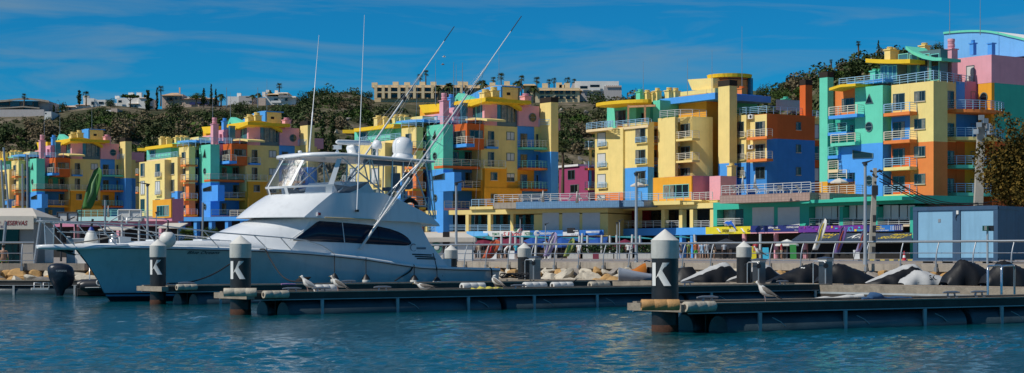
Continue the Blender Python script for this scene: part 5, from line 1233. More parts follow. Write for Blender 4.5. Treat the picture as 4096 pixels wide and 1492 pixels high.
bumper_on(D3, 2738, 1.12, .92, .125, 'bumper_old', 'dirty cream bumper hanging on the nearest dock edge', .64)
def cleat(P, d, z, label):
    q = MB('galv'); n = Vector((d.y, -d.x))
    for t in (-.16, .16): q.obox(P, d, n, t - .05, t + .05, -.06, .06, z, z + .03); q.tube([v3(P + d * t, z + .02), v3(P + d * t * .8, z + .13)], .03, 6)
    q.tube([v3(P - d * .34, z + .15), v3(P - d * .16, z + .16), v3(P + d * .16, z + .16), v3(P + d * .34, z + .15)], [.022, .04, .04, .022], 6)
    tag(q.build('cleat'), label, 'cleat', 'mooring cleats on the docks')
for D, x, o, lab in ((D1, 745, .6, 'galvanised cleat on the farthest dock behind a cream bumper'), (D1, 1395, .3, 'galvanised cleat on the farthest dock beside the hanging fenders'), (D2, 1168, .6, 'galvanised cleat just left of the first standing gull'), (D2, 1285, .75, 'galvanised cleat in front of a white bumper roll'), (D2, 1530, .3, 'galvanised cleat on open deck left of the sitting gull'), (D2, 2075, .5, 'galvanised cleat right of the yellow rag'), (D2, 2750, -.6, 'galvanised cleat right of the nearest pile, on the middle dock'), (D2, 3130, -.6, 'galvanised cleat below the black jet ski covers'), (D3, 2830, -.3, 'galvanised cleat on the nearest dock above a bumper'), (D3, 3805, -1.0, 'galvanised cleat left of the steel handrail, first of two'), (D3, 3915, -1.0, 'galvanised cleat left of the steel handrail, second of two')):
    _, A, d, n, dz = D; P = A + n * o; cleat(P + d * along(P, d, x), d, dz, lab)
def rope(name, pts, r, label, m='rope_black', cat='rope', sub=6):
    """rope through points with a sag between them (Catmull-Rom)"""
    P = [Vector(p) for p in pts]; out = []
    for i in range(len(P) - 1):
        p0, p1, p2, p3 = P[max(i - 1, 0)], P[i], P[i + 1], P[min(i + 2, len(P) - 1)]
        for k in range(sub):
            t = k / sub; out.append(.5 * ((2 * p1) + (p2 - p0) * t + (2 * p0 - 5 * p1 + 4 * p2 - p3) * t * t + (3 * p1 - p0 - 3 * p2 + p3) * t ** 3))
    out.append(P[-1]); q = MB(m); q.tube(out, r, 6); return tag(q.build(name), label, cat)
rope('mooring_rope', [PT(668, 1134, 67.3), PT(760, 1128, 67.2), PT(850, 1098, 68.5), PT(930, 1050, 70.5), PT(1010, 1002, 73)], .028, 'black mooring rope sagging across the hull between two K piles')
rope('mooring_rope', [bw(1040, 997, 2.72), bw(1062, 1000, 2.75), PT(1080, 1035, 72), PT(1120, 1095, 69), PT(1160, 1123, 67), PT(1215, 1127, 66.5)], .03, 'black mooring rope falling from the deck to a cleat right of the middle pile')
rope('mooring_rope', [bw(1655, 1058, 2.75), bw(1640, 1085, 2.78), bw(1600, 1110, 3.0), PT(1580, 1123, 74)], .032, 'black mooring rope from the hull hook to a dock cleat near the stern')
rope('mooring_rope', [bw(1732, 1012, 2.7), bw(1742, 1050, 2.78), bw(1748, 1085, 2.78)], .022, 'thin black line hanging below the side vents to a fender')
rope('stern_rope', [bw(1958, 1070, 2.62), bw(1966, 1080, 2.68), bw(1968, 1118, 2.7), bw(1970, 1128, 2.9)], .035, 'short black rope hanging over the transom corner')
q = MB('rope_black'); c = bw(1205, 1122, 3.9)
for k in range(5): q.tube([c + Vector((.22 * math.cos(a) + .04 * k, .18 * math.sin(a), .03 * k)) for a in [j * .7 for j in range(10)]], .03, 5)
tag(q.build('rope_coil'), 'black rope coil piled behind the first standing gull', 'rope')
rr = random.Random(3); q = MB('rope_black'); c = PT(2040, 1112, 84)
for k in range(5): q.tube([c + Vector((.5 * math.cos(a + k) + .1 * k, .4 * math.sin(a * 1.3), .12 + .12 * math.sin(a * 2 + k))) for a in [j * .6 for j in range(11)]], .03, 5)
tag(q.build('rope_coil'), 'tangled black rope heap left of the steel pedestal', 'rope')
rope('dock_rope', [PT(2215, 1128, 67.5), PT(2235, 1142, 67.3), PT(2265, 1144, 67.4), PT(2290, 1130, 67.8), PT(2305, 1118, 68)], .025, 'black rope draped over a white bumper roll')
def fender(x, y0, y1, ytop, yo_, label):
    a = bw(x, ytop, yo_ + .06); t_ = bw(x, y0, yo_ + .24); b = bw(x, y1, yo_ + .24); r = thing('hanging_fender', label, 'fender', tuple(b), 'black topped fenders hung along the hull'); h = t_.z - b.z
    q = MB('black_cloth'); q.tube([a, a * .5 + t_ * .5 + Vector((0, 0, .0)), t_ + Vector((0, 0, .02))], .02, 5); q.build('line', r)
    q = MB('black_plastic'); q.lathe([(.03, h), (.10, h * .8), (.20, h * .36)], b, 14); q.build('neck', r)
    q = MB('fender_white'); q.lathe([(.20, h * .355), (.215, h * .15), (.17, -h * .1), (.05, -h * .2)], b, 14); q.build('body', r)
for x, y0, y1, yt, lab in ((1338, 1092, 1130, 1018, 'black topped fender below the aft end of the bow rail'), (1464, 1096, 1132, 1030, 'black topped fender below the outrigger foot'), (1657, 1098, 1133, 1060, 'black topped fender beside the rope hook'), (1748, 1106, 1134, 1070, 'black topped fender below the side vents, nearest the stern')): fender(x, y0, y1, yt, 2.74, lab)
c = bw(671, 958, 2.55); r = thing('ball_fender', 'large off white ball fender hanging on the bow rail beside a K pile', 'fender', (c.x, c.y, c.z - .33))
q = MB('fender_white'); q.ball(c, .335, 24); q.build('ball', r); q = MB('black_plastic'); q.lathe([(.16, .28), (.12, .36), (.05, .44), (.04, .5)], c, 12); q.tube([c + Vector((0, 0, .5)), c + Vector((.02, .0, .78))], .03, 5); q.build('neck', r)
c = bw(365, 950, -.4); r = thing('pear_fender', 'pear shaped white fender with a blue top standing on the bow', 'fender', (c.x, c.y, c.z - .36)); mat('blue_plastic', (.02, .06, .30), .5)
q = MB('fender_white'); q.lathe([(.30, -.38), (.30, -.2), (.26, 0), (.18, .2), (.12, .28)], c, 18); q.build('body', r); q = MB('blue_plastic'); q.lathe([(.13, .285), (.09, .38), (.04, .44)], c, 12); q.use('rope_black'); q.tube([c + Vector((0, 0, .44)), c + Vector((.05, .05, .75))], .05, 6); q.build('neck', r)
q = MB('rope_black'); mat('pink_rope', (.42, .22, .42), .8)
q = MB('pink_rope'); q.tube([PT(1125, 1137, 58.5), PT(1150, 1136, 58.6), PT(1180, 1137.5, 58.9)], .03, 6); tag(q.build('mooring_line_sleeve'), 'short mauve rope sleeve lying on the middle dock', 'rope')
mat('yellow_cloth', (.60, .52, .10), .9, var=.3, scale=6)
rr = random.Random(9); q = MB('yellow_cloth'); _, A, d, n, dz = D2; P = A + n * .2; t0 = along(P, d, 1890)
rg = []
for i in range(12):
    t = t0 + 1.25 * i / 11; h = .05 + .10 * rr.random(); w = .10 + .1 * rr.random(); c = P + d * t; rg.append([v3(c - n * w, dz + .005), v3(c - n * w * .5, dz + h), v3(c + n * w * .5, dz + h * .8), v3(c + n * w, dz + .005)])
q.loft(rg); tag(q.build('crumpled_cloth'), 'crumpled yellow rag lying in front of a white bumper roll', 'cloth')
mat('blue_cloth', (.03, .09, .20), .8, var=.3, scale=6); rg = []; q = MB('blue_cloth'); _, A, d, n, dz = D3; P = A - n * 1.0; t0 = along(P, d, 3440)
for i in range(14):
    t = t0 + 1.9 * i / 13; h = .04 + (.2 if i in (3, 4, 5) else .03) * (.6 + .6 * rr.random()); w = .10 + .1 * rr.random(); c = P + d * t; rg.append([v3(c - n * w, dz + .005), v3(c - n * w * .5, dz + h), v3(c + n * w * .5, dz + h * .8), v3(c + n * w, dz + .005)])
q.loft(rg); tag(q.build('rope_bundle'), 'blue rope and cloth bundle lying on the nearest dock', 'rope')
rg = []; q = MB('weathered_wood'); P = A - n * 1.25; t0 = along(P, d, 3245)
for i in range(12):
    t = t0 + 1.9 * i / 11; h = .05 + .05 * rr.random() + (.05 if i > 6 else 0); c = P + d * t; w = .12; rg.append([v3(c - n * w, dz + .005), v3(c - n * w * .5, dz + h), v3(c + n * w * .5, dz + h), v3(c + n * w, dz + .005)])
q.use('fender_white'); q.loft(rg); tag(q.build('fender_roll'), 'long pale fender roll lying left of the blue bundle', 'fender')

# ------------------------------------------------------------------ service pedestals, handrails
mat('pedestal_steel', (.20, .21, .22), .32, metal=.85, var=.2, scale=3); mat('pedestal_lid', (.06, .08, .12), .4, var=.2)
def pedestal(x, Z, ybot, yt, label):
    P = PL(x, Z); r = thing('service_pedestal', label, 'pedestal', (P.x, P.y, ZY(ybot, Z)), 'water and power pedestals on the walkway'); a = R_(-52); zb, zt = ZY(ybot, Z), ZY(yt, Z); h = zt - zb
    M = Matrix.Rotation(a, 3, 'Z'); V = lambda u, v, z: Vector((P.x, P.y, zb)) + M @ Vector((u, v, z))
    q = MB('pedestal_steel'); q.box(V(0, 0, h * .42), (.42, .36, h * .84), a); q.build('cabinet', r)
    q = MB('cap_white'); q.box(V(0, 0, h * .88), (.46, .40, h * .075), a); q.build('panel', r)
    q = MB('pedestal_lid'); q.prism([V(u, v, 0).xy for u, v in ((-.28, -.24), (.28, -.24), (.28, .24), (-.28, .24))], zb + h * .925, zb + h * .95); q.add([V(u, v, h * .951) for u, v in ((-.28, -.24), (.28, -.24), (.28, .24), (-.28, .24))] + [V(0, 0, h * 1.0)], [(0, 1, 4), (1, 2, 4), (2, 3, 4), (3, 0, 4)], False); q.build('lid', r)
    q = MB('stainless')
    for u in (-.36, .30): q.tube([V(u, -.34, 0), V(u, -.34, h * .80)], .024, 6); 
    q.tube([V(-.36, -.34, h * .62), V(-.36, -.34, h * .78), V(-.28, -.34, h * .84), V(.22, -.34, h * .84), V(.30, -.34, h * .78)], .024, 6); q.build('guard_rail', r)
    q = MB('black_plastic')
    for u in (-.40, .34): q.lathe([(.09, -.03), (.11, 0), (.09, .03)], V(u, -.36, h * .70), 10, Matrix.Rotation(R_(90), 3, 'X'))
    q.build('hose_reel', r)
    return V, h
pedestal(2140, 85.5, 1118, 1024, 'steel service pedestal beside the unmarked far pile')
V30, h30 = pedestal(3036, 75, 1137, 1032, 'steel service pedestal with a gull perched on its lid')
pedestal(3302, 71.5, 1146, 1026, 'steel service pedestal in front of the black jet ski covers')
def hoop(x0, x1, Z0, Z1, yt, yb, label):
    a, b = PL(x0, Z0), PL(x1, Z1); z0, z1 = ZY(yb, Z0), ZY(yt, Z0); d = (b - a).normalized(); q = MB('steel')
    pts = [v3(a, z0), v3(a, z1 - .12), v3(a + d * .04, z1 - .04), v3(a + d * .12, z1), v3(b - d * .12, z1), v3(b - d * .04, z1 - .04), v3(b, z1 - .12), v3(b, z0)]
    q.tube(pts, .035, 8); tag(q.build('ladder_handrail'), label, 'handrail', 'steel ladder hoops on the dock')
hoop(3951, 4005, 51.5, 53.5, 1064, 1190, 'steel ladder hoop in front of the black covers, left of the two'); hoop(4006, 4058, 51.8, 53.8, 1064, 1188, 'steel ladder hoop in front of the black covers, right of the two')

# ------------------------------------------------------------------ covered jet skis
mat('silver_cloth', (.46, .46, .45), .7, var=.14, scale=3, bump=.25, bscale=3); mat('cover_black', (.006, .006, .007), .55, var=.3, scale=3, bump=.25, bscale=3); mat('hull_grey', (.28, .31, .36), .3, var=.1); mat('amber_gloss', (.50, .16, .02), .25, var=.1)
def jetski(x, Z, ang, L, H, mats, label, seed=0, mark=None, cat='jet ski', name='covered_jet_ski'):
    """draped cover: lofted sections along the hull, creased, in one or two cloths"""
    rr = random.Random(seed); P = PL(x, Z); a = R_(ang); d = Vector((math.cos(a), math.sin(a))); n = Vector((d.y, -d.x)); zb = .63
    r = thing(name, label, cat, (P.x, P.y, zb), 'jet skis under covers on the platform')
    prof = [(0, .12, .06), (.06, .34, .16), (.18, .50, .34), (.34, .56, .58), (.5, .56, .80), (.62, .54, .95), (.70, .5, 1.0), (.77, .46, .96), (.83, .46, .74), (.90, .46, .56), (.97, .44, .40), (1, .40, .12)]
    rg = []; m = 16
    fine = [(s_, float(np.interp(s_, [p[0] for p in prof], [p[1] for p in prof])), float(np.interp(s_, [p[0] for p in prof], [p[2] for p in prof]))) for s_ in [i / 30 for i in range(31)]]
    for s_, w, h in fine:
        ring = []
        for k in range(m + 1):
            t = math.pi * k / m; cx = math.cos(t); cz = math.sin(t) ** .9; j = 1 + .06 * math.sin(7 * s_ * 6 + k * 1.3 + seed) * math.sin(t * 2.2 + s_ * 9) + rr.uniform(-.02, .02)
            ring.append(v3(P + d * (s_ - .5) * L + n * (cx * w * 1.05 * (1 + .12 * (1 - math.sin(t)) * math.sin(s_ * 23 + seed))), zb + .03 + H * .9 * h * cz * j))
        rg.append(ring)
    if len(mats) == 1: q = MB(mats[0]); q.loft(rg, False, False); q.build('cover', r)
    else:
        q = MB(mats[0]); q.loft([g[5:] for g in rg], False, False); q.build('cover', r); q = MB(mats[1]); q.loft([g[:6] for g in rg], False, False); q.build('side_panel', r)
    q = MB('hull_grey'); q.loft([[v3(P + d * (s_ - .5) * L + n * w_ * .95, zb + z_) for w_, z_ in ((-w, .12), (-w * .6, .0), (w * .6, .0), (w, .12))] for s_, w in ((0.02, .1), (.2, .45), (.6, .5), (.98, .42))], False, False); q.build('hull', r)
    if mark:                                                         # lettering laid on to the cloth
        from mathutils.bvhtree import BVHTree
        vs = [v for g_ in rg for v in g_]; w1 = len(rg[0]); bv = BVHTree.FromPolygons(vs, [(i * w1 + k, i * w1 + k + 1, (i + 1) * w1 + k + 1, (i + 1) * w1 + k) for i in range(len(rg) - 1) for k in range(w1 - 1)])
        fl = 1 if d.x > 0 else -1; t = MB('x'); text_mesh(t, mark[0], (0, 0, 0), (1, 0, 0), (0, 0, 1), mark[3], None, 0, .25, .02); q = MB(mark[4]); out = []
        for v in t.v: h = bv.ray_cast(v3(P + d * (mark[1] * L + v[0] * fl), zb + mark[2] * H + v[2]) + v3(n, 0) * 3 * fl, v3(n, 0) * -fl); out.append((h[0] if h[0] is not None else v3(P, zb)) + v3(n, .2) * .012 * fl)
        q.add(out, t.f, False); q.build('lettering', r)
    return r
jetski(2845, 78.0, 20, 3.0, .98, ['silver_cloth', 'cover_black'], 'jet ski under a silver cover with a black side, right of the nearest pile', 1, ('SEADOO', .12, .62, .10, 'black_plastic'))
jetski(3010, 78.3, 24, 3.0, .9, ['silver_cloth', 'cover_black'], 'jet ski under a silver cover, half hidden by an unmarked pile', 2)
jetski(3195, 76.2, 12, 3.1, .95, ['cover_black'], 'jet ski under a black cover left of the third pedestal', 3, ('~', .0, .70, .06, 'letter_white'))
jetski(3405, 74.6, 200, 3.2, .95, ['cover_black'], 'jet ski under a black cover right of the third pedestal', 4)
jetski(3592, 73.8, 14, 3.0, .95, ['silver_cloth', 'cover_black'], 'jet ski under a silver cover, between black covers and a wrinkled silver one', 5)
jetski(3720, 72.5, 190, 2.6, .66, ['silver_cloth', 'cover_black'], 'low jet ski under a wrinkled silver cover with dark lettering', 6, ('SKI', .1, .35, .2, 'black_plastic'))
jetski(3905, 71.0, 196, 3.0, 1.15, ['cover_black'], 'jet ski under a black cover behind the first steel hoop', 7, ('2', -.02, .72, .22, 'letter_white'))
jetski(4065, 69.6, 196, 3.0, 1.1, ['cover_black'], 'jet ski under a black cover at the right edge of the photo', 8, ('2', -.02, .72, .22, 'letter_white'))
# uncovered orange and grey one
P = PL(2585, 82.5); r = thing('jet_ski', 'uncovered grey jet ski with an orange top, left of the nearest pile', 'jet ski', (P.x, P.y, .62)); d = Vector((math.cos(R_(18)), math.sin(R_(18)))); n = Vector((d.y, -d.x))
q = MB('hull_grey'); q.loft([[v3(P + d * u + n * w_, .62 + z_) for w_, z_ in ((-w, t_), (-w * .7, .05), (w * .7, .05), (w, t_), (w * .62, t_ + .16), (-w * .62, t_ + .16))] for u, w, t_ in ((-1.4, .04, .52), (-1.1, .22, .46), (-.6, .38, .34), (.0, .48, .24), (.6, .5, .18), (1.4, .44, .16))]); q.build('hull', r)
q = MB('amber_gloss'); q.loft([[v3(P + d * u + n * w_, .62 + z_) for w_, z_ in ((-w, .4), (-w * .7, t_ * .85), (0, t_), (w * .7, t_ * .85), (w, .4))] for u, w, t_ in ((-1.05, .1, .5), (-.6, .30, .62), (-.2, .28, .84), (-.05, .2, .9))], False, False); q.build('cowl', r)
q = MB('black_plastic'); q.loft([[v3(P + d * u + n * w_, .62 + z_) for w_, z_ in ((-w, .38), (-w * .6, t_), (w * .6, t_), (w, .38))] for u, w, t_ in ((.1, .25, .7), (.5, .25, .66), (1.2, .25, .72), (1.3, .2, .5))], False, False); q.tube([v3(P + d * .05 - n * .35, 1.58), v3(P, 1.62), v3(P + d * .05 + n * .35, 1.58)], .03, 6); q.build('seat', r)
q = MB('cover_black'); P = PL(2745, 79.5); q.loft([[v3(P + MW * 0 + Vector((1, .2)) * u + Vector((.2, -1)) * w_, .63 + z_) for w_, z_ in ((-.5, 0), (-.3, h), (.3, h), (.5, 0))] for u, h in ((-.55, .2), (-.3, .66), (.2, .72), (.5, .3))], False, False); tag(q.build('covered_outboard'), 'small navy black cover just right of the nearest K pile', 'cover')

# ------------------------------------------------------------------ gulls
mat('gull_brown', (.22, .19, .16), .8, var=.45, scale=22); mat('gull_grey', (.34, .34, .34), .8, var=.15, scale=10); mat('gull_white', (.70, .68, .63), .8, var=.12, scale=10); mat('gull_bill', (.30, .22, .06), .5); mat('gull_leg', (.45, .30, .26), .6); mat('gull_black', (.015, .015, .015), .6)
def gull(C, ang, s, back, label, sit=False, head_turn=0, tuck=False):
    """standing or sitting gull about 0.42 m tall at s=1; faces along ang"""
    a = R_(ang); f = Vector((math.cos(a), math.sin(a), 0)); l = Vector((-math.sin(a), math.cos(a), 0)); u = Vector((0, 0, 1)); C = Vector(C); leg = .13 if not sit else .0
    pt = R_(0 if sit else 24)
    def V(x, y, z):
        if z > 0 and not sit: z -= .13; x, z = x * math.cos(pt) - z * math.sin(pt), x * math.sin(pt) + z * math.cos(pt) + .13
        return C + (f * x + l * y + u * (z + leg)) * s
    r = thing('gull', label, 'gull', tuple(C), 'gulls resting in the marina')
    q = MB('gull_white'); body = [(-.24, .02, .13, .015), (-.17, .045, .125, .045), (-.08, .075, .12, .078), (.02, .088, .125, .092), (.10, .080, .145, .088), (.15, .056, .175, .062), (.185, .042, .205, .046), (.205, .038, .225, .042), (.235, .044, .245, .046), (.265, .036, .245, .036), (.285, .012, .232, .014)]
    if tuck: body = body[:6] + [(.15, .05, .22, .05), (.12, .05, .25, .05), (.09, .04, .265, .04), (.07, .012, .26, .012)]
    q.loft([[V(x, w * math.cos(t), z + h * math.sin(t)) for t in [k * math.pi / 6 for k in range(12)]] for x, w, z, h in body]); b = q.build('body', r)
    for sd in (1, -1):
        q = MB(back); W_ = [(.11, .062, .175, .03), (.05, .088, .17, .05), (-.05, .088, .155, .055), (-.16, .06, .145, .035), (-.26, .03, .135, .02), (-.33, .01, .135, .006)]
        q.loft([[V(x, sd * (y - .012 + .02 * math.cos(t)), z + h * math.sin(t)) for t in [k * math.pi / 4 for k in range(8)]] for x, y, z, h in W_]); w = q.build('wing', r)
        q = MB('gull_black'); q.loft([[V(x, sd * y, z + dz) for dz in (-.012, .012)] for x, y, z in ((-.27, .035, .135), (-.40, .012, .125))], False, False); q.build('wing_tip', w)
    q = MB(back); q.loft([[V(-.2, -.04, .125), V(-.2, .04, .125), V(-.2, .04, .14), V(-.2, -.04, .14)], [V(-.33, -.05, .10), V(-.33, .05, .10), V(-.33, .05, .105), V(-.33, -.05, .105)]], smooth=False); q.build('tail', r)
    if not tuck:
        q = MB('gull_bill'); q.tube([V(.278, 0, .235), V(.312, 0, .218), V(.33, 0, .198)], [.014 * s, .011 * s, .003 * s], 6); q.build('bill', r)
        q = MB('gull_black'); [q.ball(V(.25, sd * .042, .256), .007 * s, 6) for sd in (1, -1)]; q.build('eyes', r)
        if back == 'gull_brown': q = MB('gull_brown'); q.loft([[V(x, w * math.cos(t), z + h * math.sin(t)) for t in [k * math.pi / 5 for k in range(6)]] for x, w, z, h in ((.13, .055, .185, .055), (.185, .043, .212, .047), (.235, .0455, .248, .047), (.262, .034, .25, .036))], False, False); q.build('nape', r)
    if not sit:
        for sd in (1, -1):
            q = MB('gull_leg'); q.tube([V(.0, sd * .035, .06), V(.005, sd * .035, -.03), V(.0, sd * .035, -.12)], .008 * s, 5)
            q.add([V(0, sd * .035, -.118), V(.05, sd * .035 - .025, -.128), V(.058, sd * .035, -.128), V(.05, sd * .035 + .025, -.128)], [(0, 1, 2, 3)], False); q.build('leg', r)
    return r
def dpt(D, x, o): _, A, d, n, dz = D; P = A + n * o; p = P + d * along(P, d, x); return (p.x, p.y, dz + .003)
gull(dpt(D2, 1232, .5), 175, 1.12, 'gull_grey', 'grey winged gull standing beside a black rope coil, facing left')
gull(dpt(D2, 1352, .5), 172, 1.12, 'gull_brown', 'brown mottled gull standing at the right end of a white bumper')
gull(dpt(D2, 1695, .4), 178, 1.15, 'gull_brown', 'brown mottled gull sitting flat on the dock', sit=True)
gull(dpt(D2, 1985, .4), 150, 1.15, 'gull_brown', 'gull preening with its head tucked, beside the yellow rag', tuck=True)
gull(dpt(D3, 3062, .3), 172, 1.12, 'gull_brown', 'largest brown mottled gull, standing alone on the nearest dock')
gull(V30(0, 0, h30 * .995), 178, 1.05, 'gull_brown', 'brown mottled gull perched on a pedestal lid')
for x, y, Z, lab in ((1776, 227, 200, 'white gull flying between the two outriggers, upper of two'), (1771, 258, 200, 'dark gull flying between the two outriggers, lower of two')):
    c = PT(x, y, Z); r = thing('flying_gull', lab, 'gull', tuple(c), 'gulls in flight'); q = MB('gull_white' if 'white' in lab else 'gull_brown')
    q.loft([[c + Vector((u, w * math.cos(t), w * math.sin(t))) for t in [k * math.pi / 4 for k in range(8)]] for u, w in ((-.2, .02), (-.08, .06), (.06, .06), (.16, .04), (.22, .01))]); q.build('body', r)
    for sd in (1, -1): q = MB('gull_grey'); q.loft([[c + Vector((-.05, sd * y_, z_)), c + Vector((.08, sd * y_, z_ + .01)), c + Vector((.08, sd * y_, z_ - .005))] for y_, z_ in ((.03, .02), (.25, .12), (.52, .06))]); q.build('wing', r)

# ------------------------------------------------------------------ boulders of the quay slope
mat('boulder_pale', (.52, .46, .36), .9, var=.28, scale=1.6, bump=.5, bscale=4); mat('boulder_orange', (.46, .27, .10), .9, var=.35, scale=1.6, bump=.5, bscale=4); mat('boulder_grey', (.27, .24, .21), .9, var=.3, scale=1.6, bump=.5, bscale=4)
def boulder_mesh(seed, m):
    bm = bmesh.new(); bmesh.ops.create_icosphere(bm, subdivisions=3, radius=1); rr = random.Random(seed)
    pl = [(Vector((rr.gauss(0, 1), rr.gauss(0, 1), rr.gauss(0, 1))).normalized(), .48 + .22 * rr.random()) for _ in range(10)]
    for v in bm.verts:
        p = v.co
        for n_, dd in pl:
            e = p.dot(n_) - dd
            if e > 0: p = p - n_ * e
        v.co = Vector((p.x * 1.25, p.y * .9, p.z * .8)) + Vector((rr.uniform(-.008, .008),) * 3)
    me = bpy.data.meshes.new('boulder'); bm.to_mesh(me); bm.free(); me.materials.append(MATS[m]); return me
BM = [boulder_mesh(40 + i, m) for i, m in enumerate(['boulder_pale', 'boulder_pale', 'boulder_grey', 'boulder_orange', 'boulder_pale', 'boulder_pale', 'boulder_orange'])]
rr = random.Random(21); NB = 0
def boulders(P0, P1, step, rows):
    global NB
    D = P1 - P0; L = D.length; d = D / L; n = Vector((d.y, -d.x))
    for row, (o, z, s0) in enumerate(rows):
        t = rr.random() * step
        while t < L:
            s = s0 * rr.uniform(.75, 1.25); o_ = bpy.data.objects.new('boulder', BM[0] if rr.random() < .2 else BM[rr.randrange(len(BM))]); COL.objects.link(o_)
            p = P0 + d * t + n * (o + rr.uniform(-.2, .2)); o_.location = (p.x, p.y, z + rr.uniform(-.08, .08)); o_.rotation_euler = (rr.uniform(-.5, .5), rr.uniform(-.5, .5), rr.uniform(0, 6.3)); o_.scale = (s, s, s * rr.uniform(.8, 1.05))
            ml = o_.data.materials[0].name
            tag(o_, {'boulder_pale': 'pale sandy boulder lying on the quay slope', 'boulder_orange': 'orange stained boulder lying on the quay slope', 'boulder_grey': 'grey boulder lying on the quay slope'}[ml], 'boulder', {'boulder_pale': 'pale boulders of the quay slope', 'boulder_orange': 'orange boulders of the quay slope', 'boulder_grey': 'grey boulders of the quay slope'}[ml]); NB += 1
            t += s * rr.uniform(1.3, 1.8)
boulders(Vector((-7, 112.4)), Vector((31, 70.2)), 1, ((.45, .82, .46), (1.15, .58, .56), (1.95, .28, .62)))
boulders(Vector((-36, 89.1)), Vector((-19, 90.4)), 1, ((.45, .82, .5), (1.2, .55, .62), (2.0, .25, .6)))
# ------------------------------------------------------------------ railing along the quay
def quay_rail(poly, label, posts):
    A = offset_poly(poly, .22); L = [0]
    for a, b in zip(A[:-1], A[1:]): L.append(L[-1] + (b - a).length)
    r = thing('quay_railing', label, 'railing', (A[0].x, A[0].y, 1.1))
    def at(t):
        for i in range(len(A) - 1):
            if t <= L[i + 1] + 1e-6: f = (t - L[i]) / (L[i + 1] - L[i]); p = A[i] + (A[i + 1] - A[i]) * f; d = (A[i + 1] - A[i]).normalized(); return p, Vector((d.y, -d.x))
        return A[-1], n
    for z, rad, nm, o in ((2.52, .055, 'top_rail', .02), (1.98, .02, 'wire_rail', .17), (1.60, .02, 'wire_rail', .19)):
        q = MB('steel' if nm != 'top_rail' else 'rail_steel'); pts = []
        for i in range(len(A)): p, n = at(L[i]); pts.append(v3(p - n * o, z))
        q.tube(pts, rad, 8); q.build(nm, r)
    t = .6
    while t < L[-1]:
        p, n = at(t); q = MB('steel')
        q.use('galv'); q.tube([v3(p + n * .22, 1.05), v3(p + n * .22, 1.55), v3(p + n * .19, 1.9), v3(p + n * .10, 2.2), v3(p - n * .02, 2.48)], [.04, .04, .038, .034, .03], 6); q.box(v3(p + n * .22, 1.2), (.14, .14, .22), math.atan2(n.y, n.x)); q.build('post', r); t += posts
mat('rail_steel', (.42, .44, .45), .35, metal=.7, var=.1)
quay_rail([(-7.0, 112.4), (23.1, 79), (33, 68)], 'steel quay railing with curved posts, running behind the jet skis', 2.0)
quay_rail([(-52, 87.8), (-24.5, 89.85)], 'steel quay railing at far left behind the yacht pulpit', 2.2)

# ------------------------------------------------------------------ lamps, poles, wires
def lamp(x, Z, yt, arm, label, r0=.09, grp='street lamps on the promenade'):
    P = PL(x, Z); zb = ground_z(Z); zt = ZY(yt, Z); r = thing('street_lamp', label, 'street lamp', (P.x, P.y, zb), grp)
    q = MB('lamp_grey'); q.tube([v3(P, zb), v3(P, zb + .5), v3(P, zt)], [r0 * 1.2, r0, r0 * .75], 10); q.build('pole', r)
    q = MB('lamp_dark'); q.lathe([(r0 * 1.2, -.12), (r0 * 1.2, .02)], v3(P, zt), 10)
    s = 1 if arm > 0 else -1; q.extrude([v3(P, zt) + Vector((u, 0, w_)) for u, w_ in ((-.12 * s, -.03), (.15 * s, .02), (arm, .13), (arm * .98, .17), (.2 * s, .11), (-.12 * s, .05))], (0, .22, 0)); q.build('lamp_head', r)
    return r
mat('lamp_grey', (.42, .44, .46), .4, metal=.3, var=.1); mat('lamp_dark', (.03, .032, .035), .5)
lamp(2545, 97.5, 694, .55, 'grey street lamp directly left of the nearest K pile'); lamp(1825, 108.5, 733, .5, 'grey street lamp behind the unmarked pile next to the yacht stern')
lamp(3461, 84.5, 652, .36, 'grey street lamp in front of the blue and turquoise wall'); lamp(590, 118, 738, -.75, 'grey street lamp behind the yacht bow, arm pointing left')
for x, Z, yt, lab in ((2081, 170, 872, 'slim lamp post in front of the red pizzeria sign'), (2182, 175, 897, 'slim lamp post behind the lilac feather flag'), (2468, 165, 892, 'slim lamp post left of the crimson opening, shorter of two'), (2478, 160, 883, 'slim lamp post left of the crimson opening, taller of two'), (625, 160, 850, 'slim dark lamp post behind the ball fender')): lamp(x, Z, yt, .35, lab, .055, 'slim lamp posts by the arcade')
def pole(x, Z, yt, w0, w1, label, x_top=None):
    P = PL(x, Z); T = PL(x_top or x, Z); zb = ground_z(Z); zt = ZY(yt, Z); r = thing('utility_pole', label, 'pole', (P.x, P.y, zb)); q = MB('concrete_pole'); rg = []
    for i in range(9): f = i / 8; c = P + (T - P) * f; w = w0 + (w1 - w0) * f; rg.append([v3(c + Vector((a * w, b * w * .7)), zb + (zt - zb) * f) for a, b in ((-.5, -.5), (.5, -.5), (.5, .5), (-.5, .5))])
    q.loft(rg, smooth=False); q.build('shaft', r); return r, T, zt
mat('concrete_pole', (.40, .37, .31), .9, var=.2, scale=1.5, bump=.3); mat('cable_black', (.015, .015, .016), .6)
r, T1, zt1 = pole(3486, 125, 672, .46, .24, 'slim concrete utility pole with insulators, beside a street lamp', 3500)
q = MB('lamp_dark')
for dx, dz in ((-.3, -.3), (-.15, -.55), (.3, -.25), (.45, -.3), (.12, -.7), (0, -1.1)): q.tube([v3(T1, zt1 + dz), v3(T1 + Vector((dx, -.1)), zt1 + dz + .05)], .05, 6); q.ball(v3(T1 + Vector((dx, -.1)), zt1 + dz + .08), .09, 8)
q.box(v3(T1 + Vector((-.05, -.2)), zt1 - 1.6), (.4, .3, .7)); q.build('insulators', r)
q = MB('lamp_dark')
for k in range(4): z = 2.0 + k * .75; q.obox(PL(3482 + k * 1.1, 124.7), Vector((1, 0)), Vector((0, -1)), .1, .34, 0, .05, z, z + .5)
q.build('recess', r)  # raised dark blocks: shade of the shaft's hollows put into the colour
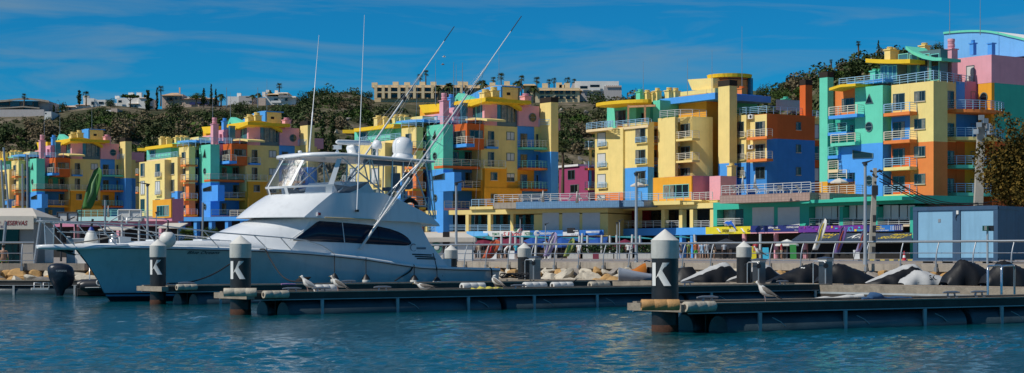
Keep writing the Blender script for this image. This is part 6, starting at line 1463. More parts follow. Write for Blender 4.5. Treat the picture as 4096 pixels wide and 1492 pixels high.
r, T2, zt2 = pole(3905, 131, 490, .72, .5, 'large concrete pole with floodlights, behind the light blue cabins', 3925)
q = MB('galv')
for dx, dz in ((-.55, -.7), (-.3, -.2), (.25, .1), (.5, -.3), (-.1, .35)): q.box(v3(T2 + Vector((dx * .8, -.3)), zt2 + dz), (.4, .3, .36), dx)
q.tube([v3(T2 + Vector((.6, -.2)), zt2 - .9), v3(T2 + Vector((.6, -.2)), zt2 - .1)], .28, 12); q.build('floodlights', r)
W1 = v3(T1 + Vector((.3, -.1)), zt1 - .25)
for i, (dz, e) in enumerate(((0, PT(3925, 812, 131)), (-.5, PT(3950, 812, 131)), (-.15, PT(3990, 806, 133)), (-.7, PT(3960, 818, 131)))): m = (W1 + e) / 2 + Vector((0, 0, -1.0 + dz * .4)); rope('overhead_cable', [W1 + Vector((0, 0, dz)), m, e], .035, ['upper overhead cable running from the slim pole to the big pole', 'second overhead cable below the top one on the slim pole', 'overhead cable running from the slim pole past the big pole', 'lowest overhead cable on the slim pole'][i], 'cable_black', 'cable')
for i, (y0, e) in enumerate(((505, PT(4120, 592, 140)), (522, PT(4120, 548, 155)))): A_ = PT(3932, y0, 131); rope('overhead_cable', [A_, (A_ + e) / 2 + Vector((0, 0, -.5)), e], .05, ['lower thick cable leaving the floodlight pole to the right', 'upper thick cable leaving the floodlight pole to the right'][i], 'cable_black', 'cable')
P = PL(3950, 80.2); r = thing('post_sign', 'small dark green sign on a thin post in front of the cabins', 'sign', (P.x, P.y, 1.43)); q = MB('lamp_grey'); q.tube([v3(P, 1.1), v3(P, ZY(915, 80))], .05, 8); q.build('post', r)
mat('sign_green', (.015, .10, .07), .5); q = MB('sign_green'); q.box(v3(P + Vector((-.12, -.08)), ZY(913, 80)), (.26, .04, .24)); q.use('lamp_dark'); q.box(v3(P + Vector((.16, .02)), ZY(913, 80)), (.26, .1, .25)); q.use('letter_white')
for k in range(4): q.box(v3(P + Vector((-.12, -.105)), ZY(913, 80) + .08 - .05 * k), (.12, .006, .02))
q.build('panel', r)

# ------------------------------------------------------------------ light blue site cabins
mat('cabin_blue', (.22, .43, .60), .55, var=.10, scale=.8, streak=.2, bump=.1, bscale=3); mat('cabin_frame', (.035, .085, .16), .5, var=.15, streak=.2)
def cabin():
    P0, P1 = PL(3653, 98), PL(3992, 94.6); d = (P1 - P0).normalized(); n = Vector((d.y, -d.x)); L = (P1 - P0).length; zb = 1.62; zt = ZY(826, 96)
    r = thing('site_cabin', 'pair of joined light blue site cabins with dark blue frames behind the railing', 'cabin', (*((P0 + P1) / 2), ground_z(96)))
    q = MB('cabin_frame'); q.obox(P0, d, n, 0, L - .1, -6.2, -.05, zb, zt - .02); q.build('body', r)
    for a, b in ((.30, L * .47), (L * .57, L - .28)): q = MB('cabin_blue'); q.obox(P0, d, n, a, b, -.05, -.02, zb + .12, zt - .22); q.build('wall_panel', r)
    for a, b in ((0, .28), (L * .475, L * .565), (L - .26, L)): q = MB('cabin_frame'); q.obox(P0, d, n, a, b, -.1, .03, zb - .02, zt); q.build('frame_post', r)
    for a, b in ((0, L * .52), (L * .5205, L)): 
        for z0, z1 in ((zt - .2, zt + .02), (zb - .05, zb + .1)): q = MB('cabin_frame'); q.obox(P0, d, n, a, b, -.1, .045, z0, z1); q.build('frame_rail', r)
    q = MB('white_plastic'); q.obox(P0, d, n, L * .525, L * .55, .031, .09, zt - .42, zt - .22); q.use('cable_black'); q.tube([v3(P0 + d * L * .53 + n * .06, zt - .42), v3(P0 + d * L * .515 + n * .06, zt - .6), v3(P0 + d * L * .52 + n * .05, zt - .75)], .02, 5); q.build('wall_light', r)
    q = MB('galv'); q.obox(P0, d, n, L * .30, L * .33, -.019, .0, zt - .85, zt - .66); q.build('vent', r)
    E = P0 + d * L; m = -n                                         # right-hand end wall, seen at a slant
    e0, e1 = PL(3993.5, 94.6), PL(4180, 99.5); d2 = (e1 - e0).normalized(); n2 = Vector((d2.y, -d2.x)); L2 = (e1 - e0).length
    q = MB('cabin_frame'); q.obox(e0, d2, n2, .03, L2, -.2, -.02, zb, zt - .01); q.obox(e0, d2, n2, .03, L2, -.1, .02, zt - .18, zt + .01); q.build('end_wall', r)
    for a in (.4, 1.6, 2.8, 4.0, 5.2): q = MB('weathered_wood'); q.obox(P0, d, n, a - .2, a + .2, -1.2, .02, ground_z(96) - .02, zb - .053); q.build('support_block', r)
cabin()

# ------------------------------------------------------------------ tents and kiosks
mat('canvas_white', (.74, .72, .67), .75, var=.08, scale=1, streak=.08); mat('canvas_cream', (.62, .56, .47), .75, var=.08); mat('kiosk_wall', (.40, .37, .33), .8, var=.12, streak=.1); mat('dark_red', (.22, .015, .02), .6); mat('dark_blue', (.02, .03, .14), .6); mat('skin_logo', (.06, .22, .17), .6)
def tent(label, x0, x1, Z, ye, yr, yb, dep, name='market_tent'):
    A, B_ = PL(x0, Z), PL(x1, Z); ze, zr, zb = ZY(ye, Z), ZY(yr, Z), ground_z(Z); r = thing(name, label, 'tent', ((A.x + B_.x) / 2, Z, zb))
    q = MB('canvas_white' if name == 'market_tent' else 'kiosk_wall'); q.prism([(A.x, Z), (B_.x, Z), (B_.x, Z + dep), (A.x, Z + dep)], zb, ze - .02); q.build('wall', r)
    q = MB('canvas_cream'); o = .25; w = B_.x - A.x
    v = [(A.x - o, Z - o, ze), (B_.x + o, Z - o, ze), (B_.x + o, Z + dep + o, ze), (A.x - o, Z + dep + o, ze), (A.x + w * .0 + .2, Z + dep * .5, zr), (B_.x - .6, Z + dep * .5, zr)]
    q.add(v + [(a, b, c - .32) for a, b, c in v[:4]], [(0, 1, 5, 4), (1, 2, 5), (2, 3, 4, 5), (3, 0, 4), (0, 6, 7, 1), (1, 7, 8, 2), (2, 8, 9, 3), (3, 9, 6, 0)], False); q.build('roof', r)
    return r
r = tent('white market tent with a green round emblem behind the yacht stern', 1640, 1888, 128, 950, 929, 1036, 5)
q = MB('skin_logo'); c = PT(1745, 992, 127.95); q.lathe([(.42, 0), (.42, .03)], c, 16, Matrix.Rotation(R_(90), 3, 'X')); q.use('canvas_white'); q.ball(c + Vector((.05, -.05, .05)), .2, 10, (1, .1, 1)); q.build('emblem', r)
q = MB('dark_void'); P_ = PL(1785, 127.9); q.box((P_.x, P_.y, 2.6), (.5, .06, 2.0)); q.build('doorway', r)
r = tent('beige canopy over the RESERVAS booking kiosk at far left', -120, 133, 92.5, 866, 828, 1058, 4, 'booking_kiosk'); A = PL(-120, 92.15); q = MB('canvas_cream'); x1_ = PL(134, 92.15).x; zt, zb = ZY(864, 92.2), ZY(917, 92.2); q.box(((A.x + x1_) / 2, 92.18, (zt + zb) / 2), (x1_ - A.x, .05, zt - zb)); q.build('fascia', r)
q = MB('dark_red'); text_mesh(q, 'RESERVAS', PT(14, 901, 92.15), (1, 0, 0), (0, 0, 1), .24, PL(110, 92).x - PL(14, 92).x, .01, .25, .02); text_mesh(q, '*', PT(-3, 894, 92.15), (1, 0, 0), (0, 0, 1), .12); q.use('dark_blue'); text_mesh(q, 'CAVES', PT(-40, 911, 92.15), (1, 0, 0), (0, 0, 1), .12, .85, .01, .25, .01); q.build('lettering', r)
q = MB('glass_dark'); P_ = PL(34, 92.4); q.box((P_.x, 92.46, 2.45), (1.1, .06, 2.0)); q.build('door', r)
rr = random.Random(5)
def leaning(x0, y0, x1, y1, Z, r0, m, label, name='mast', cat='mast'):
    q = MB(m); q.tube([PT(x0, y0, Z), PT(x1, y1, Z)], r0, 8); tag(q.build(name), label, cat)
leaning(10, 1020, 24, 886, 91, .08, 'galv', 'short leaning grey pole in front of the kiosk door', 'leaning_pole', 'pole'); leaning(138, 1056, 165, 872, 91.2, .09, 'galv', 'leaning grey pole right of the booking kiosk', 'leaning_pole', 'pole')
for x0, y0, x1, y1, lab in ((18, 830, 4, 640, 'leftmost thin mast rising behind the booking kiosk'), (40, 835, 14, 590, 'leaning white mast behind the booking kiosk'), (91, 860, 90, 655, 'slim mast in front of the orange balconies'), (110, 865, 109, 620, 'dark mast beside the turquoise column at far left'), (420, 880, 421, 800, 'thin pole between the two billboard frames'), (810, 905, 812, 810, 'thin pole in front of the blue wall behind the yacht')): leaning(x0, y0 + 60, x1, y1, 150, .09, 'galv', lab)
def billboard(x0, x1, y0, y1, Z, m, label):
    A, B_ = PL(x0, Z), PL(x1, Z); z0, z1 = ZY(y1, Z), ZY(y0, Z); r = thing('billboard', label, 'billboard', ((A.x + B_.x) / 2, Z, ground_z(Z))); q = MB('shutter'); q.box(((A.x + B_.x) / 2, Z, (z0 + z1) / 2), (B_.x - A.x, .06, z1 - z0)); q.build('panel', r); q = MB(m)
    for a in (A.x, (A.x + B_.x) / 2, B_.x): q.tube([(a, Z - .08, z0), (a, Z - .08, z1)], .05, 6)
    for z in (z0, z1): q.tube([(A.x, Z - .08, z), (B_.x, Z - .08, z)], .05, 6)
    q.build('frame', r); q = MB(m)
    for a in (A.x + .2, B_.x - .2): q.tube([(a, Z + .15, ground_z(Z)), (a, Z + .15, z1)], .08, 6); q.tube([(a - .7, Z - .8, z0 - .1), (a, Z - .1, z1 - .3)], .04, 6)
    q.build('legs', r)
billboard(230, 312, 850, 888, 118, 'lamp_dark', 'back of a grey billboard with a dark frame, above the yacht pulpit'); billboard(474, 566, 840, 884, 118, 'rail_white', 'back of a grey billboard with a white frame, behind the bow rail')
# low arcade of the two far blocks
fN = PF(180, 300, 1060, 280); P = fN.P3(600, 1030); aN = thing('arcade_building', 'low mauve arcade with a pale turquoise terrace, seen through the bow rails', 'arcade', (P.x, P.y, 1.5)); mat('pale_aqua', (.38, .62, .62), .6, var=.1)
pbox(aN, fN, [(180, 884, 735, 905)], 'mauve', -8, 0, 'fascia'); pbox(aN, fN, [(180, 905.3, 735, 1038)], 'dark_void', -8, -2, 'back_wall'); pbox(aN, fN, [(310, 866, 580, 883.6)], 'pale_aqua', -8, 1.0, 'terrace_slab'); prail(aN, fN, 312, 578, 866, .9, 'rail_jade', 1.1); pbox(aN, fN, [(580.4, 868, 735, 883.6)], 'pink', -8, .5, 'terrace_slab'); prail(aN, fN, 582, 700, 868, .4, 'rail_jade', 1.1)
for x in (300, 470, 640): pbox(aN, fN, [(x - 5, 905.3, x + 5, 1036)], 'pink', -.8, -.02, 'column')
blk(aN, 684, 279, 796, [(870, 'amber')], xl=610, dr=.2); f = Face(PL(684, 279), 'L'); win(aN, f, 628, 822, 676, 865, 'glass', 4, 'rail_jade', False); blk(aN, 688, 279.1, 795, [(884, 'mauve')], dl=3, xr=735)
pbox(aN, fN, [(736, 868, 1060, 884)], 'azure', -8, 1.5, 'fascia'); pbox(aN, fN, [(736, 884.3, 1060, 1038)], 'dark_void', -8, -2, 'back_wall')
for x in (740, 800, 860, 925, 985): pbox(aN, fN, [(x - 6, 884.3, x + 6, 1030)], 'azure', .3, 1.3, 'column')
prail(aN, fN, 920, 1010, 868, 1.4, 'rail_cream', 1.1)
mat('sign_yellow', (.75, .62, .02), .5); mat('letter_green', (.02, .18, .06), .5)
P_ = PT(830, 958, 150); r = thing('shop_sign', 'small yellow sign between two yuccas behind the yacht', 'sign', (P_.x, P_.y, 1.5)); q = MB('sign_yellow'); q.box(PT(862, 951, 150), (1.35, .06, .34)); q.build('board', r); q = MB('letter_green'); text_mesh(q, 'AY SAI', PT(842, 955, 149.9), (1, 0, 0), (0, 0, 1), .2, .95); q.build('lettering', r); q = MB('galv'); q.tube([PT(862, 958, 150.1), PT(862, 1038, 150.1)], .04, 5); q.build('post', r)
for x0, x1, y0, y1, Z, lab in ((628, 715, 890, 910, 145, 'beige café awning above the ball fender'), (392, 500, 905, 918, 150, 'white café awning behind the anchor windlass')):
    A, B_ = PL(x0, Z), PL(x1, Z); r = thing('cafe_awning', lab, 'awning', ((A.x + B_.x) / 2, Z, ground_z(Z))); q = MB('canvas_cream'); z0, z1 = ZY(y1, Z), ZY(y0, Z); q.extrude([(A.x, Z, z0), (A.x + .4, Z + 2, z1), (A.x + .4, Z + 2, z1 - .08), (A.x, Z, z0 - .08)], (B_.x - A.x, 0, 0)); q.build('canopy', r); q = MB('galv'); [q.tube([(a, Z + .1, ground_z(Z)), (a, Z + .1, z0)], .04, 5) for a in (A.x + .1, B_.x - .1)]; q.build('posts', r)
q = MB('white_plastic'); P_ = PL(197, 93.5); q.box((P_.x, 93.5, 2.4), (.45, .12, 1.85)); tag(q.build('white_panel', bevel=.02), 'tall white panel standing below the yacht pulpit', 'panel')
q = MB('galv'); P_ = PL(320, 95); q.box((P_.x, 95, 2.1), (1.3, .8, 1.4)); q.box((P_.x - .5, 94.6, 2.85), (.2, .2, .1)); tag(q.build('utility_cabinet', bevel=.03), 'grey utility cabinet behind the yacht bow stem', 'cabinet'); q = MB('white_plastic'); q.box(PT(332, 1028, 93.5), (.75, .5, .75)); tag(q.build('storage_box', bevel=.03), 'white storage box behind the yacht stem', 'box')

# ------------------------------------------------------------------ shop signs and awnings
SIGN = {'sign_white': (.74, .73, .70), 'sign_blue': (.02, .16, .50), 'sign_navy': (.015, .025, .16), 'sign_purple': (.14, .03, .28), 'sign_magenta': (.35, .04, .28), 'letter_red': (.50, .015, .03), 'letter_black': (.01, .01, .012), 'letter_yellow': (.75, .55, .03), 'letter_cyan': (.05, .45, .65), 'awning_navy': (.03, .05, .085), 'sail_teal': (.02, .28, .32), 'umbrella_red': (.16, .012, .035), 'umbrella_blue': (.015, .08, .32), 'umbrella_white': (.74, .72, .66), 'flag_orange': (.48, .09, .03), 'flag_green': (.05, .17, .025), 'flag_lilac': (.30, .25, .42), 'flag_pale': (.20, .34, .14), 'flag_lime': (.28, .32, .08), 'flag_violet': (.14, .08, .26), 'awning_blue': (.10, .36, .68), 'hedge': (.03, .07, .015)}
for k_, c_ in SIGN.items(): mat(k_, c_, .6, var=.12, scale=2)
def sign(label, f, o, rects, texts, name='shop_sign', extra=None):
    x0, y0, x1, y1, m = rects[0]; P = f.P3((x0 + x1) / 2, y1, o); r = thing(name, label, 'shop sign', tuple(P))
    for i, (a, b, c, e, m) in enumerate(rects): q = MB(m); f.box(q, a, b, c, e, o + .012 * i, o + .12 + .012 * i); q.build('board' if i == 0 else 'panel', r)
    for t in texts:
        s, a, b, c, e, m = t[:6]; q = MB(m); P_ = f.P3(a, e, o + .135); Q = f.P3(c, e, o + .135); T = f.P3(a, b, o + .135)
        text_mesh(q, s, P_, (f.d.x, f.d.y, 0), (0, 0, 1), T.z - P_.z, (Q - P_).length, .01, t[6] if len(t) > 6 else 0, .02); q.build('lettering', r)
    if extra: extra(r)
    return r
def marino_extra(r):
    for m, dx in (('letter_green', 0), ('letter_white', 9), ('letter_red', 18)): q = MB(m); P_ = [fM.P3(2056 + dx + a, b, 1.45) for a, b in ((0, 928), (7, 926), (14, 914), (7, 916))]; q.extrude(P_, (0, -.05, 0)); q.build('flag_emblem', r)
sign('white pizzeria sign board with red script lettering and green words', fM, 1.2, [(1952, 924, 2138, 946, 'sign_white')], [('TOMATE', 1968, 931, 1998, 942, 'letter_green'), ('S. Marino', 2012, 927, 2086, 944, 'letter_red', .3), ('PIZZERIA', 2099, 929, 2133, 940, 'letter_green')], extra=marino_extra)
def drop_extra(r): q = MB('letter_white'); P_ = fM.P3(2148, 934, 1.5); q.ball(P_, .42, 14, (1, .1, 1.05)); q.use('sign_blue'); q.ball(P_ + Vector((.12, -.05, .1)), .2, 12, (1, .1, .6)); q.build('emblem', r)
sign('bright blue sign with white boat tour lettering beside the pizzeria sign', fM, 1.2, [(2139, 922, 2270, 945, 'sign_blue'), (2225, 936, 2269, 944, 'awning_blue')], [('Seacruitours', 2158, 926, 2217, 938, 'letter_white')], extra=drop_extra)
sign('white sign with a black oval logo between two blue signs', fM, 1.3, [(2271, 928, 2334, 943, 'sign_white'), (2288, 912, 2318, 933, 'letter_black')], [('------', 2293, 921, 2312, 924, 'sign_white'), ('- - - - -', 2286, 938, 2320, 941, 'sign_navy')])
sign('blue wave shaped sign left of the crimson opening', fM, 1.2, [(2335, 920, 2432, 942, 'sign_blue'), (2362, 924, 2416, 932, 'letter_white')], [('CRUZEIROS', 2365, 926, 2413, 930, 'sign_blue')])
def dolphin(r):
    q = MB('dolphin_blue'); pts = [(2897, 892), (2902, 889), (2908, 885), (2916, 886), (2920, 886), (2926, 882), (2929, 890), (2935, 898), (2940, 908), (2944, 914), (2936, 912), (2934, 904), (2927, 899), (2918, 897), (2914, 904), (2911, 897), (2905, 895)]
    q.extrude([fJ.P3(x, y, 1.55) for x, y in pts], Vector((fJ.n.x, fJ.n.y, 0)) * .06); q.build('dolphin_cutout', r); q = MB('letter_white'); P3 = [fJ.P3(2920 + (x - 2920) * 1.13, 897 + (y - 897) * 1.16, 1.5) for x, y in pts]; q.extrude(P3, Vector((fJ.n.x, fJ.n.y, 0)) * .04); q.build('dolphin_border', r)
    for x in (2866, 2962): q = MB('letter_white'); q.tube([fJ.P3(x + a, 912 + b, 1.4) for a, b in ((0, 3), (6, 4), (11, 12), (18, 18))], [.03, .1, .1, .02], 6); q.build('wave_mark', r)
mat('dolphin_blue', (.02, .12, .55), .4)
sign('yellow sign board with a blue dolphin cutout above it', fJ, 1.2, [(2857, 907, 3037, 936, 'sign_yellow')], [('DREAM', 2889, 917, 2915, 929, 'letter_black'), ('WAVE', 2916, 916, 2945, 928, 'letter_white', .2), ('WWW.DREAMWAVE', 2902, 930, 2934, 933, 'letter_black'), ('Gate 4', 2988, 916, 3016, 928, 'letter_black', .2), ('(cais)', 3019, 919, 3031, 926, 'letter_black')], extra=dolphin)
def algx(r):
    q = MB('letter_yellow'); q.extrude([fJ.P3(x, y, 1.45) for x, y in ((3059, 916), (3060, 900), (3064, 895), (3068, 903), (3069, 916))], Vector((fJ.n.x, fJ.n.y, 0)) * .05); c = fJ.P3(3132, 905, 1.45); q.lathe([(.30, 0), (.30, .05)], c, 16, Matrix.Rotation(R_(90), 3, 'X')); q.build('sun_emblem', r); q = MB('letter_white'); q.tube([fJ.P3(x, y, 1.42) for x, y in ((3060, 926), (3075, 921), (3095, 924), (3120, 922))], .04, 5); q.build('wave_mark', r)
sign('navy tour sign with a yellow sail and sun, above pink columns', fJ, 1.25, [(3038, 902, 3230, 928, 'sign_navy')], [('BOAT', 3041, 906, 3053, 909, 'letter_white'), ('TRIPS', 3041, 914, 3053, 917, 'letter_white'), ('algarve', 3073, 905, 3112, 917, 'letter_white'), ('charters', 3094, 915, 3121, 921, 'letter_yellow'), ('DOLPHINS, CAVES & SAILING', 3145, 905, 3226, 914, 'letter_white'), ('720 y moving trips', 3178, 919, 3222, 923, 'letter_white')])
q = pbox(None, fJ, [(3038, 929, 3230, 933)], 'pink', 1.0, 1.4, 'x'); tag(q.build('sign_beam'), 'narrow pink beam below the navy tour sign', 'beam')
def gaps(r):
    rq = random.Random(8)
    for i in range(16): x = 3240 + i * 15.5; m = ['sign_magenta', 'sign_purple', 'letter_yellow', 'flag_violet', 'letter_cyan'][rq.randrange(5)]; q = MB(m); w_ = rq.uniform(4, 11); y = rq.uniform(903, 918); fJ.box(q, x, y, x + w_, y + rq.uniform(4, 9), 1.45, 1.47); q.build('printed_patch', r)
sign('purple and magenta printed sign strip above the navy awning', fJ, 1.3, [(3232, 903, 3497, 928, 'sign_purple')], [('KR', 3390, 907, 3414, 925, 'letter_cyan', .2), ('RENTAL', 3420, 905, 3455, 914, 'sign_magenta'), ('URBAN', 3420, 917, 3455, 925, 'letter_cyan')], extra=gaps)
sign('navy and blue rental sign with yellow lettering right of the purple strip', fJ, 1.3, [(3499, 900, 3648, 926, 'sign_navy'), (3558, 901, 3616, 925, 'sign_blue')], [('PIPAS', 3506, 904, 3526, 910, 'letter_yellow'), ('SEGWAY', 3502, 912, 3540, 918, 'letter_yellow'), ('ALUGA-SE/TO RENT', 3500, 920, 3556, 924, 'letter_white')] + [('- -- - - - --', 3562, 904 + 4.6 * k, 3612, 906 + 4.6 * k, 'letter_white') for k in range(4)])
def awn(label, f, x0, x1, ya, yb, o0, o1, m, texts=(), val=True, name='awning', slant=0):
    P = f.P3((x0 + x1) / 2, yb, o1); r = thing(name, label, 'awning', tuple(P)); q = MB(m); a, b = f.P3(x0 + slant, ya, o0), f.P3(x1, ya, o0); c, e = f.P3(x1, yb, o1), f.P3(x0, yb, o1); dn = Vector((0, 0, -.06)); q.add([a, b, c, e] + [p + dn for p in (a, b, c, e)], [(0, 1, 2, 3), (4, 7, 6, 5), (0, 4, 5, 1), (1, 5, 6, 2), (2, 6, 7, 3), (3, 7, 4, 0)], False); q.build('canopy', r)
    if val: q = MB(m); q.extrude([e + dn * 1.05, c + dn * 1.05, c + Vector((0, 0, -.25)), e + Vector((0, 0, -.25))], (0, .03, 0)); q.build('valance', r)
    u = (b - a).normalized(); v = (a - e); v = (v - u * v.dot(u)); L_ = v.length; v.normalize(); nn = u.cross(v)
    for s, xa, xb, t0, t1, mm in texts: q = MB(mm); P_ = e + u * ((xa - x0) / (x1 - x0) * (c - e).length) + v * (L_ * t0) + nn * .03; text_mesh(q, s, P_, u, v, L_ * (t1 - t0), (xb - xa) / (x1 - x0) * (c - e).length, .02, .35, .01); q.build('lettering', r)
    return r
awn('long navy awning with yellow and white lettering over the rental shops', fJ, 3165, 3648, 930, 961, 1.0, 3.6, 'awning_navy', [('PIPAS', 3228, 3310, .55, .80, 'letter_yellow'), ('RUN', 3262, 3310, .22, .45, 'letter_yellow'), ('KR', 3378, 3432, .25, .8, 'letter_white'), ('PIPAS', 3526, 3606, .55, .78, 'letter_yellow'), ('SEGWAY', 3502, 3600, .22, .48, 'letter_yellow')], slant=45)
awn('plain light blue awning between the white tent and the pizzeria sign', fM, 1866, 1951, 925, 947, .8, 2.4, 'awning_blue', val=False)
awn('long blue awning stretched below the boat tour signs', fM, 2142, 2430, 946, 962, .8, 3.4, 'umbrella_blue', val=False)
for i, (x0, x1, ya, yb, Z, lab) in enumerate(((1880, 2030, 945, 966, 205, 'teal shade sail behind the orange flag'), (2020, 2230, 944, 955, 208, 'teal shade sail under the pizzeria and blue signs'), (2240, 2420, 950, 958, 204, 'teal shade sail left of the planters'), (2430, 2640, 946, 957, 200, 'teal shade sail behind the grey street lamp'), (2690, 2770, 946, 952, 200, 'small teal shade sail right of the nearest pile'))):
    A, B_ = PT(x0, ya, Z), PT(x1, yb, Z); C_ = PT((x0 + x1) / 2, ya - 2, Z + 8); q = MB('sail_teal'); q.add([A, B_, C_, A - Vector((0, 0, .04)), B_ - Vector((0, 0, .04)), C_ - Vector((0, 0, .04))], [(0, 1, 2), (5, 4, 3), (0, 3, 4, 1), (1, 4, 5, 2), (2, 5, 3, 0)], False); tag(q.build('shade_sail'), lab, 'shade sail', 'teal shade sails over the terraces')
for i, (x, yt, l, Z) in enumerate(((1897, 948, 0, 195), (1975, 948, 0, 198), (2006, 935, 0, 198), (2043, 930, -6, 185), (2062, 948, 0, 200), (2090, 948, 0, 200), (2146, 946, -5, 190), (2202, 945, 0, 198), (2225, 943, 0, 200), (2318, 943, 0, 196), (2330, 933, -5, 188), (2350, 942, 0, 198), (2408, 940, -3, 190), (2440, 942, 0, 198), (2467, 940, 0, 195), (2530, 938, -5, 188), (2560, 942, 0, 198), (2778, 938, 6, 186), (3041, 935, 0, 180))):
    q = MB('rail_white'); q.tube([PT(x + l, 1034, Z), PT(x, yt, Z)], .13, 8); tag(q.build('sail_post'), 'white post holding the shade sails over the terraces', 'post', 'white shade sail posts')
def parasol(x, Z, yt, w, m, label, closed=False, base_y=None, grp='parasols of the cafés and terraces'):
    P = PL(x, Z); zt = ZY(yt, Z); zb = ZY(base_y, Z) if base_y else ground_z(Z); r = thing('parasol', label, 'parasol', (P.x, P.y, zb), grp); q = MB('galv'); q.tube([v3(P, zb), v3(P, zt)], .035, 6); q.build('pole', r); q = MB(m)
    if closed: q.lathe([(.06, -.1), (.22, -w * .95), (.16, -w * .85), (.05, 0)], v3(P, zt), 8); q.build('canopy', r)
    else:
        h = w * .22; n = 8; q.lathe([(w / 2, -h), (w / 4, -h * .42), (.03, 0)], v3(P, zt), n, smooth=False); q.lathe([(w / 2, -h - .16), (w / 2 + .005, -h - .001)], v3(P, zt), n, smooth=False); q.build('canopy', r)
    return r
for x, Z, yt, w, m, lab in ((1935, 206, 948, 4.2, 'umbrella_red', 'crimson café parasol behind the orange flag'), (2005, 206, 950, 4, 'umbrella_red', 'crimson café parasol left of the steel pedestal'), (2050, 203, 947, 4.4, 'umbrella_red', 'crimson café parasol below the red script sign'), (2128, 206, 950, 4.4, 'umbrella_blue', 'blue café parasol above the unmarked pile'), (2245, 204, 950, 4.6, 'umbrella_blue', 'blue café parasol behind the lime flag'), (2390, 204, 952, 3.6, 'umbrella_blue', 'blue café parasol left of the planters'), (2500, 190, 957, 4.2, 'umbrella_red', 'bright red café parasol left of the grey lamp'), (2905, 190, 954, 4.6, 'lamp_dark', 'black café parasol under the yellow sign'), (3148, 178, 957, 2.4, 'umbrella_white', 'white café parasol next to the navy awning')): parasol(x, Z, yt, w, m, lab)
for x, Z, yt, by, lab in ((2172, 231, 762, 803, 'folded white parasol on the blue tiled terrace, left end'), (2308, 229, 765, 800, 'folded white parasol on the blue tiled terrace, right end'), (2971, 199, 702, 770, 'folded white parasol on the brown terrace, left of two'), (3020, 198, 698, 768, 'folded white parasol on the brown terrace, right of two'), (433, 286, 822, 866, 'folded white parasol on the pale turquoise terrace')): parasol(x, Z, yt, 1.6 if Z < 280 else 2, 'umbrella_white', lab, True, by)
parasol(3357, 195, 712, 2.0, 'canvas_cream', 'open cream parasol on the pink balcony', base_y=775); parasol(2552, 229, 728, 2.0, 'canvas_cream', 'open cream parasol behind the grey street lamp head', base_y=800)
# sun loungers on the two tiled terraces
mat('lounger_white', (.74, .74, .72), .5)
L0 = thing('sun_lounger', 'white sun lounger on a tiled terrace behind the railing', 'sun lounger', (0, 0, 0), 'white sun loungers on the terraces'); q = MB('lounger_white'); q.box((.1, 0, .36), (1.3, .6, .06)); q.add([(-.55, -.3, .38), (-.55, .3, .38), (-1.0, .3, .85), (-1.0, -.3, .85), (-.5, -.3, .34), (-.5, .3, .34), (-.95, .3, .80), (-.95, -.3, .80)], [(0, 1, 2, 3), (7, 6, 5, 4), (0, 4, 5, 1), (2, 6, 7, 3), (0, 3, 7, 4), (1, 5, 6, 2)], False); q.build('bed', L0); q = MB('lounger_white'); [q.tube([(x, y, 0), (x * .8, y, .34)], .03, 5) for x in (-.5, .65) for y in (-.27, .27)]; q.build('legs', L0)
spots = [(x, 806, 235 - (x - 2000) * .013) for x in (2020, 2062, 2100, 2140, 2215, 2262, 2335, 2372, 2420)] + [(x, 774, 197 - (x - 2900) * .025) for x in (2925, 2955, 3005, 3050, 3090, 3140, 3180, 3215)]
for i, (x, y, Z) in enumerate(spots):
    o = L0 if i == 0 else copy_tree(L0); P = PT(x, y - 1, Z); o.location = P; o.rotation_euler = (0, 0, R_([20, 160, 35, -15][i % 4])); 
# feather flags
def feather(x, y0, y1, Z, w, lean, m, m2, label, txt=None, tm='letter_black', base_y=None):
    zt, zb = ZY(y0, Z), ZY(y1, Z); P = PL(x, Z); g = ground_z(Z); r = thing('feather_flag', label, 'flag', (P.x, P.y, g)); H = zt - zb; s = [(0, 0), (.04, .25), (.06, .5), (.10, .75), (.22, .92), (.5, 1.0), (.8, .96), (.98, .80), (1.0, .6), (.92, .3), (.75, .06), (.4, -.03)]
    f = lambda u, v: v3(P + Vector((lean * v + (u - .1) * w, -.15 * math.sin(u * 5 + v * 3) * w)), zb + v * H)
    q = MB(m); n = 14; rg = []
    for i in range(n + 1):
        v = i / n; l_ = float(np.interp(v, [0, .25, .5, .75, .92, 1], [0, .04, .06, .10, .22, .46])); rr_ = float(np.interp(v, [0, .06, .3, .6, .8, .96, 1], [.7, .78, .92, 1.0, .98, .8, .54])); rg.append([f(l_ + (rr_ - l_) * k / 6, v) for k in range(7)])
    q.loft(rg, False, False); sail = q.build('sail', r); md = sail.modifiers.new('thickness', 'SOLIDIFY'); md.thickness = .015
    q = MB(m2); q.loft([[f(a, v) + Vector((0, -.04, 0)), f(b, v) + Vector((0, -.04, 0))] for v, a, b in ((.15, .3, .42), (.4, .38, .6), (.6, .3, .55), (.85, .5, .6))], False, False); sw = q.build('printed_stripe', r); md = sw.modifiers.new('thickness', 'SOLIDIFY'); md.thickness = .01
    if txt: q = MB(tm); text_mesh(q, txt, f(.85, .12) + Vector((0, -.14, 0)), (lean * .3, 0, 1), (-1, 0, .0), w * .42, H * .55, .02, 0, .01); q.build('lettering', r)
    q = MB('lamp_dark'); q.tube([v3(P + Vector((-.12 * w - lean * .3, 0)), g), f(0, 0), f(.06, .5), f(.2, .92), f(.5, 1.0)], .025, 5); q.build('pole', r)
feather(332, 668, 836, 97, .72, .55, 'flag_green', 'flag_pale', 'tall green feather flag standing alone at the left'); feather(1934, 958, 1033, 150, 1.1, .6, 'flag_orange', 'letter_red', 'orange feather flag behind the unmarked piles', 'IDE')
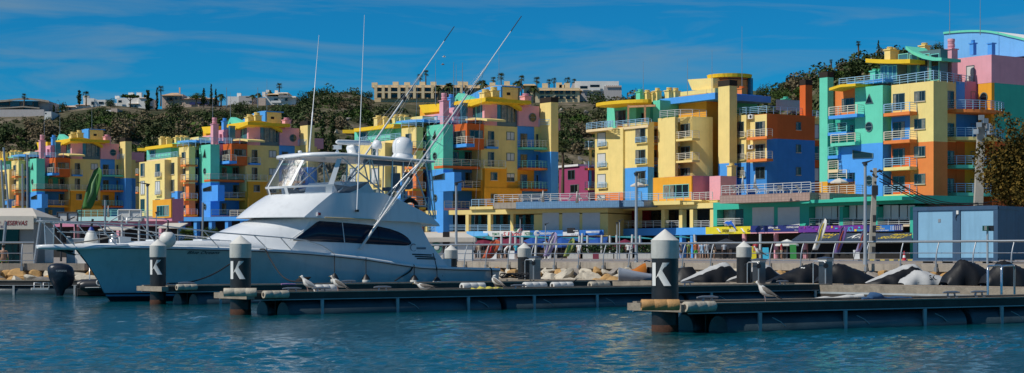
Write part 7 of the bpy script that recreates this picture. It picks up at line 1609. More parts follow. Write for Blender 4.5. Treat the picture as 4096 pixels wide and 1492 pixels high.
feather(2176, 928, 1026, 138, .65, .6, 'flag_lilac', 'umbrella_white', 'lilac and white feather flag behind a person in white trousers'); feather(2256, 952, 1026, 150, .6, .5, 'flag_lime', 'letter_green', 'lime green feather flag in front of the blue parasol'); feather(3252, 873, 1000, 128, .55, .65, 'umbrella_white', 'letter_yellow', 'white feather flag with yellow writing, left of the navy awning lettering'); feather(3338, 906, 1016, 130, .55, .5, 'flag_violet', 'flag_orange', 'violet feather flag in front of the navy awning'); feather(3424, 916, 1008, 132, .5, .5, 'flag_lilac', 'flag_orange', 'lilac feather flag with an orange print beside the street lamp')
# planters and hedge, café furniture, cones, kerbs
def planter(x, Z, w, label):
    P = PL(x, Z); g = ground_z(Z); r = thing('planter', label, 'planter', (P.x, P.y, g), 'white planters along the café terrace'); q = MB('cap_white'); q.box(v3(P, g + .3), (w, .6, .6)); q.build('trough', r); q = MB('hedge'); rq = random.Random(int(x))
    for i in range(260): c = v3(P + Vector((rq.uniform(-w / 2, w / 2), rq.uniform(-.3, .3))), g + .6 + rq.random() ** .7 * 1.0); a = Vector((rq.gauss(0, 1), rq.gauss(0, 1), rq.gauss(0, 1))).normalized() * .14; b = a.cross(Vector((rq.gauss(0, 1), rq.gauss(0, 1), rq.gauss(0, 1)))).normalized() * .09; q.add([c - a, c + b, c + a, c - b], [(0, 1, 2, 3)], False)
    q.build('shrub', r)
for x, w, lab in ((2300, 1.6, 'planter with dark shrubs behind the lime flag'), (2350, 1.8, 'planter with dark shrubs left of the red bin'), (2415, 2.2, 'planter with tall shrubs at the middle of the terrace'), (2490, 2.0, 'planter with shrubs left of a person in white'), (2572, 1.6, 'planter with shrubs right of the grey street lamp')): planter(x, 186, w, lab)
mat('dark_wood', (.05, .03, .02), .7, var=.3)
T0 = thing('cafe_table', 'café table on the terrace under the shade sails', 'table', (0, 0, 0), 'café tables under the parasols'); q = MB('dark_wood'); q.lathe([(.4, .70), (.4, .74)], (0, 0, 0), 12); q.build('tabletop', T0); q = MB('lamp_dark'); q.tube([(0, 0, 0), (0, 0, .7)], .04, 6); q.lathe([(.25, 0), (.25, .03)], (0, 0, 0), 10); q.build('pedestal', T0)
K0 = thing('cafe_chair', 'café chair on the terrace under the shade sails', 'chair', (0, 0, 0), 'café chairs under the parasols'); q = MB('dark_wood'); q.box((0, 0, .45), (.42, .42, .05)); q.build('seat', K0); q = MB('dark_wood'); q.box((0, .2, .72), (.42, .04, .45)); q.build('backrest', K0)
for sx in (-.18, .18):
    for sy in (-.18, .18): q = MB('lamp_dark'); q.tube([(sx, sy, 0), (sx, sy, .425)], .02, 5); q.build('leg', K0)
rq = random.Random(12); first = True
for x in (1950, 2000, 2110, 2150, 2235, 2290, 2390, 2450, 2600, 2880, 2950, 3000, 3060, 3120, 3200):
    Z = rq.uniform(198, 208) if x < 2700 else rq.uniform(176, 184); P = PL(x, Z); g = ground_z(Z); t = T0 if first else copy_tree(T0); t.location = v3(P, g)
    for k in range(3): a = rq.uniform(0, 6.3); c = K0 if first and k == 0 else copy_tree(K0); c.location = v3(P + Vector((math.cos(a), math.sin(a))) * .75, g); c.rotation_euler = (0, 0, a - math.pi / 2)
    first = False
# bright goods and boards in the shop fronts
def aboard(x, Z, y0, y1, m, label): P = PL(x, Z); g = ground_z(Z); h = ZY(y0, Z) - g; q = MB(m); q.extrude([v3(P + Vector((-.3, -.25)), g), v3(P + Vector((.3, -.25)), g), v3(P + Vector((.3, 0)), g + h), v3(P + Vector((-.3, 0)), g + h)], (0, .04, 0)); q.use('lamp_dark'); q.tube([v3(P + Vector((.28, .03)), g + h), v3(P + Vector((.28, .35)), g)], .02, 4); tag(q.build('menu_board'), label, 'menu board', 'menu boards outside the shops')
mat('board_green', (.05, .28, .06), .5)
for x, y0, m, lab in ((1974, 1000, 'sign_white', 'white menu board left of the orange flag crowd'), (2045, 1003, 'sign_white', 'white menu board beside a bending person'), (3012, 985, 'sign_yellow', 'yellow and white menu board behind the pedestal gull'), (3062, 990, 'letter_cyan', 'light blue menu board right of the pedestal gull'), (3172, 978, 'board_green', 'bright green menu board under the navy awning'), (3425, 1000, 'sign_white', 'white menu board behind the lilac flag'), (2383, 1012, 'umbrella_red', 'dark red board at the planters')): aboard(x, 172, y0, 1034, m, lab)
P = PL(3617, 118); r = thing('traffic_cone', 'red and white traffic cone left of the cabins', 'traffic cone', (P.x, P.y, ground_z(118))); g = ground_z(118); q = MB('letter_red'); q.box(v3(P, g + .03), (.36, .36, .05)); q.lathe([(.15, .055), (.11, .25)], v3(P, g), 12); q.lathe([(.08, .42), (.03, .7)], v3(P, g), 12); q.build('body', r); q = MB('letter_white'); q.lathe([(.112, .251), (.078, .419)], v3(P, g), 12); q.build('stripe', r)
for i, x in enumerate((3450, 3478, 3520, 3556, 3592, 3630)):
    P = PL(x, 119); g = ground_z(119); q = MB('letter_black'); q.extrude([v3(P + Vector((-.30, a)), g + b) for a, b in ((-.1, 0), (.1, 0), (.06, .12), (-.06, .12))], (.3, 0, 0)); q.use('letter_yellow'); q.extrude([v3(P + Vector((.0, a)), g + b) for a, b in ((-.1, 0), (.1, 0), (.06, .12), (-.06, .12))], (.3, 0, 0)); tag(q.build('wheel_stop'), 'yellow and black wheel stop on the ground left of the cabins', 'wheel stop', 'yellow and black wheel stops')

# ------------------------------------------------------------------ inflatable with a covered outboard, seated man
mat('rib_black', (.02, .021, .024), .4, var=.2); mat('ring_orange', (.60, .10, .02), .5); mat('cover_navy', (.010, .016, .028), .38, var=.4, scale=2.5, bump=.6, bscale=4)
O = PL(287, 80.5); r = thing('inflatable_boat', 'black inflatable boat with a big covered outboard, below the yacht bow', 'boat', (O.x, O.y, -.1)); d = Vector((.95, .31)); n = Vector((d.y, -d.x)); V = lambda s, y, z: v3(O + d * s + n * y, z)
q = MB('rib_black')
for sd in (1, -1): q.tube([V(.3, sd * .95, .48), V(.5, sd * .95, .48), V(3.5, sd * .95, .52), V(5.2, sd * .6, .62), V(5.9, sd * .02, .7)], [.16, .28, .29, .28, .26], 14)
q.build('tube', r); q = MB('letter_white')
for sd in (1, -1): q.tube([V(.5, sd * 1.235, .40), V(3.5, sd * 1.245, .44), V(5.2, sd * .88, .54)], .018, 5)
text_mesh(q, 'OCEANEY', V(1.35, 1.262, .56), (d.x, d.y, 0), (0, 0, 1), .15, .95, .0, .15, .012); q.tube([V(1.15 + .14 * math.cos(a), 1.26, .63 + .13 * math.sin(a)) for a in [R_(40 + 30 * k) for k in range(10)]], .028, 5); q.build('lettering', r)
q = MB('dock_beam'); q.loft([[V(s, -y, z), V(s, 0, z - .35), V(s, y, z), V(s, y, .35), V(s, -y, .35)] for s, y, z in ((.2, .7, .05), (3.5, .7, .05), (5.3, .3, .2))], smooth=False); q.build('hull', r)
q = MB('cover_navy'); rg = []
for z, a, b, off in ((.02, .16, .16, -.1), (.3, .24, .2, -.08), (.5, .44, .30, .02), (.8, .58, .36, .0), (1.1, .60, .38, -.04), (1.32, .55, .34, -.08), (1.45, .40, .24, -.12), (1.5, .12, .08, -.15)): rg.append([V(-.45 + off + a * math.cos(t), .2 + b * math.sin(t) * (1 + .07 * math.sin(5 * t + z * 6)), z) for t in [k * math.pi / 10 for k in range(20)]])
q.loft(rg); q.build('outboard_cover', r); q = MB('fender_white'); text_mesh(q, 'YAMAHA', V(-.75, .58, 1.12), (d.x, d.y, 0), (0, 0, 1), .09, .48, .02, .2, .0); q.build('lettering', r)
q = MB('stainless'); q.tube([V(-1.7, .6, .38), V(-1.7, .6, .62), V(-1.4, .6, .62), V(-1.4, .6, .38)], .025, 6); q.tube([V(-1.3, .6, .38), V(-1.3, .6, .62), V(-1.05, .6, .62), V(-1.05, .6, .38)], .025, 6); q.use('fender_white'); q.box(V(-1.45, .45, .34), (.75, .5, .09), .31); q.build('swim_platform', r)
q = MB('stainless'); q.tube([V(.8, 0, .4), V(.8, 0, 1.7), V(1.8, 0, 1.7), V(1.8, 0, .4)], .03, 6); q.build('frame', r); c = V(1.75, .3, 1.02); q = MB('ring_orange'); q.loft([[c + Vector((d.x, d.y, 0)) * (.10 + .05 * math.cos(b)) * math.cos(a) * .8 + Vector((0, 0, 1)) * (.25 + .06 * math.cos(b)) * math.sin(a) + Vector((n.x, n.y, 0)) * .06 * math.sin(b) for b in [k * math.pi / 4 for k in range(8)]] for a in [k * math.pi / 9 for k in range(19)]], cap=False); o_ = q.build('lifebuoy'); tag(o_, 'orange lifebuoy hanging in the black inflatable boat', 'lifebuoy')

# ------------------------------------------------------------------ people
SK = ['skin_fair', 'skin_tan', 'skin_brown']; mat('skin_fair', (.52, .32, .23), .6, var=.06); mat('skin_tan', (.40, .22, .14), .6, var=.06); mat('skin_brown', (.22, .11, .07), .6, var=.06)
for nm, c_ in {'cloth_white': (.72, .71, .68), 'cloth_green': (.05, .42, .26), 'cloth_blue': (.06, .14, .36), 'cloth_lblue': (.36, .52, .66), 'cloth_grey': (.42, .44, .46), 'cloth_beige': (.46, .36, .25), 'cloth_black': (.016, .016, .018), 'cloth_olive': (.22, .30, .08), 'cloth_orange': (.45, .14, .04), 'cloth_pink': (.60, .28, .30), 'cloth_turq': (.05, .45, .55), 'cloth_red': (.42, .03, .05), 'cloth_lime': (.08, .55, .04), 'hair_dark': (.025, .016, .01), 'hair_brown': (.09, .05, .025), 'hat_straw': (.55, .42, .22)}.items(): mat(nm, c_, .85, var=.12, scale=4)
def person_meshes(pose):
    """body as one skinned surface, plus shirt, shorts and hair shaped over it; faces -Y, 1.72 m"""
    walk = {'stand': .06, 'walk': .26, 'bend': .1, 'sit': 0}[pose]; lean = {'bend': .75}.get(pose, 0)
    def T(p):                                                        # torso lean about the hips
        x, y, z = p
        if z > .95 and lean: z -= .95; y, z = y * math.cos(lean) - z * math.sin(lean), y * math.sin(lean) + z * math.cos(lean) + .95
        return Vector((x, y, z))
    J = {'pel': (0, 0, .95), 'wai': (0, .005, 1.10), 'che': (0, .01, 1.30), 'nec': (0, .01, 1.47), 'hea': (0, -.01, 1.56), 'top': (0, -.005, 1.70)}
    E = [('pel', 'wai'), ('wai', 'che'), ('che', 'nec'), ('nec', 'hea'), ('hea', 'top')]; Rr = {'pel': (.155, .11), 'wai': (.135, .10), 'che': (.16, .11), 'nec': (.055, .055), 'hea': (.075, .085), 'top': (.06, .065)}
    for s, k in ((1, 'l'), (-1, 'r')):
        w = walk * s
        if pose == 'sit': J.update({k + 'hip': (.1 * s, -.02, .93), k + 'kne': (.12 * s, -.45, .93), k + 'ank': (.12 * s, -.48, .50), k + 'toe': (.13 * s, -.62, .47)})
        else: J.update({k + 'hip': (.095 * s, 0, .88), k + 'kne': (.10 * s, -w * .5 - .015, .49), k + 'ank': (.10 * s, -w * .8 + .04, .08), k + 'toe': (.115 * s, -w * .8 - .13, .035)})
        J.update({k + 'sho': (.185 * s, .01, 1.40), k + 'elb': (.235 * s, .04 + w * .4, 1.13), k + 'wri': (.235 * s, -.06 + w * .5, .90), k + 'han': (.23 * s, -.09 + w * .5, .82)})
        E += [('pel', k + 'hip'), (k + 'hip', k + 'kne'), (k + 'kne', k + 'ank'), (k + 'ank', k + 'toe'), ('che', k + 'sho'), (k + 'sho', k + 'elb'), (k + 'elb', k + 'wri'), (k + 'wri', k + 'han')]
        Rr.update({k + 'hip': (.09, .095), k + 'kne': (.056, .056), k + 'ank': (.038, .042), k + 'toe': (.035, .025), k + 'sho': (.06, .06), k + 'elb': (.042, .042), k + 'wri': (.028, .03), k + 'han': (.03, .022)})
        for fi in range(4): a = k + 'f%d' % fi; J[a] = (.23 * s + (fi - 1.5) * .006 * s, -.09 + w * .5 + (fi - 1.5) * .018, .74 - .006 * abs(fi - 1.2)); E.append((k + 'han', a)); Rr[a] = (.0085, .0085)
        a = k + 'th'; J[a] = (.222 * s, -.145 + w * .5, .80); E.append((k + 'wri', a)); Rr[a] = (.0095, .0095)
    ks = list(J); me = bpy.data.meshes.new('p'); me.from_pydata([T(J[k]) for k in ks], [(ks.index(a), ks.index(b)) for a, b in E], []); ob = bpy.data.objects.new('p', me); COL.objects.link(ob)
    sk = ob.modifiers.new('s', 'SKIN'); ob.modifiers.new('d', 'SUBSURF').levels = 1
    for i, k in enumerate(ks): me.skin_vertices[0].data[i].radius = Rr[k]
    me.skin_vertices[0].data[0].use_root = True
    bpy.context.view_layer.update(); dg = bpy.context.evaluated_depsgraph_get(); body = bpy.data.meshes.new_from_object(ob.evaluated_get(dg)); bpy.data.objects.remove(ob)
    body.polygons.foreach_set('use_smooth', [True] * len(body.polygons))
    ell = lambda c, a, b, tilt=0: [T((c[0] + a * math.cos(t), c[1] + b * math.sin(t), c[2])) for t in [k * math.pi / 7 for k in range(14)]]
    shirt = MB('cloth_white'); shirt.loft([ell((0, 0, z), a, b) for z, a, b in ((.90, .178, .135), (1.0, .172, .132), (1.12, .162, .124), (1.28, .185, .135), (1.38, .19, .115), (1.44, .12, .08), (1.465, .075, .07))], cap=False)
    for s, k in ((1, 'l'), (-1, 'r')): p = T(J[k + 'sho']); e = T(J[k + 'elb']); shirt.tube([p + (p - e) * .12, p, p + (e - p) * .45, p + (e - p) * .62], [.06, .078, .068, .066], 10)
    shorts = MB('cloth_blue')
    if pose != 'sit': shorts.loft([ell((0, 0, z), a, b) for z, a, b in ((.80, .175, .13), (.9, .178, .135), (.985, .166, .128))], cap=False)
    for s, k in ((1, 'l'), (-1, 'r')): p = Vector(J[k + 'hip']); e = Vector(J[k + 'kne']); shorts.tube([p + Vector((0, 0, .0)), p + (e - p) * .5, p + (e - p) * .92], [.105, .092, .082], 10)
    trous = MB('cloth_blue'); trous.loft([ell((0, 0, z), a, b) for z, a, b in ((.80, .175, .13), (.9, .178, .135), (.985, .166, .128))], cap=False)
    for s, k in ((1, 'l'), (-1, 'r')): trous.tube([Vector(J[k + 'hip']), Vector(J[k + 'kne']), Vector(J[k + 'ank'])], [.105, .078, .066], 10)
    h = T((0, .012, 1.645)); hair = MB('hair_dark'); hair.ball(h, .098, 14, (.92, 1.02, .92)); hat = MB('hat_straw'); hat.lathe([(.19, 0), (.19, .012), (.105, .03), (.09, .10), (.02, .115)], T((0, 0, 1.655)), 14)
    face = MB('skin_tan'); c = T((0, -.098, 1.60)); face.tube([c + Vector((0, -.005, .02)), c + Vector((0, -.022, -.012))], [.008, .013], 6)
    return body, shirt, shorts, trous, hair, hat, face
PM = {}
for po in ('stand', 'walk', 'bend', 'sit'):
    b, *rest = person_meshes(po); ms = []
    for q in rest: o = q.build('tmp', origin=(0, 0, 0)); ms.append(o.data); bpy.data.objects.remove(o)
    b.materials.clear(); b.materials.append(MATS['skin_tan']); PM[po] = [b] + ms
def person(x, Z, rz, pose, skin, top, bottom, hair, label, s=1.0, long=False, z=None):
    P = PL(x, Z); g = ground_z(Z) if z is None else z; r = thing('person', label, 'person', (P.x, P.y, g)); r.rotation_euler = (0, 0, R_(rz)); r.scale = (s, s, s); M_ = PM[pose]
    def ch(nm, me, m): o = bpy.data.objects.new(nm, me); COL.objects.link(o); o.parent = r; o.material_slots[0].link = 'OBJECT'; o.material_slots[0].material = MATS[m]; return o
    ch('body', M_[0], skin)
    if top: ch('shirt', M_[1], top)
    ch('trousers' if long else 'shorts', M_[3] if long else M_[2], bottom); ch('hair', M_[4], hair if hair != 'hat' else 'hair_brown')
    if hair == 'hat': ch('hat', M_[5], 'hat_straw')
    ch('nose', M_[6], skin)
for a in ((1861, 193, 95, 'stand', 'skin_tan', 'cloth_green', 'cloth_blue', 'hair_dark', 'person in a green shirt and blue shorts, right of the white tent'), (1880, 198, 60, 'stand', 'skin_fair', 'cloth_white', 'cloth_beige', 'hat', 'person in a white top and hat beside the green shirted one'), (1894, 192, 200, 'walk', 'skin_fair', 'cloth_white', 'cloth_black', 'hair_brown', 'person in a white shirt and black shorts left of the orange flag'), (1916, 190, 10, 'walk', 'skin_tan', 'cloth_beige', 'cloth_grey', 'hair_dark', 'person in a beige top and grey trousers next to the orange flag'),
    (1968, 200, 0, 'stand', 'skin_tan', 'cloth_white', 'cloth_blue', 'hair_dark', 'small person in white just right of the orange flag'), (1984, 198, 150, 'stand', 'skin_fair', 'cloth_blue', 'cloth_black', 'hair_brown', 'person in a blue top and black shorts right of the orange flag'), (1997, 187, 180, 'walk', 'skin_fair', 'cloth_lblue', 'cloth_black', 'hair_dark', 'person in a pale blue shirt and black shorts left of the steel pedestal'), (2020, 185, 90, 'bend', 'skin_fair', 'cloth_white', 'cloth_grey', 'hair_dark', 'person in white bending forward left of the steel pedestal'), (2064, 196, 20, 'stand', 'skin_tan', 'cloth_turq', 'cloth_blue', 'hair_dark', 'person in a turquoise top left of an unmarked pile'),
    (2187, 141, 190, 'walk', 'skin_brown', 'cloth_lblue', 'cloth_white', 'hair_dark', 'person in white trousers in front of the lilac flag'), (2276, 192, 30, 'walk', 'skin_tan', None, 'cloth_blue', 'hair_dark', 'bare chested person in blue shorts right of the lime flag'), (2316, 182, 170, 'stand', 'skin_fair', 'cloth_white', 'cloth_grey', 'hair_dark', 'person in a white shirt and grey shorts beside the first planters'), (2513, 178, 180, 'stand', 'skin_tan', 'cloth_white', 'cloth_black', 'hair_dark', 'person in a white shirt and black trousers left of the street lamp'), (2711, 176, 160, 'stand', 'skin_tan', 'cloth_black', 'cloth_grey', 'hair_brown', 'person in a black top just right of the nearest K pile'), (2724, 180, 60, 'stand', 'skin_fair', 'cloth_grey', 'cloth_black', 'hair_brown', 'person in grey standing close beside the one in black'),
    (2756, 178, 200, 'walk', 'skin_tan', 'cloth_olive', 'cloth_olive', 'hat', 'person in green with a sun hat left of the tilted white post'), (2783, 175, 20, 'stand', 'skin_tan', 'cloth_orange', 'cloth_lime', 'hat', 'person in an orange top and lime shorts with a straw hat'), (2793, 182, 0, 'stand', 'skin_fair', 'cloth_pink', 'cloth_pink', 'hair_brown', 'person in pink behind the one with lime shorts'), (2807, 178, 175, 'walk', 'skin_fair', 'cloth_lblue', 'cloth_lblue', 'hair_dark', 'person in pale blue shirt and shorts right of the pink one'), (2827, 172, 185, 'walk', 'skin_tan', 'cloth_grey', 'cloth_grey', 'hair_dark', 'tall person in a grey shirt under the arcade corner'), (2857, 180, 100, 'stand', 'skin_tan', 'cloth_black', 'cloth_beige', 'hair_dark', 'person in black top and beige shorts below the yellow sign'),
    (2897, 182, 10, 'stand', 'skin_brown', 'cloth_grey', 'cloth_black', 'hair_dark', 'person in grey in the shade below the dolphin cutout'), (3022, 172, 0, 'stand', 'skin_tan', 'cloth_red', 'cloth_red', 'hair_dark', 'person in red behind the pedestal gull'), (3126, 176, 80, 'stand', 'skin_tan', 'cloth_red', 'cloth_beige', 'hair_dark', 'person in a red top right of a pink column')):
    person(*a, long='trousers' in a[8])
person(14, 90.3, 190, 'sit', 'skin_tan', None, 'cloth_lime', 'hair_dark', 'bare backed person in lime shorts sitting by the kiosk', 1.0, False, .70)
# ------------------------------------------------------------------ vegetation
def leafmat(name, a, b):
    m = mat(name, a, .8, var=.0, spec=.15); nt = m.node_tree; N = nt.nodes; L = nt.links
    g = N.new('ShaderNodeNewGeometry'); r = N.new('ShaderNodeMix'); r.data_type = 'RGBA'; r.inputs[6].default_value = (*a, 1); r.inputs[7].default_value = (*b, 1)
    L.new(g.outputs['Random Per Island'], r.inputs[0]); L.new(r.outputs[2], N['Principled BSDF'].inputs['Base Color'])
leafmat('leaf_dark', (.028, .048, .015), (.070, .098, .034)); leafmat('leaf_olive', (.060, .072, .030), (.12, .125, .055)); leafmat('leaf_green', (.035, .070, .014), (.085, .130, .028)); leafmat('leaf_dry', (.13, .10, .06), (.20, .16, .09)); leafmat('leaf_rust', (.030, .030, .006), (.17, .105, .018)); leafmat('leaf_palm', (.030, .050, .014), (.08, .10, .03))
mat('bark', (.12, .085, .055), .9, var=.3, scale=5, bump=.4)
def leaves(rng, C, A, n, sz, lump=6):
    """quads scattered through a lumpy ellipsoid: returns verts (4n,3)"""
    C = np.array(C); A = np.array(A)
    lc = rng.normal(0, .42, (lump, 3)); lc[:, 2] = np.abs(lc[:, 2]) * .9 - .25; lr = rng.uniform(.38, .62, lump)
    k = rng.integers(0, lump, n); d = rng.normal(0, 1, (n, 3)); d /= np.linalg.norm(d, axis=1)[:, None]
    p = lc[k] + d * (lr[k] * rng.uniform(.55, 1.0, n) ** .5)[:, None]
    u = rng.normal(0, 1, (n, 3)); u /= np.linalg.norm(u, axis=1)[:, None]; w = np.cross(u, rng.normal(0, 1, (n, 3))); w /= np.linalg.norm(w, axis=1)[:, None]
    s = sz * rng.uniform(.6, 1.3, n)[:, None]; P = C + p * A
    return np.stack([P - u * s, P + w * s * .7, P + u * s, P - w * s * .7], 1).reshape(-1, 3)
def quads_mesh(name, V, m):
    n = len(V) // 4; me = bpy.data.meshes.new(name); me.vertices.add(len(V)); me.vertices.foreach_set('co', V.ravel()); me.loops.add(n * 4); me.loops.foreach_set('vertex_index', np.arange(n * 4)); me.polygons.add(n)
    me.polygons.foreach_set('loop_start', np.arange(n) * 4); me.polygons.foreach_set('loop_total', np.full(n, 4)); me.update(); me.validate(); me.materials.append(MATS[m]); return me
rb = np.random.default_rng(3)
BUSH = [(m, quads_mesh('shrub', leaves(rb, (0, 0, .35), (1, 1, .85), 900, .095, 8), m)) for m in ('leaf_dark', 'leaf_dark', 'leaf_olive', 'leaf_green', 'leaf_olive', 'leaf_dry')]
LAB = {'leaf_dark': 'dark green shrub', 'leaf_olive': 'olive green shrub', 'leaf_green': 'bright green shrub', 'leaf_dry': 'dry brown shrub'}
hv = random.Random(77); cand = []
for i in range(7000):
    x = hv.uniform(-500, 4700); t = hv.random() ** .8 * 1.02
    if i > 5200: x = hv.uniform(-150, 1500); t = hv.uniform(.62, 1.0)
    p = hill(x, t); dens = .5 + .5 * math.sin(p.x * .035 + 1.3 * math.sin(p.y * .03)) * math.sin(p.y * .05 + p.x * .012)
    if hv.random() > (.10 if i > 5200 else .12) + .66 * dens: continue
    r_ = hv.choice((1.3, 1.8, 2.4, 3.2, 4.2)) * (.6 if i > 5200 else 1) * hv.uniform(.8, 1.2) * (.85 if p.y < 450 else 1)
    yt_ = YH - (p.z + r_ * 1.1 - HC) * F / p.y
    if x < 2520 and yt_ < itp(x, CREST) + (12 if x < 1180 or x > 1470 else 2):
        r_ = min(r_ * .45, 1.3)
        if YH - (p.z + r_ - HC) * F / p.y < itp(x, CREST) + 6: continue
    cand.append((x, t, p, r_, hv.randrange(len(BUSH))))
SIL = [(0, 560), (30, 560), (140, 520), (540, 520), (545, 640), (615, 575), (800, 470), (1270, 480), (1280, 600), (1380, 500), (1700, 420), (2230, 390), (2240, 650), (2360, 520), (2400, 410), (2860, 330), (3245, 320), (3260, 720), (3270, 300), (3340, 300), (3420, 250), (3700, 190), (4700, 150)]
vis = sorted([c for c in cand if 0 < c[0] < 4096 and YH - (c[2].z + c[3] - HC) * F / c[2].y < itp(c[0], SIL)], key=lambda c: -c[3] / c[2].y)[:225]; vid = set(id(c) for c in vis); seq = 0
ZONE = ((560, 'left of the second block'), (1300, 'behind the middle of the yacht'), (2230, 'below the cream terraces'), (2450, 'above the magenta house'), (3300, 'behind the yellow block'), (9999, 'behind the tallest block'))
for c in vis:
    m, me = BUSH[c[4]]; o = bpy.data.objects.new('shrub', me); COL.objects.link(o); o.location = c[2] - Vector((0, 0, .2 * c[3])); o.rotation_euler = (0, 0, hv.uniform(0, 6.3)); o.scale = (c[3] * 1.25, c[3] * 1.25, c[3] * hv.uniform(.9, 1.2))
    z_ = next(n for lim, n in ZONE if c[0] < lim); tag(o, LAB[m] + ' on the hillside ' + z_, 'shrub', LAB[m] + 's ' + z_)
for mi in ('leaf_dark', 'leaf_olive', 'leaf_green', 'leaf_dry'):
    Vs = []
    for c in cand:
        if id(c) in vid or BUSH[c[4]][0] != mi: continue
        Vs.append(leaves(rb, c[2] + Vector((0, 0, .15 * c[3])), (c[3] * 1.2, c[3] * 1.2, c[3] * .95), 210, .16 * c[3], 6))
    me = quads_mesh('scrub', np.concatenate(Vs), mi); o = bpy.data.objects.new('scrub', me); COL.objects.link(o); tag(o, {'leaf_dark': 'dark green', 'leaf_olive': 'olive', 'leaf_green': 'fresh green', 'leaf_dry': 'dry brown'}[mi] + ' scrub covering the hillside', 'scrub', None, 'stuff')
# pale rock outcrops
for i in range(46):
    x = hv.choice((hv.uniform(2240, 2400), hv.uniform(1300, 1480), hv.uniform(400, 700), hv.uniform(3255, 3420))); t = hv.uniform(.35, .85); p = hill(x, t); o = bpy.data.objects.new('rock_outcrop', BM[i % 3]); COL.objects.link(o); o.location = p; s = hv.uniform(.7, 1.7); o.scale = (s * 1.3, s, s * .8); o.rotation_euler = (hv.random(), hv.random(), hv.random() * 6); z_ = next(n for lim, n in ZONE if x < lim); tag(o, 'pale rock outcrop on the hillside ' + z_, 'rock', 'rock outcrops ' + z_)
def crest(x, y, dz=0): Z = itp(x, ZCR) - 3; return PT(x, y, Z)
def frond_palm(kind, n=34, seed=0):
    rq = random.Random(seed); vs = []; fs = []
    for i in range(n):
        az = rq.uniform(0, 6.283); el = rq.uniform(-.75, 1.2) if kind == 'fan' else rq.uniform(-.35, 1.25); L_ = rq.uniform(.8, 1.1) * (1 if kind == 'fan' else 1.6); d = Vector((math.cos(az), math.sin(az), 0)); sd = Vector((-math.sin(az), math.cos(az), 0))
        if kind == 'fan':
            c = d * math.cos(el) * L_ * .55 + Vector((0, 0, math.sin(el) * L_ * .55)); ax = c.normalized()
            for k in range(9): a = (k - 4) * .33; tip = c + (ax * math.cos(a) + sd * math.sin(a)) * .55 * L_ + Vector((0, 0, -.12 * L_)); e = (sd * math.cos(a) - ax * math.sin(a)) * .05; b = len(vs); vs += [c - e * .4, c + e * .4, tip + e * .3, tip - e * .3]; fs.append((b, b + 1, b + 2, b + 3))
            b = len(vs); vs += [sd * .015, c + sd * .015, c - sd * .015, -sd * .015]; fs.append((b, b + 1, b + 2, b + 3))
        else:
            pr = None
            for k in range(9):
                u = k / 8; p = d * (math.cos(el) * L_ * u) + Vector((0, 0, math.sin(el) * L_ * u - .75 * L_ * u * u)); 
                if pr is not None:
                    for s in (1, -1): b = len(vs); w_ = .26 * math.sin(math.pi * min(u + .12, 1)) * L_ * .62; q_ = (p - pr); vs += [pr, p, p + sd * s * w_ + q_ * .8 - Vector((0, 0, w_ * .5)), pr + q_ * .45 + sd * s * w_ - Vector((0, 0, w_ * .45)) + q_ * .5]; fs.append((b, b + 1, b + 2, b + 3))
                pr = p
    me = bpy.data.meshes.new('crown'); me.from_pydata(vs, [], fs); me.materials.append(MATS['leaf_palm']); return me
PALMS = {k: [frond_palm(k, 46 if k == 'fan' else 40, s) for s in (1, 2)] for k in ('fan', 'date')}
def palm(x, ytop, ybase, Z, kind, label, w=None, group='palm trees on the hilltop'):
    B = PT(x, ybase, Z); zt = ZY(ytop, Z); R0 = (w or 30) * Z / F / 2; hub = zt - R0 * (.75 if kind == 'fan' else .8); r = thing('palm_tree', label, 'palm', tuple(B), group); q = MB('bark'); q.tube([B, B * .5 + Vector((B.x, B.y, hub)) * .5 + Vector((.1, 0, 0)), Vector((B.x, B.y, hub))], [.32, .22, .2], 7); q.build('trunk', r)
    o = bpy.data.objects.new('crown', PALMS[kind][int(x) % 2]); COL.objects.link(o); o.parent = r; o.location = Vector((B.x, B.y, hub)) - B; s = R0 / (1.0 if kind == 'fan' else 1.25); o.scale = (s, s, s); o.rotation_euler = (0, 0, x % 6)
def tree(x, ytop, ybase, Z, wpx, shape, m, label, n=900, name='tree', group='trees on the hill'):
    B = PT(x, ybase, Z); H = ZY(ytop, Z) - B.z; w = wpx * Z / F / 2; r = thing(name, label, 'tree', tuple(B), group); rg = np.random.default_rng(int(x * 7 + ytop)); q = MB('bark'); q.tube([B - Vector((0, 0, .5)), B + Vector((.05 * w, 0, H * .5)), B + Vector((0, 0, H * .9))], [max(.12, w * .09), max(.1, w * .06), .04], 6)
    if shape == 'cone': V = [leaves(rg, (0, 0, H * (.12 + .86 * f)), (w * (1.12 - f), w * (1.12 - f), H * .07), n // 14, w * .16 * (1.2 - f * .6), 5) for f in [i / 14 for i in range(14)]]
    elif shape == 'column': V = [leaves(rg, (0, 0, H * (.1 + .86 * f)), (w * (1.15 - abs(f - .4) * 1.1), w * (1.15 - abs(f - .4) * 1.1), H * .09), n // 12, w * .3, 5) for f in [i / 12 for i in range(12)]]
    elif shape == 'umbrella': V = [leaves(rg, (rg.uniform(-.6, .6) * w, rg.uniform(-.4, .4) * w, H * .84), (w * .55, w * .5, H * .18), n // 6, w * .08, 6) for i in range(6)]; [q.tube([B + Vector((0, 0, H * .45)), B + Vector((a * w, b * w, H * .8))], [.14, .06], 5) for a, b in ((.5, 0), (-.5, .2), (.1, -.4))]
    else: V = [leaves(rg, (rg.uniform(-.35, .35) * w, rg.uniform(-.35, .35) * w, H * rg.uniform(.45, .72)), (w * .7, w * .7, H * .36), n // 5, w * (.06 if n < 2000 else .045), 8) for i in range(5)]
    q.build('trunk', r); me = quads_mesh('crown', np.concatenate(V), m); o = bpy.data.objects.new('crown', me); COL.objects.link(o); o.parent = r
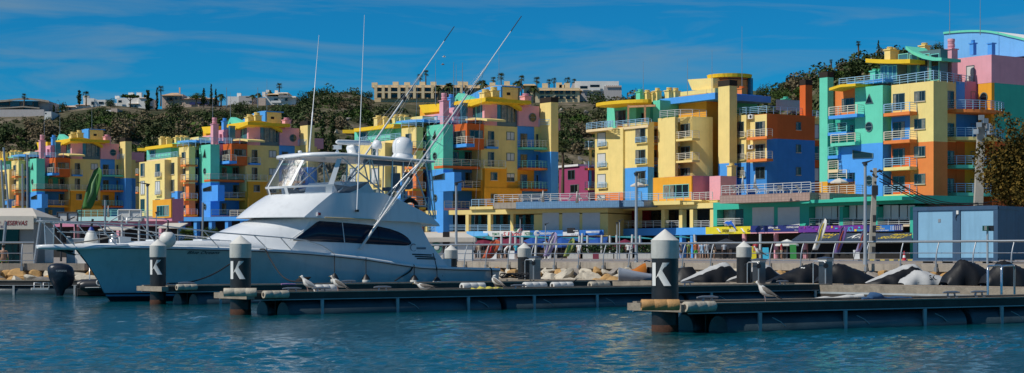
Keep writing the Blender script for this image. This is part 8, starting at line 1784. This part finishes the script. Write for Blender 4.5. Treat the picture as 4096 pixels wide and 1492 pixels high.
for x, yt, w, k, lab in ((96, 374, 22, 'fan', 'palm rising behind the curved glass villa'), (344, 366, 30, 'fan', 'palm beside the dark cypress behind the white villa'), (643, 343, 28, 'fan', 'leftmost palm behind the terracotta roofed house'), (884, 366, 40, 'date', 'bushy palm right of the tall conifer'), (1010, 372, 28, 'date', 'low palm left of the white villa with a balcony'), (1034, 364, 34, 'date', 'low wide palm close to the white villa with a balcony'), (1076, 352, 34, 'date', 'date palm right above the roof of the white villa'), (1117, 332, 26, 'fan', 'tall round headed palm above the white villa'), (1680, 296, 30, 'fan', 'shaggy tall palm left of the taller twin, at the cream terraces'), (1703, 281, 26, 'fan', 'tallest thin palm in front of the cream terraces'), (1752, 331, 40, 'date', 'date palm before the first cream terrace, left'), (1797, 320, 48, 'date', 'spreading date palm before the first cream terrace, right'), (1928, 307, 56, 'date', 'widest date palm behind the blue vaulted penthouse'), (1973, 308, 24, 'fan', 'small fan palm right of the widest date palm'), (2004, 292, 34, 'fan', 'tall fan palm crossed by a thin mast'), (2072, 312, 46, 'date', 'date palm left of the gap in the cream terraces'), (2086, 302, 28, 'fan', 'fan palm rising behind a date palm'), (2147, 308, 30, 'fan', 'round fan palm above the second cream terrace'), (2136, 332, 44, 'date', 'date palm in front of the second cream terrace, left'), (2196, 317, 24, 'fan', 'fan palm left of its close twin'), (2216, 312, 24, 'fan', 'fan palm right of its close twin'), (2207, 344, 34, 'date', 'date palm in front of the second cream terrace, right'), (2270, 310, 28, 'fan', 'fan palm left of the grey hotel block'), (2296, 316, 22, 'fan', 'smaller fan palm touching the grey hotel block'), (2340, 344, 34, 'fan', 'short fan palm in front of the grey hotel block'), (1690, 344, 28, 'fan', 'low leafy palm clump in front of the cream terraces')):
    palm(x, yt, (430 if k == 'fan' else 412) if x > 1300 else 425, itp(x, ZCR) - (18 if k == 'date' and x > 1300 else 4), k, lab, w * 1.15)
palm(3433, 164, 275, 435, 'fan', 'very tall thin palm left of the tallest block', 25); palm(3324, 238, 310, 440, 'fan', 'stunted palm above the turquoise chimney tower', 18); palm(2250, 566, 775, 288, 'fan', 'dark fan palm beside the magenta house', 62, None)
for x, yt, yb, w, sh, m, lab in ((317, 358, 420, 14, 'column', 'leaf_dark', 'dark cypress behind the white villa roof'), (215, 418, 450, 9, 'column', 'leaf_dark', 'small cypress right of the curved glass villa'), (520, 378, 425, 72, 'umbrella', 'leaf_green', 'umbrella pine in front of the white houses'), (592, 357, 460, 24, 'column', 'leaf_dark', 'tall dark cypress left of the terracotta roofed house'), (628, 344, 455, 12, 'column', 'leaf_dark', 'slender cypress touching the leftmost palm'), (815, 350, 425, 28, 'cone', 'leaf_dark', 'dark conifer left of the layered conifer'), (845, 334, 430, 24, 'cone', 'leaf_dark', 'tall layered conifer above the pink house'), (863, 352, 425, 10, 'column', 'leaf_dark', 'thin cypress right of the layered conifer'), (785, 372, 405, 60, 'round', 'leaf_green', 'green round tree behind the pink house roof'), (250, 405, 470, 60, 'round', 'leaf_dark', 'dark tree left of the white villa'), (440, 392, 440, 50, 'round', 'leaf_dark', 'dark tree right of the white villa'), (700, 400, 500, 90, 'round', 'leaf_dark', 'dark spreading tree in front of the pink house'), (960, 400, 475, 90, 'round', 'leaf_dark', 'dark tree between the pink house and the white villa'), (1225, 372, 450, 90, 'round', 'leaf_dark', 'dark tree right of the white villa with a balcony'), (1290, 350, 430, 120, 'round', 'leaf_dark', 'broad dark tree on the crest behind the whip antenna'), (1400, 345, 440, 130, 'round', 'leaf_dark', 'broad dark tree left of the cream terraces'), (1478, 362, 410, 40, 'round', 'leaf_dark', 'round bush at the left end of the cream terraces'), (2400, 366, 440, 110, 'round', 'leaf_dark', 'large dark tree below the grey hotel block'), (2480, 372, 430, 70, 'round', 'leaf_dark', 'dark tree right of the grey hotel block'), (2560, 352, 430, 60, 'round', 'leaf_dark', 'round dark tree behind the turquoise chimney'), (2650, 380, 440, 90, 'round', 'leaf_olive', 'olive tree behind the yellow chimneys'),
    (3065, 336, 420, 68, 'round', 'leaf_dark', 'large round dark tree right of the orange drum'), (3030, 352, 410, 40, 'round', 'leaf_dark', 'small dark tree touching the orange drum'), (3178, 330, 385, 48, 'umbrella', 'leaf_dark', 'umbrella shaped tree left of the terracotta tower'), (3130, 360, 420, 90, 'round', 'leaf_green', 'green bushy tree above the roof railing'), (3514, 157, 262, 28, 'cone', 'leaf_dark', 'tall pointed conifer above the yellow canopy'), (3490, 212, 265, 14, 'cone', 'leaf_dark', 'small conifer left of the pointed one'), (3745, 164, 245, 80, 'round', 'leaf_dark', 'dark tree behind the turquoise roof wing'), (3420, 262, 330, 80, 'round', 'leaf_dark', 'dark tree under the very tall palm'), (3350, 285, 340, 60, 'round', 'leaf_olive', 'olive tree right of the stunted palm')):
    Z = itp(x, ZCR) - 8 - (45 if x in (700, 960, 1225, 2400, 3130) else 0); tree(x, yt, yb, Z, w, sh, m, lab, 1300)
for x, yt, lab in ((575, 600, 'cypress left of the second block tower'), (590, 520, 'taller cypress behind the far block tower'), (600, 640, 'dark tree between the two far blocks'), (1290, 470, 'cypress right of the yellow chimney tower'), (1330, 455, 'dark conifer on the slope behind the whip antenna')): tree(x, yt, yt + 170, itp(x, ZBA) + 25, 34, 'column', 'leaf_dark', lab, 700)
tree(4045, 505, 1040, 112, 290, 'round', 'leaf_rust', 'large rusty green tree above the blue cabins at the right edge', 16000, 'tree', None); 
for x, yb, lab in ((745, 962, 'spiky yucca left of the small yellow sign'), (842, 962, 'spiky yucca touching the small yellow sign')):
    B = PT(x, 1036, 150); r = thing('yucca', lab, 'yucca', tuple(B)); q = MB('bark'); q.tube([B, B + Vector((0, 0, 2.0))], [.14, .1], 6); q.build('trunk', r); me = frond_palm('fan', 60, int(x)); me.materials[0] = MATS['leaf_green']; o = bpy.data.objects.new('crown', me); COL.objects.link(o); o.parent = r; o.location = (0, 0, 1.9); o.scale = (1.0, 1.0, 1.0)

# ------------------------------------------------------------------ houses on the hilltop
mat('wall_bright', (.78, .76, .72), .85, var=.08, streak=.1); mat('wall_pinkish', (.58, .44, .36), .85, var=.1, streak=.1); mat('wall_cream', (.72, .56, .34), .85, var=.1, streak=.1); mat('tile_orange', (.58, .36, .20), .85, var=.2, scale=2); mat('tile_cream', (.74, .52, .30), .85, var=.15, scale=2); mat('wall_grey', (.46, .43, .42), .85, var=.1, streak=.1); mat('villa_glass', (.03, .09, .13), .1, var=.3)
def house(label, Z, walls, roofs=(), wins=(), chim=(), dep=12, name='house', cat='house'):
    x0 = min(w_[0] for w_ in walls); x1 = max(w_[2] for w_ in walls); yb = max(w_[3] for w_ in walls); B = PT((x0 + x1) / 2, yb, Z); r = thing(name, label, cat, tuple(B))
    for i, (a, b, c, e, m) in enumerate(walls): A = PT(a, e, Z); C_ = PT(c, b, Z); o = .35 * (i % 4); q = MB(m); q.prism([(A.x, Z - o), (C_.x, Z - o), (C_.x, Z + dep), (A.x, Z + dep)], A.z - 2, C_.z); q.build('wall', r)
    for a, b, c, e, m, ins in roofs: A = PT(a, e, Z - 1.2); C_ = PT(c, b, Z - 1.2); w_ = (C_.x - A.x) * ins; q = MB(m); v = [(A.x, Z - 1.5, A.z), (C_.x, Z - 1.5, A.z), (C_.x, Z + dep + .5, A.z), (A.x, Z + dep + .5, A.z), (A.x + w_, Z + dep * .45, C_.z), (C_.x - w_, Z + dep * .45, C_.z)]; q.add(v, [(0, 1, 5, 4), (1, 2, 5), (2, 3, 4, 5), (3, 0, 4), (3, 2, 1, 0)], False); q.build('roof', r)
    for a, b, c, e, m in wins: A = PT(a, e, Z); C_ = PT(c, b, Z); q = MB(m); q.box(((A.x + C_.x) / 2, Z - 1.1, (A.z + C_.z) / 2), (C_.x - A.x, .25, C_.z - A.z)); q.build('window', r)
    for x, yt, yb2, w_ in chim: A = PT(x, yb2, Z + 4); q = MB(walls[0][4]); q.box((A.x, Z + 4, (A.z + ZY(yt, Z + 4)) / 2), (w_, w_, ZY(yt, Z + 4) - A.z)); q.build('chimney', r)
    return r
g_ = 'glass_dark'; W_ = 'wall_bright'
h = house('long cream terrace of apartments with pale tiled roofs, left of two', 672, [(1497, 340, 1850, 395, 'wall_cream')], [(1490, 336, 1856, 350, 'tile_cream', .06)], [(a, b, a + w_, b + 14, g_) for b in (354, 378) for a, w_ in ((1509, 16), (1543, 12), (1567, 24), (1604, 14), (1640, 18), (1668, 12), (1702, 22), (1740, 16), (1772, 20), (1806, 14), (1828, 16))], [(x, y, 350, 2.2) for x, y in ((1499, 331), (1583, 328), (1629, 330), (1690, 328), (1734, 328), (1842, 327))], 14, 'apartment_terrace', 'terrace')
q = MB('wall_cream'); [q.box(PT(x, 367, 670.3), (1.1, .9, 5.2)) for x in (1503, 1533, 1558, 1596, 1628, 1658, 1692, 1730, 1764, 1800, 1846)]; q.box(PT(1674, 369, 670.4), (33, 1.0, .5)); q.build('balcony_front', h)
h = house('long cream terrace of apartments with pale tiled roofs, right of two', 676, [(1858, 340, 2080, 400, 'wall_cream'), (2096, 336, 2140, 398, 'wall_cream'), (2140, 352, 2318, 402, 'wall_cream')], [(1852, 338, 2084, 352, 'tile_cream', .05), (2090, 330, 2145, 342, 'tile_cream', .1), (2136, 344, 2330, 362, 'tile_cream', .06)], [(a, b, a + w_, b + 12, g_) for b in (364, 385) for a, w_ in ((2106, 14), (2160, 16), (2182, 18), (2218, 16), (2238, 14), (2262, 18), (2288, 12))] + [(a, 356, a + 14, 370, g_) for a in (1880, 1930, 1985, 2040)], [(x, y, 352, 2.2) for x, y in ((1861, 328), (1970, 331), (2028, 326), (2180, 334), (2236, 331), (2248, 340), (2268, 333))], 14, 'apartment_terrace', 'terrace')
house('grey hotel block with a battlemented wall on the crest', 690, [(2290, 333, 2420, 385, 'wall_grey'), (2300, 325, 2475, 345, W_), (2415, 345, 2486, 385, 'wall_grey')], [], [(2320, 345, 2350, 356, g_), (2356, 352, 2400, 362, W_), (2360, 340, 2398, 350, g_)] + [(2424 + 8 * k, 342, 2429 + 8 * k, 350, 'wall_pinkish') for k in range(8)], [], 20, 'hotel', 'hotel')
house('white villa with a terracotta roof behind the green feather flag', 622, [(245, 425, 290, 455, W_), (288, 422, 400, 458, W_), (335, 394, 378, 420, W_), (378, 400, 428, 440, W_)], [(244, 416, 300, 428, 'tile_orange', .1), (298, 411, 358, 420, 'tile_orange', .1)], [(262, 432, 267, 446, g_), (280, 432, 285, 448, g_), (308, 432, 332, 448, 'villa_glass'), (368, 408, 378, 420, g_), (398, 408, 416, 416, g_)], [(346, 384, 396, 2)])
house('row of white houses with chimneys behind the umbrella pine', 632, [(430, 412, 482, 438, W_), (468, 392, 560, 425, W_), (512, 412, 556, 432, W_), (556, 390, 600, 420, W_)], [(512, 409, 558, 415, 'tile_cream', .2), (556, 382, 590, 393, 'tile_orange', .2)], [(436, 424, 442, 430, g_), (450, 424, 456, 430, g_), (464, 424, 470, 430, g_), (526, 422, 532, 430, g_), (541, 422, 548, 430, g_), (476, 402, 490, 412, g_)], [(470, 384, 395, 1.5), (525, 371, 395, 1.8), (558, 371, 392, 1.8)])
house('curved modern villa with dark glass bands at far left', 612, [(-60, 404, 195, 450, 'wall_grey')], [], [(-60, 410, 40, 424, g_), (45, 408, 82, 428, 'villa_glass'), (96, 405, 134, 422, 'villa_glass'), (138, 408, 156, 440, g_), (-60, 434, 55, 446, 'villa_glass'), (98, 430, 128, 444, 'villa_glass')], [], 14, 'modern_villa', 'villa')
q = MB('concrete'); q.loft([[PT(x, y, 609.5), PT(x, y + 8, 609.5), PT(x, y + 8, 622), PT(x, y, 622)] for x, y in ((-70, 404), (20, 399), (60, 394), (105, 391), (160, 396), (196, 402))], smooth=False); q.loft([[PT(x, y, 608.5), PT(x, y + 5, 608.5), PT(x, y + 5, 616), PT(x, y, 616)] for x, y in ((-70, 432), (40, 428), (90, 424), (158, 430))], smooth=False); tag(q.build('curved_roof_slabs'), 'curved concrete roof slabs of the glass villa at far left', 'roof slab')
q = MB('wall_grey'); q.box(PT(50, 458, 606), (22, 1, 3.4)); tag(q.build('retaining_wall'), 'grey retaining wall below the curved glass villa', 'wall')
house('pink house with a terracotta hipped roof and dormers above the second block', 640, [(648, 379, 708, 412, 'wall_pinkish'), (695, 377, 732, 410, 'wall_pinkish'), (732, 394, 854, 432, 'wall_pinkish')], [(644, 365, 726, 382, 'tile_orange', .35), (728, 385, 858, 396, 'tile_orange', .04)], [(670, 391, 692, 403, g_), (701, 390, 711, 399, g_), (722, 390, 728, 398, g_), (761, 410, 783, 420, 'dark_blue'), (792, 410, 814, 420, 'dark_blue'), (820, 410, 850, 420, 'dark_blue'), (752, 388, 762, 394, W_), (785, 388, 796, 394, W_), (820, 388, 830, 394, W_)], [(719, 350, 378, .5)])
q = MB('weathered_wood'); q.box(PT(860, 459, 628), (42, 1.2, 1.6)); q.box(PT(690, 457, 628), (5, 1.2, 2)); tag(q.build('stone_wall'), 'dry stone terrace wall below the pink house', 'wall')
house('white villa with a balcony and stepped roofs behind the left whip antenna', 650, [(1062, 385, 1115, 425, W_), (1112, 385, 1184, 412, W_), (1114, 370, 1152, 386, W_), (1035, 392, 1064, 414, 'wall_pinkish')], [(1058, 367, 1118, 378, 'tile_cream', .2), (1112, 364, 1156, 374, 'tile_cream', .25), (1110, 383, 1187, 390, 'tile_cream', .05)], [(1098, 395, 1112, 402, g_), (1142, 394, 1152, 404, g_), (1098, 418, 1112, 426, g_), (1086, 404, 1126, 412, W_), (1136, 375, 1148, 380, g_)], [(1056, 368, 388, 1.2), (1071, 360, 372, 1.2), (1106, 362, 376, 1.2)])
house('low white houses right of the pink house', 655, [(910, 386, 960, 398, W_), (955, 384, 1015, 397, 'wall_grey')], [], [(985, 388, 998, 392, g_)], [(957, 373, 390, 1.5)])
house('white house behind the yellow chimney of the tallest block', 432, [(3495, 225, 3560, 262, W_), (3590, 228, 3625, 250, W_)], [], [(3510, 238, 3522, 248, g_)], [])
house('small white house on the slope below the curved villa', 590, [(178, 446, 205, 462, W_)], [], [(184, 452, 190, 458, g_)])
house('small white cottage in front of the umbrella pine', 600, [(420, 440, 452, 456, W_), (445, 434, 470, 454, 'wall_pinkish')], [], [(428, 445, 434, 451, g_)])
house('small tan house behind the orange drum', 540, [(3000, 382, 3030, 396, 'wall_pinkish')], [(2998, 377, 3032, 383, 'tile_orange', .1)], [], [])
for x, yt, lab in ((906, 350, 'thin mast in front of the low white houses'), (1031, 350, 'thin mast left of the white villa with a balcony'), (1815, 248, 'left of two thin masts above the cream terraces'), (1850, 250, 'right of two thin masts above the cream terraces')): q = MB('galv'); q.tube([PT(x, 430, 560), PT(x, yt, 560)], [.14, .07], 5); tag(q.build('radio_mast'), lab, 'mast')
